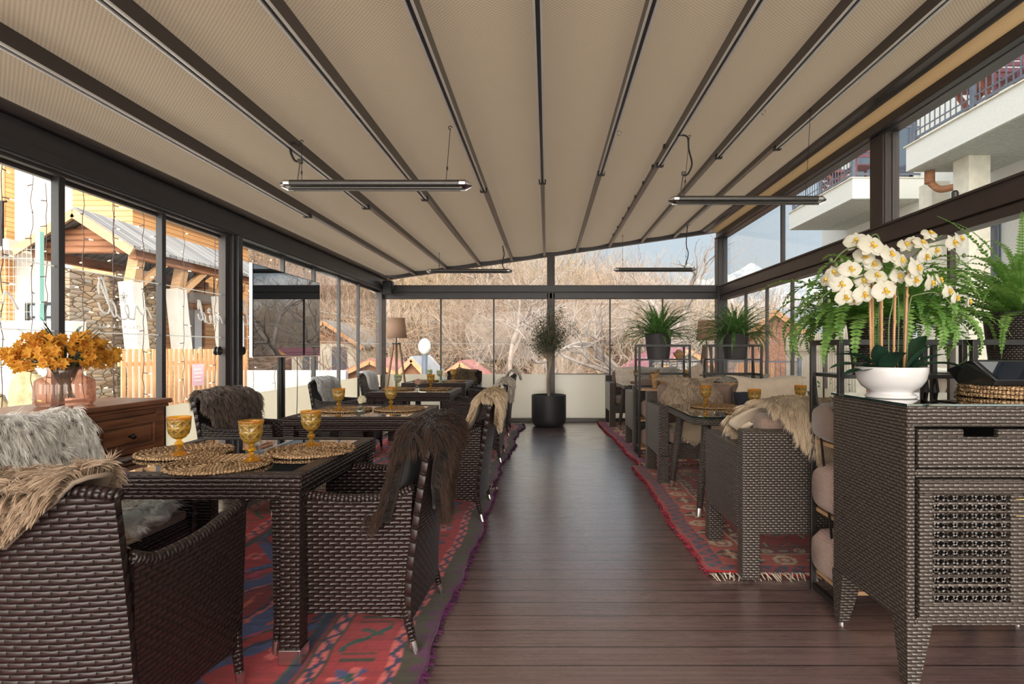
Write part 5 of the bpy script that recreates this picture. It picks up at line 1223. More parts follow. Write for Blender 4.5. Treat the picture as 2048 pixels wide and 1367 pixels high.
def blanket(label, loc, sx_, sy_, sz_, mat):
    m = M(); n = 40; k = 12; V = []
    for i in range(k):
        q = i / (k - 1) * 2 - 1; sc_ = (1 - abs(q) ** 6) ** .5 if abs(q) < 1 else .0
        for j in range(n):
            a = j / n * 2 * math.pi; c, s_ = math.cos(a), math.sin(a); e = .62
            V.append((q * sx_ / 2, math.copysign(abs(c) ** e, c) * sy_ / 2 * (.72 + .28 * sc_), sz_ / 2 + math.copysign(abs(s_) ** e, s_) * sz_ / 2 * (.72 + .28 * sc_)))
    m.add(V, [(i * n + j, (i + 1) * n + j, (i + 1) * n + (j + 1) % n, i * n + (j + 1) % n) for i in range(k - 1) for j in range(n)] + [tuple(range(n)), tuple((k - 1) * n + j for j in range(n))[::-1]])
    o = m.build('folded_blanket', mat, None, loc=loc, smooth=True); return tag(o, label, 'blanket', 'rolled blankets on the near rack')
t = NT('knit_pink'); s = t.n('SeparateXYZ', t.co())
g = lambda q: t.math('SINE', t.math('MULTIPLY', q, 380))
hh = t.math('MULTIPLY', g(t.math('ADD', s.outputs[1], s.outputs[2])), g(t.math('SUBTRACT', s.outputs[1], s.outputs[2])))
t.p(col=t.mix(t.math('ADD', t.math('MULTIPLY', hh, .5), .5), (.34, .20, .16), (.58, .38, .31)), rough=.95, sheen=.3); t.bump(hh, .004, .8)
blanket('pinkish knitted blanket on the bottom shelf of the near rack', (1.60, 2.775, SH[0] + .002), .50, .31, .235, 'knit_pink')
blanket('pinkish knitted blanket on the second shelf of the near rack', (1.60, 2.775, SH[1] + .002), .50, .29, .25, 'knit_pink')
blanket('taupe blanket on the third shelf of the near rack', (1.60, 2.785, SH[2] + .002), .50, .27, .20, 'taupe_fabric')
blanket('rolled cream blanket low on the left middle rack', (1.345, 6.60, SH[1] + ZR + .002), .46, .26, .22, 'knit_pink')
blanket('rolled beige blanket on the bottom shelf of the left middle rack', (1.345, 6.60, SH[0] + ZR + .002), .46, .26, .20, 'knit_pink')

# ================================================================= CABINET
X0, X1, Y0, Y1 = 1.315, 2.165, 2.06, 2.60; ZB, ZC = .235, 1.035
cb = thing('wicker_cabinet', 'large grey-brown wicker cabinet with drawer and lattice door at the right', 'cabinet', (X0, Y0, 0))
w, d = X1 - X0, Y1 - Y0
m = M(); m.box((0, 0.02, ZB), (.028, d, ZC)); m.box((w - .028, 0.02, ZB), (w, d, ZC)); m.box((.028, d - .02, ZB), (w - .028, d, ZC)); m.box((.028, .03, ZB), (w - .028, d - .02, ZB + .02)); m.box((.028, .02, ZC - .02), (w - .028, d - .02, ZC))
m.box((.0, 0, ZC - .075), (w, .03, ZC)); m.box((0, 0, ZB), (.030, .03, ZC - .07)); m.box((w - .030, 0, ZB), (w, .03, ZC - .07)); m.box((.03, 0, ZB), (w - .03, .03, ZB + .028)); m.box((.03, 0, .775), (w - .03, .03, .805))
m.build('carcass', 'wicker_cabinet', cb, bevel=.008, seg=2)
m = M(); m.box((.03, .035, .805), (w - .03, .30, .81)); m.box((.03, .36, ZB + .03), (w - .03, .365, ZC - .03)); m.build('cavity_shade', 'black_plastic', cb)  # added black sheets standing in for the shade inside the cabinet
m = M(); m.box((-.006, -.006, ZC + .001), (w + .006, d + .006, ZC + .010)); m.build('glass_top', 'green_edge_glass', cb, bevel=.001)
for x, y in ((.03, .04), (w - .03, .04), (.03, d - .04), (w - .03, d - .04)):
    m = M(); sx_ = 1 if x < .1 else -1; sy_ = 1 if y < .1 else -1
    V = []
    for z, r, ox, oy in ((ZB + .005, .047, x + sx_ * .014, y + sy_ * .006), (0.012, .021, x + sx_ * -.004, y - sy_ * .012)):
        V += [(ox - r, oy - r, z), (ox + r, oy - r, z), (ox + r, oy + r, z), (ox - r, oy + r, z)]
    m.add(V, [(0, 1, 2, 3), (7, 6, 5, 4), (0, 4, 5, 1), (1, 5, 6, 2), (2, 6, 7, 3), (3, 7, 4, 0)]); lg = m.build('leg', 'wicker_cabinet', cb)
    m = M(); m.lathe([(0, 0), (.014, 0), (.014, .012), (0, .012)], c=(x - sx_ * .004, y - sy_ * .012, 0), n=12); m.build('foot_cap', 'steel', lg)
# drawer front with cut-out
m = M(); zA, zB_ = .812, .952; cw = .065; mid = w / 2
for (a, b, c_, d_) in ((.036, zA, w - .036, zB_ - .028), (.036, zB_ - .028, mid - .16 - cw / 2 - .03, zB_), (mid - .16 + cw / 2 + .03, zB_ - .028, w - .036, zB_)):
    m.box((a, -.004, b), (c_, .020, d_))
dr = m.build('drawer', 'wicker_cabinet', cb, bevel=.004)
def lattice_door(x0, x1):
    z0, z1 = ZB + .033, .770; m = M(); b = .052
    for (a, c_, e_, f_) in ((x0, z0, x1, z0 + b), (x0, z1 - b, x1, z1), (x0, z0 + b, x0 + b, z1 - b), (x1 - b, z0 + b, x1, z1 - b)): m.box((a, -.010, c_), (e_, .020, f_))
    dd = m.build('door', 'wicker_cabinet', cb, bevel=.007, seg=3)
    m = M(); xa, xb_, za, zb = x0 + b, x1 - b, z0 + b, z1 - b; nx_ = round((xb_ - xa) / .0335); nz_ = round((zb - za) / .0335); px = (xb_ - xa) / nx_; pz = (zb - za) / nz_; t_ = .0048
    for i in range(nz_ + 1): z = za + i * pz; m.box((xa - .004, -.006, z - t_), (xb_ + .004, 0, z + t_))
    for s_ in (1, -1):
        for k in range(-nz_, nx_ + nz_ + 1):
            # line x = xa + (k)*px + s*(z-za)*px/pz
            pts = []
            for z, v in ((za, 0), (zb, nz_)):
                pts.append((k + s_ * v, v))
            (ka, va), (kb, vb) = pts
            def clip(kk, v):
                if kk < 0: v2 = v + (0 - kk) / s_; return 0, v2
                if kk > nx_: v2 = v + (nx_ - kk) / s_; return nx_, v2
                return kk, v
            ka, va = clip(ka, va); kb, vb = clip(kb, vb)
            if vb - va < .9 or va < -.01 or vb > nz_ + .01: continue
            m.beam((xa + (ka) * px, .004, za + va * pz), (xa + (kb) * px, .004, za + vb * pz), .0075, .004, up=(0, 1, 0))
    m.build('lattice', 'wicker_cabinet', dd)
    return dd
dl = lattice_door(.036, w / 2 - .004); dr2 = lattice_door(w / 2 + .004, w - .036)
for q in (dl,):
    m = M()
    for z in (.70, .64): m.tube(catmull([(w / 2 - .045, -.012, z), (w / 2 - .02, -.030, z + .004), (w / 2 + .02, -.032, z - .002), (w / 2 + .045, -.012, z - .006)], 5), .0022, 6)
    m.build('brass_clasp', 'brass', q, smooth=True)
ZCT = ZC + .0105
# orchid
BX, BY = 1.418, 2.33
t_ = thing('ceramic_bowl', 'glossy white footed bowl on the glass top of the cabinet', 'bowl', (BX, BY, ZCT))
m = M(); m.lathe([(r_ * .92, z_) for r_, z_ in [(0, .002), (.098, 0), (.104, .004), (.100, .012), (.086, .018), (.084, .024), (.092, .030), (.118, .048), (.136, .075), (.143, .105), (.1445, .124), (.1425, .127), (.139, .124), (.132, .09), (.11, .06), (0, .05)]], n=64); m.build('bowl', 'ceramic', t_, smooth=True)
m = M(); m.lathe([(0, .095), (.120, .095), (.121, .107), (.08, .112), (0, .113)], n=32); m.build('moss', 'soil', t_)
oc = thing('orchid_plant', 'white orchid with yellow centres and bamboo sticks in the white bowl', 'orchid', (BX, BY, ZCT + .10))
rr = random.Random(11)
ml = M(); mst = M(); mca = M()
def bigleaf(p0, az, L, el, wd, droop):
    d = np.array((math.cos(az), math.sin(az), 0)); sd = np.array((-math.sin(az), math.cos(az), 0)); n = 14; p = np.array(p0, float); e = el; V = []
    for k in range(n + 1):
        q = k / n; ww = wd * (math.sin(math.pi * (q * .86 + .14)) ** .8 if q < 1 else 0.0) * (1.0); upv = np.array((-math.sin(e) * d[0], -math.sin(e) * d[1], math.cos(e)))
        for s_ in (-1, -.5, 0, .5, 1): V.append(p + sd * ww * s_ + upv * ww * .30 * abs(s_))
        p = p + (d * math.cos(e) + np.array((0, 0, math.sin(e)))) * L / n; e -= droop / n
    b = ml.n; ml.add(V, [(5 * k + j, 5 * k + j + 1, 5 * k + j + 6, 5 * k + j + 5) for k in range(n) for j in range(4)])
for az, L, el, wd, dr_ in ((3.3, .235, .50, .038, .9), (3.05, .205, .95, .036, 1.2), (3.55, .22, .20, .034, .5), (5.6, .15, 1.15, .048, .5), (-.1, .235, .55, .034, 1.0), (.35, .20, 1.25, .055, .7), (4.6, .19, .9, .040, .9), (2.4, .17, 1.0, .036, .9), (1.2, .2, .9, .04, .9), (4.0, .15, 1.2, .036, .6), (-.5, .16, .9, .036, .8)):
    bigleaf((math.cos(az) * .02 + (.045 if abs(math.cos(az)) > .5 and math.cos(az) > 0 else -.03), math.sin(az) * .015, 0), az, L, el, wd, dr_)
ml.build('leaves', 'leaf_dark', oc, smooth=True)
sticks = [(-.080, .0, -.085, .37), (-.063, .02, -.060, .46), (-.050, -.02, -.046, .36), (-.030, .01, -.040, .47), (.010, .0, .022, .42), (.024, .02, .030, .40), (.048, -.01, .066, .42), (.068, .01, .078, .43)]
for x, y, x2, h in sticks:
    m = M(); m.tube([(x, y, -.02), (x2, y + .005, h)], .0048, 8)
    for k in range(1, 4): z = h * k / 4; q = (z + .02) / (h + .02); m.tube([(x + (x2 - x) * q, y, z - .003), (x + (x2 - x) * q, y, z + .003)], .0058, 8)
    m.build('bamboo_stick', 'cane', oc)
PX = lambda px, py, dy=0.0: (((px - CX) * (BY + dy) / F) - BX, dy, (EYE - (py - CY) * (BY + dy) / F) - (ZCT + .10))
stemsp = [[(-.045, .0, 0), (-.05, 0, .25), (-.04, -.01, .42), PX(1755, 470, -.03), PX(1722, 490, -.05), PX(1690, 500, -.06), PX(1665, 525, -.06)],
          [(-.03, .02, 0), (-.035, .02, .22), (-.04, 0, .34), PX(1740, 552, -.05), PX(1690, 565, -.07), PX(1655, 585, -.07), PX(1640, 600, -.08), PX(1632, 612, -.08)],
          [(.05, .0, 0), (.055, 0, .25), (.06, .01, .38), PX(1800, 515, -.02), PX(1830, 500, .0), PX(1865, 492, .01), PX(1895, 492, .01), PX(1918, 515, .01), PX(1912, 535, .01)],
          [(.06, -.01, 0), (.07, 0, .2), (.075, -.01, .30), PX(1830, 590, -.02), PX(1870, 585, -.03), PX(1895, 600, -.04), PX(1915, 635, -.04)],
          [(.04, .02, 0), (.045, .02, .25), (.05, .04, .38), PX(1800, 540, .04), PX(1840, 500, .04), PX(1870, 478, .04), PX(1885, 470, .04)],
          [(-.02, -.02, 0), (-.02, -.02, .2), (-.01, -.03, .30), PX(1775, 560, -.09), PX(1790, 530, -.09)]]
for s_ in stemsp: m = M(); m.tube(catmull(s_, 7), .0030, 6); m.build('flower_stem', 'leaf_stem', oc, smooth=True)
def orchid_flower(c, nrm, r, parent):
    nrm = Vector(nrm).normalized(); up = Vector((0, 0, 1)); u = up.cross(nrm).normalized(); v = nrm.cross(u); rot = rr.uniform(-.35, .35); m = M(); c = Vector(c)
    def petal(a, L, wd, lift, cup):
        d = u * math.sin(a + rot) + v * math.cos(a + rot); t_ = nrm.cross(d); V = []; n = 7
        for k in range(n + 1):
            q = k / n; ww = wd * (math.sin(math.pi * (q ** .72)) ** .62 if 0 < q < 1 else (.18 if q == 0 else 0.02))
            for s_ in (-1, -.5, 0, .5, 1): V.append((c + d * L * q + t_ * ww * s_ + nrm * (lift + .004 + cup * (q * q) - .10 * L * abs(s_) ** 2 * (1 if cup < 0 else .4)))[:])
        m.add(V, [(5 * k + j, 5 * k + j + 1, 5 * k + j + 6, 5 * k + j + 5) for k in range(n) for j in range(4)])
    petal(math.pi / 2, r, r * .62, .004, -.006); petal(-math.pi / 2, r, r * .62, .004, -.006)
    petal(0, r * .92, r * .36, 0, -.008); petal(2.4, r * .92, r * .36, -.002, -.008); petal(-2.4, r * .92, r * .36, -.002, -.008)
    o = m.build('blossom', 'petal_white', parent, smooth=True)
    m = M()
    for a in (-1, 1, 0):
        d = (u * a * .8 - v * .55).normalized(); p = [c + nrm * .008, c + d * r * .22 + nrm * .018 + u * .006, c + d * r * .40 + nrm * .012, c + d * r * .22 + nrm * .014 - v * .008]; m.add([q[:] for q in p], [(0, 1, 2), (0, 2, 3)])
    m.lathe([(0, -.007), (.006, -.003), (.007, .003), (0, .009)], c=(c + nrm * .012 + v * .002)[:], n=8)
    m.build('lip', 'petal_core', o)
FL = [(1712, 482, -.05, .040, (-.5, -1, .4)), (1742, 490, -.10, .046, (.1, -1, .3)), (1728, 512, -.04, .036, (-.3, -1, .1)), (1700, 538, -.09, .038, (-.2, -1, .2)), (1779, 508, -.08, .040, (.3, -1, .3)), (1800, 520, -.06, .036, (.4, -1, .2)), (1832, 535, -.09, .042, (.5, -1, .2)), (1828, 558, -.07, .036, (.2, -1, -.1)),
      (1682, 568, -.10, .037, (-.3, -1, .1)), (1655, 560, -.07, .030, (-1, -.5, .1)), (1689, 594, -.11, .034, (.0, -1, .0)), (1726, 588, -.12, .038, (.1, -1, .0)), (1768, 580, -.14, .044, (.05, -1, .05)), (1752, 552, -.08, .036, (-.2, -1, .5)), (1725, 562, -.05, .030, (-.1, -1, .2)), (1860, 565, -.03, .033, (.6, -1, -.1)), (1876, 560, -.02, .030, (.8, -.7, .3)),
      (1842, 486, .0, .032, (.2, -1, .6)), (1858, 468, .03, .030, (.1, -1, .7)), (1826, 484, .02, .028, (-.5, -1, .3)), (1850, 512, .0, .032, (.2, -1, -.2)), (1905, 485, .01, .032, (.2, -1, .1)), (1918, 478, .02, .030, (.7, -1, .4)), (1895, 582, -.05, .028, (.4, -1, .0)), (1910, 595, -.04, .028, (.6, -1, -.1)), (1934, 603, -.03, .026, (1, -.6, 0)), (1668, 545, -.05, .030, (-.6, -1, .2)), (1795, 552, -.04, .034, (.2, -1, .2)), (1810, 490, .03, .03, (.1, -1, .5)), (1745, 528, -.03, .034, (0, -1, .2)), (1710, 600, -.06, .026, (-.2, -1, -.2)), (1870, 500, .02, .028, (.1, -1, 0))]
for px, py, dy, r, nr in FL: orchid_flower(PX(px, py, dy), nr, r * 1.22, oc)
for px, py, dy in ((1662, 520, -.06), (1683, 521, -.06), (1672, 530, -.06), (1633, 588, -.08), (1640, 603, -.08), (1658, 602, -.08), (1637, 608, -.08), (1928, 511, .01), (1913, 528, .01), (1912, 520, .01), (1926, 636, -.04), (1913, 600, -.04)):
    p = PX(px, py, dy); m = M(); m.lathe([(0, -.010), (.006, -.006), (.008, 0), (.006, .007), (0, .011)], c=p, n=10); m.build('bud', 'leaf_stem', oc, smooth=True)
# stacked mats and tray
for k in range(3):
    o = pm.copy(); SC.collection.objects.link(o); o.location = (1.96 + .004 * k, 2.37 - .003 * k, ZCT + .001 + k * .0165); o.rotation_euler = (0, 0, k * 1.1); o.scale = (1.0, 1.0, 1.0)
    o['label'] = ['bottom', 'middle', 'top'][k] + ' placemat of the stack under the black tray on the cabinet'; o['group'] = 'stacked placemats on the cabinet'
tr = thing('display_unit', 'black wedge-shaped unit with slanted dark glass panel lying on the placemat stack', 'display', (1.955, 2.36, ZCT + .0525))
m = M(); w1, w2 = .17, .235; V = []
for y, z, ww in ((-.10, 0, w1), (-.115, .022, w1 * 1.02), (-.075, .098, w2), (-.065, .104, w2), (.09, .06, w2 * .95), (.10, 0, w1)):
    V += [(-ww, y, z), (ww, y, z)]
n = 6; m.add(V, [(2 * i, 2 * i + 1, 2 * ((i + 1) % n) + 1, 2 * ((i + 1) % n)) for i in range(n)] + [tuple(2 * i for i in range(n)), tuple(2 * i + 1 for i in range(n))[::-1]]); m.build('casing', 'black_plastic', tr, bevel=.004)
m = M(); a = (w1 * 1.0 - .010, -.117, .026); b = (w2 - .022, -.079, .096); m.add([(-a[0], a[1] - .001, a[2]), (a[0], a[1] - .001, a[2]), (b[0], b[1] - .001, b[2]), (-b[0], b[1] - .001, b[2])], [(0, 1, 2, 3)]); m.build('glass_panel', 'tv_glass', tr)
m = M(); m.add([(-w1 - .012, -.10, .0), (-w1 - .004, -.118, .022), (-w2 + .02, -.085, .08), (-w2 - .004, -.03, .09), (-w1 - .03, .06, .03), (-w1 - .012, .08, 0)], [(0, 1, 2, 3, 4, 5)]); m.build('silver_side', 'dark_steel', tr)

# ================================================================= LAMPS, TV, SPEAKER, HEATERS, OLIVE
def floor_lamp(label, x, y, h=1.46, rz=0):
    t_ = thing('tripod_floor_lamp', label, 'floor lamp', (x, y, ZR), rz, 'tripod floor lamps')
    m = M(); m.lathe([(.172, h - .03), (.135, h + .30), (.132, h + .30), (.169, h - .03)], n=40); m.build('lamp_shade', 'lampshade', t_, smooth=True)
    for k in range(3):
        a = math.pi / 2 + k * 2 * math.pi / 3 + .25; m = M(); m.beam((.055 * math.cos(a), .055 * math.sin(a), h - .13), (.27 * math.cos(a), .27 * math.sin(a), 0), .042, .022); m.build('leg', 'lamp_wood', t_, bevel=.002)
    m = M(); m.lathe([(0, h - .135), (.075, h - .135), (.075, h - .118), (0, h - .118)], n=24); m.tube([(0, 0, h - .13), (0, 0, h + .06)], .010, 10); m.build('bracket', 'black_metal', t_)
    m = M(); m.lathe([(0, h + .03), (.020, h + .05), (.032, h + .10), (.020, h + .14), (0, h + .15)], n=16); m.build('bulb', 'globe_glass', t_, smooth=True)
    m = M(); m.tube(catmull([(0, 0, h - .13), (.02, .0, h - .5), (.05, .02, .5), (.09, -.02, .03), (.2, -.1, .006)], 6), .003, 6); m.build('cord', 'cable', t_, smooth=True)
floor_lamp('wooden tripod lamp with beige shade in the back left corner', -2.50, 9.38)
floor_lamp('wooden tripod lamp half hidden by the fern in the back right corner', 2.66, 9.42, 1.42, .5)
tv = thing('television', 'large flat television on a pole in front of the left glass', 'television', (-2.58, 5.68, 0))
m = M(); m.box((-.022, -.735, 1.178), (.0, .735, 2.005)); m.build('casing', 'black_plastic', tv, bevel=.004)
m = M(); m.box((.0005, -.728, 1.192), (.003, .728, 1.998)); m.build('screen', 'tv_glass', tv)
m = M(); m.box((-.001, -.735, 1.172), (.004, .735, 1.186)); m.box((-.022, -.741, 1.178), (.003, -.735, 2.005)); m.build('silver_trim', 'steel', tv)
m = M(); m.box((-.07, -.20, 1.45), (-.022, .20, 1.75)); m.build('wall_bracket', 'black_metal', tv, bevel=.004)
m = M(); m.tube([(-.10, 0, .02), (-.10, 0, 1.72)], .031, 20); m.build('pole', 'black_metal', tv, smooth=False)
m = M(); m.box((-.19, -.30, .0), (.16, .30, .02)); m.build('base_plate', 'black_metal', tv, bevel=.004)
m = M(); m.tube(catmull([(-.03, .22, 1.2), (-.04, .25, .9), (-.03, .21, .5), (-.05, .22, .1), (-.12, .24, .02)], 6), .004, 6); m.build('cord', 'cable', tv, smooth=True)
sp = thing('wall_speaker', 'black speaker fixed high in the back left corner', 'speaker', (-2.68, 9.50, 2.17))
m = M(); m.box((-.075, -.075, 0), (.095, .07, .235)); m.build('cabinet', 'black_plastic', sp, bevel=.03, seg=4)
m = M(); m.box((-.06, -.082, .02), (.08, -.070, .215)); m.build('grille', 'black_metal', sp, bevel=.01)
m = M(); m.tube([(0, .05, .12), (-.02, .20, .14)], .018, 10); m.build('bracket', 'steel', sp)
m = M(); m.tube(catmull([(-.02, .0, .23), (-.03, .01, .29), (.0, .02, .33)], 5), .004, 6); m.build('cord', 'cable', sp)
def heater(label, x, y, z, cables, side, tilt=-.25, big=True):
    t_ = thing('patio_heater', label, 'heater', (x, y, z), group='hanging bar heaters'); L = .60; c, s_ = math.cos(tilt), math.sin(tilt)
    prof = [(-.045, -.014), (-.052, .0), (-.040, .022), (.040, .022), (.052, .0), (.045, -.014), (.030, -.018), (.026, -.010), (-.026, -.010), (-.030, -.018)]
    prof = [(a * c - b * s_, a * s_ + b * c) for a, b in prof]; n = len(prof); V = [(xx, a, b) for xx in (-L, L) for a, b in prof]
    m = M(); m.add(V, [(i, (i + 1) % n, n + (i + 1) % n, n + i)[::-1] for i in range(n)] + [tuple(range(n)), tuple(range(n, 2 * n))[::-1]]); m.build('housing', 'heater_body', t_)
    m = M(); m.tube([(-L + .02, -.004 * s_ + .0, -.012 * c), (L - .02, .0, -.012 * c)], .009, 8); m.build('heating_tube', 'dark_steel', t_)
    for sg in (-1, 1):
        m = M(); pr2 = [(a * 1.04, b * 1.04) for a, b in prof]; pr3 = [(a * .35, b * .35 + .002) for a, b in prof]; V = [(sg * (L - .035), a, b) for a, b in pr2] + [(sg * (L + .004), a, b) for a, b in pr2] + [(sg * (L + .042), a, b) for a, b in pr3]
        m.add(V, [(i, (i + 1) % n, n + (i + 1) % n, n + i) for i in range(n)] + [(n + i, n + (i + 1) % n, 2 * n + (i + 1) % n, 2 * n + i) for i in range(n)] + [tuple(range(n)), tuple(2 * n + i for i in range(n))[::-1]]); m.build('end_cap', 'steel', t_)
    for (dx, top, dx2) in cables:
        m = M(); m.tube([(dx, 0, .02), (dx2, 0.0, top - z)], .0022, 6); a = np.linspace(0, 5, 10); m.tube([(dx2 + .012 * math.cos(q), 0, top - z + .012 * math.sin(q)) for q in a], .0028, 6); m.lathe([(0, -.012), (.006, -.01), (.006, .01), (0, .012)], c=(dx * .7 + dx2 * .3, 0, (top - z) * .3), n=8); m.build('hanger', 'cable', t_)
    dx, top, dx2 = cables[side[0]]
    m = M(); m.tube(catmull([(dx2 + a, b, top - z + c_) for a, b, c_ in side[1]], 6), .0075, 8); m.build('power_cable', 'cable', t_, smooth=True)
    m = M(); e = side[2]; m.box((dx2 + e[0] - .014, -.014, top - z + e[1] - .014), (dx2 + e[0] + .014, .014, top - z + e[1] + .014)); m.tube([(dx2 + e[0], 0, top - z + e[1]), (dx - .03, 0, .02)], .005, 6); m.build('connector', 'dark_steel', t_, bevel=.003)
heater('bar heater hanging over the nearest left tables', -1.15, 3.80, 2.345, [(-.50, 2.64, -.50), (.47, 2.735, .50)], (0, [(-.02, .02, -.02), (-.065, 0, -.0), (-.075, 0, -.06), (-.05, 0, -.12), (-.02, 0, -.135)], (-.01, -.13)))
heater('bar heater hanging over the near right table', 1.635, 4.62, 2.462, [(-.52, 2.985, -.47), (.48, 3.20, .52)], (0, [(-.10, .02, .02), (-.02, .0, .0), (-.0, .02, -.10), (.02, 0, -.22), (-.01, 0, -.30), (-.045, 0, -.32)], (-.05, -.30)))
heater('bar heater hanging at the far left by the back glass', -1.16, 8.45, 2.42, [(-.45, 2.70, -.45), (.50, 2.79, .50)], (1, [(.0, .0, 0), (.02, 0, -.12), (-.01, 0, -.25), (.02, 0, -.34)], (.02, -.33)))
heater('bar heater hanging at the far right by the back glass', 1.68, 8.80, 2.49, [(-.50, 3.02, -.50), (.48, 3.19, .50)], (1, [(.05, .0, 0), (.01, 0, -.02), (-.01, 0, -.30), (.02, 0, -.45), (-.02, 0, -.62)], (-.01, -.60)))
# planter with olive tree
pl = thing('round_planter', 'black round planter with rounded foot in front of the middle back post', 'planter', (.03, 9.28, 0))
m = M(); m.lathe([(0, 0), (.21, 0), (.245, .02), (.275, .07), (.283, .13), (.283, .50), (.278, .512), (.262, .512), (.255, .50), (.250, .44), (0, .44)], n=64); m.build('pot', 'planter_black', pl, autosm=40)
m = M(); m.lathe([(0, .42), (.25, .42), (.25, .445), (0, .452)], n=32); m.build('soil', 'soil', pl)
ot = thing('olive_tree', 'slender tree with round grey-green crown in the black planter', 'tree', (.03, 9.28, .445)); rr = random.Random(21)
mt = M(); mt.tube(catmull([(0, 0, -.01), (-.01, 0, .3), (.01, .01, .55), (.0, 0, .70)], 6), np.linspace(.027, .020, 19), 10); mt.tube(catmull([(.01, 0, .45), (.04, 0, .62), (.05, .0, .78)], 5), [.012] * 11, 8); mt.build('trunk', 'bark', ot, smooth=True)
mb = M(); ml = M(); V = []; Fc = []
for i in range(110):
    az = rr.uniform(0, 6.28); e = rr.uniform(.45, 1.5); L = rr.uniform(.35, .85) * (1.0 if e > .9 else .72)
    p = np.array((rr.uniform(-.02, .03), rr.uniform(-.02, .02), rr.uniform(.62, .85))); d = np.array((math.cos(az) * math.cos(e), math.sin(az) * math.cos(e), math.sin(e))); pts = [p]
    for k in range(8): d = d + np.array((rr.uniform(-.16, .16), rr.uniform(-.16, .16), rr.uniform(-.12, .12))); d /= np.linalg.norm(d); pts.append(pts[-1] + d * L / 8)
    mb.tube(pts, np.linspace(.006, .0012, 9), 4, caps=False)
    for k in range(3, 9):
        for j in range(9):
            q = pts[k] + np.array([rr.uniform(-.07, .07) for _ in range(3)]); a = rr.uniform(0, 6.28); ee = rr.uniform(-1, 1); dd = np.array((math.cos(a) * math.cos(ee), math.sin(a) * math.cos(ee), math.sin(ee))); s_ = np.cross(dd, (0.3, .2, 1)); s_ /= np.linalg.norm(s_) + 1e-9; l = rr.uniform(.022, .042); b = len(V)
            V += [q, q + dd * l * .5 + s_ * .008, q + dd * l, q + dd * l * .5 - s_ * .008]; Fc.append((b, b + 1, b + 2, b + 3))
ml.add(V, Fc); mb.build('branches', 'bark', ot); ml.build('leaves', 'leaf_olive', ot)
# ================================================================= OUTSIDE : RIGHT
bd = thing('white_building', 'pale rendered building with balconies beyond the right glass', 'building', (7.4, 0, 0))
m = M(); m.box((0, -9, -.25), (8, 11.2, 12)); m.box((0, 11.2, 3.55), (8, 15.2, 12)); m.build('wall', 'stucco', bd)
def slab(y0, y1, z0=4.22, z1=4.62, out=1.4):
    m = M(); m.box((-out, y0, z0), (0.01, y1, z1)); o = m.build('balcony_slab', 'stucco', bd)
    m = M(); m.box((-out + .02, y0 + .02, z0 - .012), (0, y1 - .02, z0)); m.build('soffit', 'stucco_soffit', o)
    m = M(); m.box((-out - .03, y0 - .02, z1), (0, y1 + .03, z1 + .018)); m.build('edge_flashing', 'stucco_cream', o)
    return o
def railing(y0, y1, z=4.64, out=1.33, end=True):
    t_ = bpy.data.objects.new('balcony_railing', None); SC.collection.objects.link(t_); t_.parent = bd
    m = M(); H_ = 1.02
    for zz in (z + .09, z + H_): m.box((-out - .012, y0, zz - .018), (-out + .012, y1, zz + .018))
    m.box((-out - .008, y0, z + .20), (-out + .008, y1, z + .216))
    if end:
        for zz in (z + .09, z + H_): m.box((-out, y1 - .012, zz - .018), (0, y1 + .012, zz + .018)); m.box((-out, y0 - .012, zz - .018), (0, y0 + .012, zz + .018))
    m.build('rail', 'railing_blue', t_)
    m = M(); y = y0
    while y < y1: m.box((-out - .007, y - .007, z + .09), (-out + .007, y + .007, z + H_)); y += .115
    m.build('bars', 'railing_blue', t_)
    m = M(); n = max(1, round((y1 - y0) / 1.35))
    for k in range(n + 1): yy = y0 + (y1 - y0) * k / n; m.box((-out - .03, yy - .03, z - .05), (-out + .03, yy + .03, z + H_ + .01))
    m.build('posts', 'railing_blue', t_)
slab(1.5, 9.44); railing(1.6, 9.34); slab(11.1, 14.0); railing(11.2, 13.9)
slab(9.9, 14.6, 3.42, 3.56, .75)
m = M(); m.box((-.98, 8.6, -.25), (-.65, 8.93, 4.22)); m.build('column', 'stucco_cream', bd); m = M(); m.box((-.62, 9.95, -.25), (-.30, 10.3, 4.22)); m.build('column', 'stucco_cream', bd)
m = M(); m.box((-.40, 13.1, -.25), (.0, 13.5, 3.6)); m.build('column', 'stucco_cream', bd)
m = M(); m.tube(catmull([(-1.05, 9.35, 4.0), (-1.0, 9.2, 3.86), (-.9, 8.95, 3.83), (-.7, 8.9, 3.82)], 6), .055, 10); m.tube([(-1.06, 9.36, 4.0), (-1.06, 9.36, 4.2)], .075, 10); m.build('drain_pipe', 'log_wood', bd, smooth=True)
m = M(); m.lathe([(0, 0), (.045, 0), (.05, .13), (.03, .16), (0, .16)], c=(-1.08, 8.75, 3.55), n=14); m.build('wall_lamp', 'black_metal', bd)
def wopen(y0, y1, z0, z1, nm=2):
    m = M(); m.box((-.03, y0, z0), (.0, y1, z1)); f = m.build('window', 'house_glass', bd); m = M()
    for a, b, c, d in ((y0, z0, y1, z0 + .07), (y0, z1 - .07, y1, z1), (y0, z0, y0 + .07, z1), (y1 - .07, z0, y1, z1)): m.box((-.07, a, b), (-.02, c, d))
    for k in range(1, nm): yy = y0 + (y1 - y0) * k / nm; m.box((-.07, yy - .03, z0), (-.02, yy + .03, z1))
    m.build('frame', 'railing_blue', f)
wopen(3.2, 7.9, 1.2, 3.95, 4); wopen(9.2, 9.9, 1.2, 3.9, 1); wopen(2.5, 5.0, 4.7, 6.9, 2); wopen(6.4, 8.2, 4.7, 6.9, 2); wopen(11.4, 13.4, 4.7, 6.9, 2); wopen(3, 6, -.2, 1.0, 3); wopen(10.1, 11.0, 2.9, 3.4, 1)
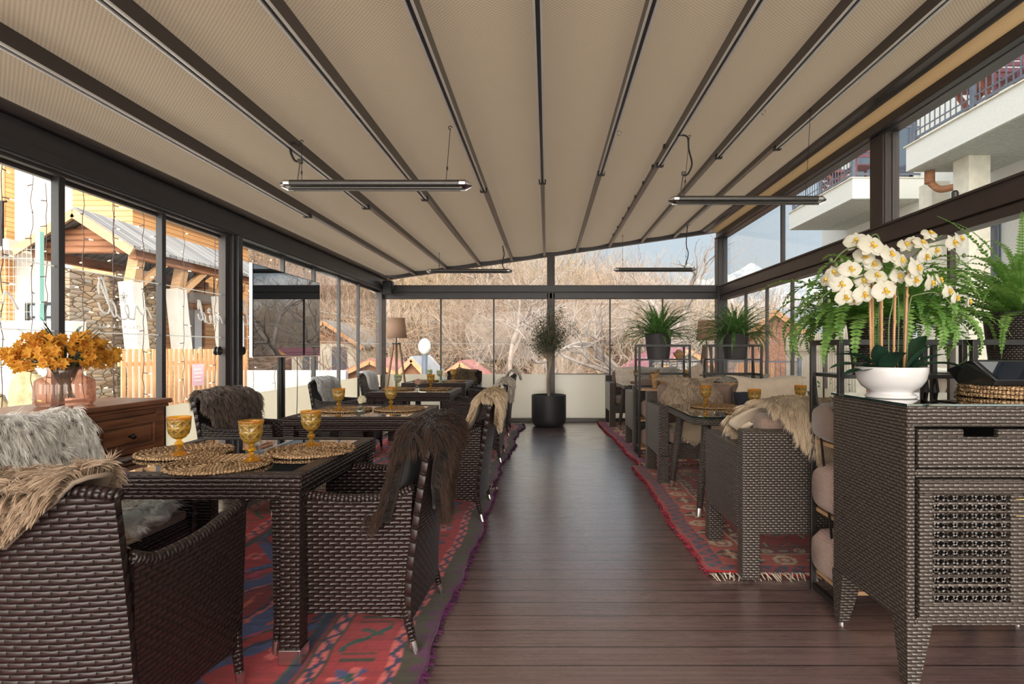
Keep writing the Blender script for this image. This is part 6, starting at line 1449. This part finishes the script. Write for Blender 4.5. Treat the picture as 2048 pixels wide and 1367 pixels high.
def pic_table(label, x, y, z, s=1.0):
    t_ = thing('slatted_table', label, 'table', (x, y, z), group='balcony tables'); 
    for k in range(7): m = M(); m.box((-.33 + k * .095, -.75 * s, .70), (-.25 + k * .095, .75 * s, .73)); m.build('slat', 'terrace_wood', t_)
    for yy in (-.5 * s, .5 * s):
        m = M(); m.beam((-.3, yy, 0), (.22, yy, .70), .05, .07); m.beam((.3, yy, 0), (-.22, yy, .70), .05, .07); m.build('leg', 'terrace_wood', t_)
def bchair(label, x, y, z, rz):
    t_ = thing('slatted_chair', label, 'chair', (x, y, z), rz, 'balcony chairs')
    for s_ in (-1, 1):
        m = M(); m.beam((s_ * .22, -.20, 0), (s_ * .22, -.28, .92), .04, .04); m.beam((s_ * .22, .22, 0), (s_ * .22, .20, .45), .04, .04); m.build('leg', 'purple_wood', t_)
    m = M()
    for k in range(5): m.box((-.22, -.20 + k * .085, .43), (.22, -.13 + k * .085, .455))
    m.build('seat', 'purple_wood', t_); m = M()
    for k in range(4): m.box((-.22, -.30, .56 + k * .09), (.22, -.275, .62 + k * .09))
    m.build('backrest', 'purple_wood', t_)
pic_table('reddish slatted table on the near balcony, partly out of the picture', 6.75, 6.9, 4.64, 1.1); pic_table('smaller reddish slatted table on the near balcony beside its corner post', 6.70, 8.75, 4.64, .45)
bchair('purple slatted chair between the two balcony tables', 6.7, 7.95, 4.64, math.pi); bchair('purple slatted chair at the right edge of the near balcony', 6.6, 5.8, 4.64, 0)
bchair('purple slatted chair on the farther balcony near its end post', 6.6, 11.9, 4.64, 0); bchair('purple slatted chair in the middle of the farther balcony', 6.6, 12.9, 4.64, math.pi); pic_table('low slatted table on the farther balcony', 6.7, 13.3, 4.64, .4)
# fences, brick cottage, rubble wall
def fence(label, a, b, z0, z1, n, w, mat, cat='fence', rails=2, top=0.0, nm='slat_fence'):
    a = Vector(a); b = Vector(b); d = (b - a); L = d.length; t_ = thing(nm, label, cat, (a.x, a.y, 0), math.atan2(d.y, d.x)); 
    m0 = M(); m0.box((-w / 2, -.012, z0), (w / 2, .012, z1)); s0 = m0.build('slat', mat, t_)
    for k in range(n):
        if k == 0: q = s0
        else: q = s0.copy(); SC.collection.objects.link(q); q.parent = t_
        q.location = (L * (k + .5) / n, 0, 0)
    m = M()
    for r in range(rails): z = z0 + (z1 - z0) * (.2 + .6 * r / max(1, rails - 1)); m.box((0, .012, z - .03), (L, .04, z + .03))
    m.build('rail', mat, t_); return t_
fence('pale vertical slat fence beyond the right glass', (5.6, 10.2), (6.6, 15.6), -.2, 1.62, 34, .055, 'slat_pale')
fence('orange vertical board fence near the back right corner', (3.9, 11.6), (5.55, 13.8), -.6, .98, 18, .10, 'slat_orange')
tr_ = thing('metal_railing', 'thin black railing outside the back right corner', 'railing', (2.0, 10.9, 0)); m = M()
for z in (.30, 1.02): m.box((0, -.012, z - .014), (2.9, .012, z + .014))
m.build('rail', 'railing_blue', tr_); m = M()
for k in range(30): m.box((k * .1, -.005, .30), (k * .1 + .01, .005, 1.02))
m.build('bars', 'railing_blue', tr_); m = M()
for x in (0, 1.45, 2.87): m.box((x - .03, -.03, -.3), (x + .03, .03, 1.10))
m.build('posts', 'railing_blue', tr_)
def gable_house(label, cx, y0, y1, w, zb, ze, zr, wall, roof, gable=None, ov=.25, nm='cottage', cat='building', windows=(), wmat='white_paint', balcony=None):
    t_ = thing(nm, label, cat, (cx, y0, zb)); ze -= zb; zr -= zb; L = y1 - y0; a = w / 2
    m = M(); m.box((-a, 0, 0), (a, L, ze)); m.build('wall', wall, t_)
    m = M(); m.add([(-a, .0, ze), (a, .0, ze), (0, .0, zr - .08), (-a, L, ze), (a, L, ze), (0, L, zr - .08)], [(0, 1, 2), (5, 4, 3), (0, 2, 5, 3), (1, 4, 5, 2)]); m.build('gable', gable or wall, t_)
    sl = (zr - ze) / a; b = a + ov
    for s_ in (-1, 1):
        m = M(); v = [(0, -ov, zr), (s_ * b, -ov, zr - sl * b), (s_ * b, L + ov, zr - sl * b), (0, L + ov, zr)]; v2 = [(p[0], p[1], p[2] + .10) for p in v]
        m.add(v + v2, [(0, 1, 2, 3), (7, 6, 5, 4), (0, 4, 5, 1), (1, 5, 6, 2), (2, 6, 7, 3), (3, 7, 4, 0)]); m.build('roof_slope', roof, t_)
        m = M(); m.beam((0, -ov - .02, zr - .04), (s_ * b, -ov - .02, zr - sl * b - .04), .05, .16); m.build('bargeboard', 'slat_orange', t_)
    for (x, z, ww, hh) in windows:
        m = M(); m.box((x - ww / 2, -.03, z - zb), (x + ww / 2, .0, z - zb + hh)); f = m.build('window', 'house_glass', t_); m = M()
        for p in ((x - ww / 2 - .05, z - zb - .05, x + ww / 2 + .05, z - zb), (x - ww / 2 - .05, z - zb + hh, x + ww / 2 + .05, z - zb + hh + .05), (x - ww / 2 - .05, z - zb, x - ww / 2, z - zb + hh), (x + ww / 2, z - zb, x + ww / 2 + .05, z - zb + hh), (x - .02, z - zb, x + .02, z - zb + hh)): m.box((p[0], -.05, p[1]), (p[2], -.02, p[3]))
        m.build('frame', wmat, f)
    return t_
bc = gable_house('brick cottage with ribbed metal roof beyond the right fence', 7.45, 18.0, 25, 2.8, -3.2, 1.65, 2.50, 'brick_gable', 'metal_roof', ov=.2); bc.rotation_euler.z = R(-66)
def wallbox(nm, label, a, b, mat, cat='wall'):
    c = ((a[0] + b[0]) / 2, (a[1] + b[1]) / 2, a[2]); m = M(); m.box((a[0] - c[0], a[1] - c[1], 0), (b[0] - c[0], b[1] - c[1], b[2] - c[2])); o = m.build(nm, mat, None, loc=c, bevel=.02); return tag(o, label, cat)
wallbox('rubble_stone_wall', 'low rubble stone wall at the foot of the pale building', (5.2, 2.0, -.25), (5.7, 9.0, .92), 'rubble_wall')
wallbox('stone_coping', 'pale coping slab lying on the rubble stone wall', (5.12, 2.0, .921), (5.78, 9.0, .985), 'stucco_cream', 'coping')
# ================================================================= OUTSIDE : LEFT
bl = thing('timber_clad_house', 'tall timber-clad house with balcony at the far left', 'building', (-18.5, 16.2, -.25))
def lb(nm, a, b, mat, par=None): m = M(); m.box(a, b); return m.build(nm, mat, par or bl)
lb('wall', (-6, 0, 0), (3.0, 6, 9.5), 'cladding'); lb('rendered_bay', (3.0, .25, 0), (4.75, 6, 9.5), 'white_paint'); lb('rear_wing', (4.75, 2.5, 0), (7.0, 5, 8.6), 'cladding')
lb('white_pier', (6.2, 2.4, 0), (6.6, 2.6, 8.6), 'white_paint')
def lwin(x0, x1, z0, z1, y=0, fr_='slat_orange'):
    m = M(); m.box((x0, y - .04, z0), (x1, y, z1)); w_ = m.build('window', 'house_glass', bl); m = M()
    for a, b, c, d in ((x0 - .08, z0 - .08, x1 + .08, z0), (x0 - .08, z1, x1 + .08, z1 + .08), (x0 - .08, z0, x0, z1), (x1, z0, x1 + .08, z1), ((x0 + x1) / 2 - .03, z0, (x0 + x1) / 2 + .03, z1), (x0, z0 + (z1 - z0) * .68, x1, z0 + (z1 - z0) * .68 + .06)): m.box((a, y - .08, b), (c, y - .02, d))
    m.build('frame', fr_, w_)
lwin(2.0, 2.9, 5.1, 6.9); lwin(1.2, 2.6, 2.4, 3.8, fr_='terrace_wood'); lwin(3.45, 4.35, 1.6, 2.8, .25, 'black_metal'); lwin(5.0, 5.9, 5.2, 6.4, 2.5); 
lb('balcony', (-6, -1.2, 4.15), (4.2, 0, 4.45), 'white_paint')
m = M(); m.tube([(-6, -1.15, 5.45), (4.1, -1.15, 5.45)], .03, 6)
for k in range(8): m.box((-2.7 + k * .95, -1.22, 4.25), (-2.6 + k * .95, -1.16, 5.45))
m.build('balcony_railing', 'black_metal', bl)
m = M(); m.box((-6, -1.17, 4.5), (4.1, -1.16, 5.35)); m.build('balcony_glass', 'window_glass', bl)
# pavilion
pv = thing('timber_pavilion', 'gabled timber pavilion with grey roof, stone wall and slanted white posts', 'pavilion', (-9.83, 12.0, -.25)); zr, ze, a, L = 4.40, 3.72, 1.05, 6.0
m = M(); m.add([(-a, .15, ze), (a, .15, ze), (0, .15, zr - .12), (-a, .3, ze), (a, .3, ze), (0, .3, zr - .12)], [(0, 1, 2), (5, 4, 3), (0, 2, 5, 3), (1, 4, 5, 2), (0, 3, 4, 1)]); m.build('log_gable', 'log_wood', pv)
for k in range(4): m = M(); z = ze - .08 + k * .13; h = a * (1 - (z - ze) / (zr - ze)) if z > ze else a; m.tube([(-h, .13, z), (h, .13, z)], .075, 10); m.build('log', 'log_wood', pv, smooth=True)
for s_ in (-1, 1):
    m = M(); b = a + .18; v = [(0, -.25, zr), (s_ * b, -.25, zr - .65 * b), (s_ * b, L, zr - .65 * b), (0, L, zr)]; v2 = [(p[0], p[1], p[2] + .07) for p in v]; m.add(v + v2, [(0, 1, 2, 3), (7, 6, 5, 4), (0, 4, 5, 1), (1, 5, 6, 2), (2, 6, 7, 3), (3, 7, 4, 0)]); m.build('roof_slope', 'tile_roof', pv)
    m = M(); m.beam((0, -.28, zr - .07), (s_ * b, -.28, zr - .65 * b - .07), .06, .17); m.build('bargeboard', 'light_wood', pv)
m = M(); m.box((a - .1, 0, ze - .28), (a + .05, L, ze - .08)); m.box((-a - .05, 0, ze - .28), (-a + .1, L, ze - .08)); m.build('eaves_beam', 'log_wood', pv)
m = M(); m.box((.15, -.9, 0), (.45, 1.6, 3.1)); m.box((-.55, 1.6, 0), (.45, 1.9, 3.4)); m.build('stone_wall', 'stone_wall', pv)
for y in (.25, 1.75, 3.6):
    m = M(); m.beam((1.10, y, 0), (.80, y, ze - .75), .30, .34); m.build('slanted_post', 'white_paint', pv)
    m = M(); m.beam((.82, y, ze - .95), (1.02, y + .75, ze - .25), .12, .14); m.beam((.80, y, ze - .95), (.95, y, ze - .2), .22, .22); m.build('bracket', 'light_wood', pv)
wh = thing('wooden_house', 'sunlit wood-clad house with curtained windows behind the brown fence', 'building', (-11.0, 15.0, -.25))
m = M(); m.box((-1.6, 0, 0), (0, 5.8, 5.9)); m.build('wall', 'cladding', wh)
for y0, y1, z0, z1 in ((1.6, 3.0, 1.35, 2.75), (4.3, 5.5, 1.35, 2.75), (1.6, 2.8, 3.7, 4.7), (4.4, 5.4, 3.7, 4.7)):
    m = M(); m.box((0, y0, z0), (.03, y1, z1)); f = m.build('window', 'house_glass', wh); m = M()
    for a_, b_, c_, d_ in ((y0 - .07, z0 - .07, y1 + .07, z0), (y0 - .07, z1, y1 + .07, z1 + .07), (y0 - .07, z0, y0, z1), (y1, z0, y1 + .07, z1)): m.box((.0, a_, b_), (.07, c_, d_))
    m.build('frame', 'log_wood', f); m = M(); m.box((.032, y0 + .1, z0 + .05), (.036, y0 + (y1 - y0) * .42, z1)); m.box((.032, y1 - (y1 - y0) * .3, z0 + .05), (.036, y1 - .05, z1)); m.build('curtain', 'paper_white', f)
m = M(); m.box((0, -.6, 2.95), (.9, 3.2, 3.15)); m.build('balcony', 'white_paint', wh); m = M(); m.box((.86, -.6, 3.95), (.9, 3.2, 4.0))
for k in range(9): m.box((.87, -.6 + k * .46, 3.15), (.89, -.58 + k * .46, 3.95))
m.build('balcony_railing', 'black_metal', wh)
m = M(); b = .7; m.add([(b, -.5, 5.7), (b, 6.2, 5.7), (-2.0, 6.2, 6.9), (-2.0, -.5, 6.9), (b, -.5, 5.82), (b, 6.2, 5.82), (-2.0, 6.2, 7.02), (-2.0, -.5, 7.02)], [(3, 2, 1, 0), (4, 5, 6, 7), (0, 1, 5, 4), (1, 2, 6, 5), (2, 3, 7, 6), (3, 0, 4, 7)]); m.build('roof', 'tile_roof', wh)
fence('brown vertical slat fence left of the grey door post', (-6.35, 8.4), (-6.05, 11.4), .10, 1.26, 26, .066, 'slat_orange')
sg = thing('warning_sign', 'small pink notice on the brown slat fence', 'sign', (-6.16, 9.93, .62), math.atan2(3, .3)); m = M(); m.box((-.14, -.035, 0), (.14, -.028, .38)); m.build('plate', 'sign_pink', sg); m = M()
for k in range(4): m.box((-.09, -.038, .08 + k * .065), (.09 - .03 * (k % 2), -.036, .10 + k * .065))
m.build('lines', 'paper_white', sg)
wallbox('retaining_wall', 'sunlit pale retaining wall behind the rose vase', (-12.2, 9.4, -.25), (-7.9, 9.7, 1.73), 'concrete_light')
wallbox('garden_wall', 'low pale wall seen under the television', (-9.5, 14.6, -1.5), (-5.2, 14.8, .72), 'concrete_light')
wf = thing('wire_mesh_fence', 'green wire mesh fence with posts on the retaining wall', 'fence', (-12.2, 9.5, 1.731)); m = M()
for k in range(50): m.box((k * .075, -.003, 0), (k * .075 + .006, .003, 1.25))
for k in range(9): m.box((0, -.004, k * .15), (3.7, .004, k * .15 + .007))
m.build('mesh', 'slat_pale', wf); m = M()
t = simple('post_green', (.25, .50, .43), .5)
for x in (.9, 2.3, 3.67): m.box((x - .04, -.04, 0), (x + .04, .04, 1.5))
m.build('posts', 'post_green', wf)
def rock(label, x, y, s, seed):
    m = M(); n = 20; V = []
    for i in range(n + 1):
        for j in range(n * 2):
            th = math.pi * i / n; ph = math.pi * j / n; d = Vector((math.sin(th) * math.cos(ph), math.sin(th) * math.sin(ph), math.cos(th))); r = 1 + .35 * mnoise.noise(d * 1.3 + Vector((seed, 0, 0))) + .12 * mnoise.noise(d * 4 + Vector((0, seed, 0))); V.append((d.x * r * s[0], d.y * r * s[1], max(-.01, (d.z * r + .55) * s[2])))
    w_ = n * 2; m.add(V, [(i * w_ + j, (i + 1) * w_ + j, (i + 1) * w_ + (j + 1) % w_, i * w_ + (j + 1) % w_) for i in range(n) for j in range(w_)]); o = m.build('boulder', 'boulder', None, loc=(x, y, -.25), smooth=True); return tag(o, label, 'rock')
rock('tall tan boulder in front of the pale retaining wall', -6.95, 7.55, (.26, .24, .84), 1); rock('low grey boulder beside the tall tan one', -7.55, 7.6, (.30, .3, .62), 4)
def shrub(label, x, y, z, r, n, seed, mat='leaf_shrub'):
    rg = random.Random(seed); m = M(); V = []; Fc = []
    for i in range(n):
        d = Vector((rg.gauss(0, 1), rg.gauss(0, 1), abs(rg.gauss(0, .9)))).normalized() * r * rg.uniform(.35, 1); q = np.array(d); q[2] += .05; a = np.array(Vector((rg.gauss(0, 1), rg.gauss(0, 1), rg.gauss(0, 1))).normalized()); s_ = np.cross(a, (0, .3, 1)); s_ /= np.linalg.norm(s_) + 1e-9; l = rg.uniform(.05, .10) * (r / .6) ** .5; b = len(V); V += [q, q + a * l * .5 + s_ * l * .25, q + a * l, q + a * l * .5 - s_ * l * .25]; Fc.append((b, b + 1, b + 2, b + 3))
    m.add(V, Fc); t_ = thing('garden_shrub', label, 'shrub', (x, y, z)); m.build('foliage', mat, t_); m = M()
    for k in range(7): m.tube([(0, 0, -.02), (rg.uniform(-.5, .5) * r, rg.uniform(-.5, .5) * r, r * .6)], .012, 4)
    m.build('stems', 'bark', t_)
shrub('leafy green shrub behind the television pole', -6.0, 13.2, -.9, 1.15, 1500, 1); shrub('low green shrub behind the orange bouquet', -5.2, 6.6, -.25, .75, 700, 2); shrub('small green hedge outside the right glass, behind the near rack', 4.25, 8.4, -.25, .8, 900, 3)
shrub('grassy green tuft at the foot of the pale building', 5.2, 10.4, -.25, .9, 900, 7)
gable_house('cream cottage with white-framed windows on the slope behind the television', -10.6, 27.0, 33, 3.2, -3.3, 1.55, 2.6, 'stucco_cream', 'tile_roof', 'log_wood', windows=((-.7, .3, .75, 1.1), (.7, .3, .75, 1.1)))
gable_house('small wooden hut with grey roof beyond the left lamp', -5.0, 21, 24, 1.15, -3.6, .30, .93, 'log_wood', 'metal_roof', ov=.2)
gable_house('long low shed with red roof beyond the back left corner', -7.0, 22.6, 26, 4.4, -3.8, -.2, .82, 'log_wood', 'roof_red', ov=.3)
gable_house('low shed with red roof right of the wooden hut', -3.6, 23.6, 27, 2.6, -3.8, -.2, .72, 'log_wood', 'roof_red', ov=.3)
gable_house('building with purple ribbed roof beyond the back right glass', 5.7, 23, 31, 5.0, -4.0, -.3, 1.25, 'white_paint', 'purple_roof', ov=.3)
sl_ = thing('street_lamp', 'street lamp with white globe outside the back glass', 'street lamp', (-3.25, 15.0, -3.3)); m = M(); m.tube([(0, 0, 0), (0, 0, 4.45)], .075, 12); m.build('pole', 'railing_blue', sl_, smooth=True); m = M(); m.lathe([(0, 4.42), (.07, 4.44), (.13, 4.50), (.165, 4.60), (.165, 4.68), (.13, 4.78), (.07, 4.84), (0, 4.86)], n=24); m.build('globe', 'globe_glass', sl_, smooth=True)
# string lights hanging outside the left glass
st = thing('string_light', 'hanging strand', 'string light'); rr = random.Random(4); m = M(); z = np.linspace(0, -2.2, 30); m.tube([(.006 * math.sin(i * 1.7), .006 * math.cos(i * 2.1), q) for i, q in enumerate(z)], .0028, 4); m.build('wire', 'wire', st)
b0 = None
for k in range(12):
    zz = -.12 - k * .172; a = rr.uniform(0, 6.28)
    if b0 is None:
        m = M(); m.tube([(0, 0, 0), (.035, 0, -.006)], .0035, 5); m.tube([(.035, 0, -.006), (.058, 0, -.010)], [.0048, .003], 6, mi=1); b0 = m.build('bulb', ['wire', 'fairy_bulb'], st); o = b0
    else: o = b0.copy(); SC.collection.objects.link(o); o.parent = st
    o.location = (0, 0, zz); o.rotation_euler = (0, 0, a)
Ls = [2.05, 2.35, 2.62, 2.88, 3.08, 3.42, 3.62, 3.86, 4.02, 4.30, 4.46, 4.62, 4.80, 5.32, 5.62, 6.35, 7.1, 7.9]
for i, y in enumerate(Ls):
    lab = ['leftmost', 'second from left', 'third from left', 'fourth from left', 'fifth from left', 'sixth from left', 'seventh from left', 'eighth from left', 'ninth from left', 'tenth from left', 'eleventh from left', 'twelfth from left', 'last before the door post', 'first beyond the door post', 'second beyond the door post', 'fifth from right', 'second from right', 'rightmost'][i] + ' strand of small warm bulbs hanging outside the left glass'
    if i == 0: st.location = (XL - .45, y, 2.50); st['label'] = lab; st['group'] = 'strands of fairy lights'
    else: dup(st, (XL - .45 - .12 * (i % 3 == 1), y, 2.50 - .04 * (i % 4)), i * 1.3, lab)
m = M(); m.tube(catmull([(0, -4, 0), (0, -1, -.05), (0, 2, 0), (0, 4, -.04)], 6), .006, 6); o = m.build('support_cable', 'wire', None, loc=(XL - .5, 4.2, 2.53)); tag(o, 'cable outside the left glass from which the light strands hang', 'cable')

# ================================================================= BARE TREES AND BRUSH
def grow(m, p, d, L, r, depth, rg, split=3, up=.12, wig=.22, n=5):
    pts = [np.array(p, float)]; d = np.array(d, float)
    for k in range(n): d = d + np.array([rg.gauss(0, wig), rg.gauss(0, wig), rg.gauss(0, wig * .7) + up]) * (.6 if depth > 2 else 1); d /= np.linalg.norm(d); pts.append(pts[-1] + d * L / n)
    m.tube(pts, np.linspace(r, r * .6, n + 1), 6 if r > .05 else (4 if r > .012 else 3), caps=False)
    if depth == 0: return
    for k in range(split):
        i = rg.randint(2, n) if k else n; q = np.array([rg.gauss(0, 1), rg.gauss(0, 1), rg.gauss(0, .6)]); q -= d * (q @ d); q /= np.linalg.norm(q) + 1e-9; a = rg.uniform(.35, .85); nd = d * math.cos(a) + q * math.sin(a)
        grow(m, pts[i], nd, L * rg.uniform(.58, .82), r * rg.uniform(.45, .62), depth - 1, rg, split, up, wig, n if depth > 2 else 4)
def tree_proto(seed, h, r, depth, split, mat, up=.12):
    rg = random.Random(seed); m = M(); grow(m, (0, 0, -.3), (0, 0, 1), h * .34, r, depth, rg, split, up); return m.build('bare_tree', mat, None)
def brush_proto(seed, mat, n=95, s=2.4):
    rg = random.Random(seed); m = M()
    for i in range(n):
        p = np.array((rg.uniform(-1, 1) * s * .75, rg.uniform(-.6, .6) * s, -.2)); d = np.array((rg.gauss(0, .45), rg.gauss(0, .45), 1.0)); d /= np.linalg.norm(d); grow(m, p, d, s * rg.uniform(.45, .9), .016, 2, rg, 3, .02, .20, 4)
    return m.build('brush_thicket', mat, None)
protoB = [brush_proto(k, c) for k, c in enumerate(('twig_tan', 'twig_pink', 'twig_yellow', 'twig_grey', 'twig_tan'))]
for o in protoB: tag(o, 'tangled leafless brush on the hillside behind the glass', 'brush', 'hillside brush thickets')
rr = random.Random(77); used = set()
def place(protos, i, x, y, s, rz, used, label, cat, grp, dz=0, sz=1.0):
    src = protos[i]
    if i in used: o = src.copy(); SC.collection.objects.link(o)
    else: o = src; used.add(i)
    o.location = (x, y, ground(x, y) + dz); o.rotation_euler = (0, 0, rz); o.scale = (s, s, s * sz); tag(o, label, cat, grp); return o
cnt = 0
for row, (y0, dxs, sc_) in enumerate(((20, 2.6, 1.0), (24, 3.0, 1.15), (29, 3.4, 1.3), (35, 4.0, 1.5), (42, 4.6, 1.8), (50, 5.4, 2.1), (58, 6, 2.3))):
    x = -(y0 * .98) - 3
    while x < y0 * .78:
        y = y0 + rr.uniform(-1.8, 1.8)
        clear = (y < 27 and -8.5 < x < -1.8) or (y < 31 and 2.5 < x < 11) or (x < -8 and y < 33) or (y < 22 and x > 1.6)
        if not clear and not (x > 12 and y < 40):
            kx = rr.randrange(5); hu = ('tan', 'pinkish', 'yellowish', 'grey', 'tan')[kx]
            where = ('seen through the left glass' if x / y < -.30 else ('left of the middle post' if x / y < 0 else ('right of the middle post' if x / y < .29 else 'beyond the back right corner')))
            hgt = ('at the foot of the slope', 'just above the foot of the slope', 'low on the slope', 'halfway up the slope', 'high on the slope', 'just below the ridge', 'on the ridge')[row]
            place(protoB, kx, x + rr.uniform(-.6, .6), y, sc_ * rr.uniform(.85, 1.2), rr.uniform(0, 6.28), used, hu + ' leafless brush ' + hgt + ', ' + where, 'brush', 'hillside brush thickets'); cnt += 1
        x += dxs
protoT = [tree_proto(101, 9, .17, 5, 3, 'tree_bark'), tree_proto(102, 8, .13, 5, 3, 'twig_grey'), tree_proto(105, 8.5, .11, 5, 3, 'twig_tan', .16), tree_proto(109, 9.5, .26, 5, 3, 'tree_bark', .05)]
ut = set()
LBT = 'leafless tree on the slope behind the back glass'
TS = [(-13, 30, .9, 1), (-9.5, 33, 1.0, 0), (-16, 26, .9, 2), (-5.5, 30, 1.0, 2), (-2.4, 19.5, .62, 1), (-1.6, 27, .95, 0), (.8, 31, 1.0, 1), (2.6, 24, .8, 2), (-20, 33, 1.1, 0), (-24, 40, 1.2, 1), (-12, 42, 1.1, 2), (-7, 45, 1.2, 1), (4.5, 36, .9, 1), (7.5, 42, .8, 2), (10.5, 38, .62, 0), (13, 44, .6, 1), (.2, 21, .55, 2), (-15, 38, 1.2, 1), (9, 50, .9, 1), (-4, 38, 1.1, 0)]
ordn = ['leftmost', 'second', 'third', 'fourth', 'fifth', 'sixth', 'seventh', 'eighth', 'ninth', 'tenth', 'eleventh', 'twelfth', 'thirteenth', 'fourteenth', 'fifteenth', 'sixteenth', 'seventeenth', 'eighteenth', 'nineteenth', 'rightmost']
TS.sort(key=lambda q: q[0] / q[1])
for i, (x, y, s, k) in enumerate(TS): place(protoT, k, x, y, s, i * 1.7, ut, ordn[i] + (' leafless tree' if i in (0, 19) else ' leafless tree from the left') + (' low' if y < 26 else (' halfway up' if y < 36 else ' high')) + ' on the hillside behind the glass', 'tree', 'leafless hillside trees', -.2)
for (x, y, s, k, l, rz) in ((3.15, 19.0, 1.05, 3, 'big gnarled leafless tree rising right of the middle back post', .6), (7.4, 21.5, .68, 1, 'small leafless tree beyond the back right corner', 2.0), (5.6, 18.8, .50, 2, 'thin leafless tree behind the right floor lamp', 1.0), (9.5, 27.5, .74, 1, 'leafless tree seen through the upper right glass beside the corner post', 4.2)):
    o = place(protoT, k, x, y, s, rz, ut, l, 'tree', None, -.2)
    if 'group' in o: del o['group']
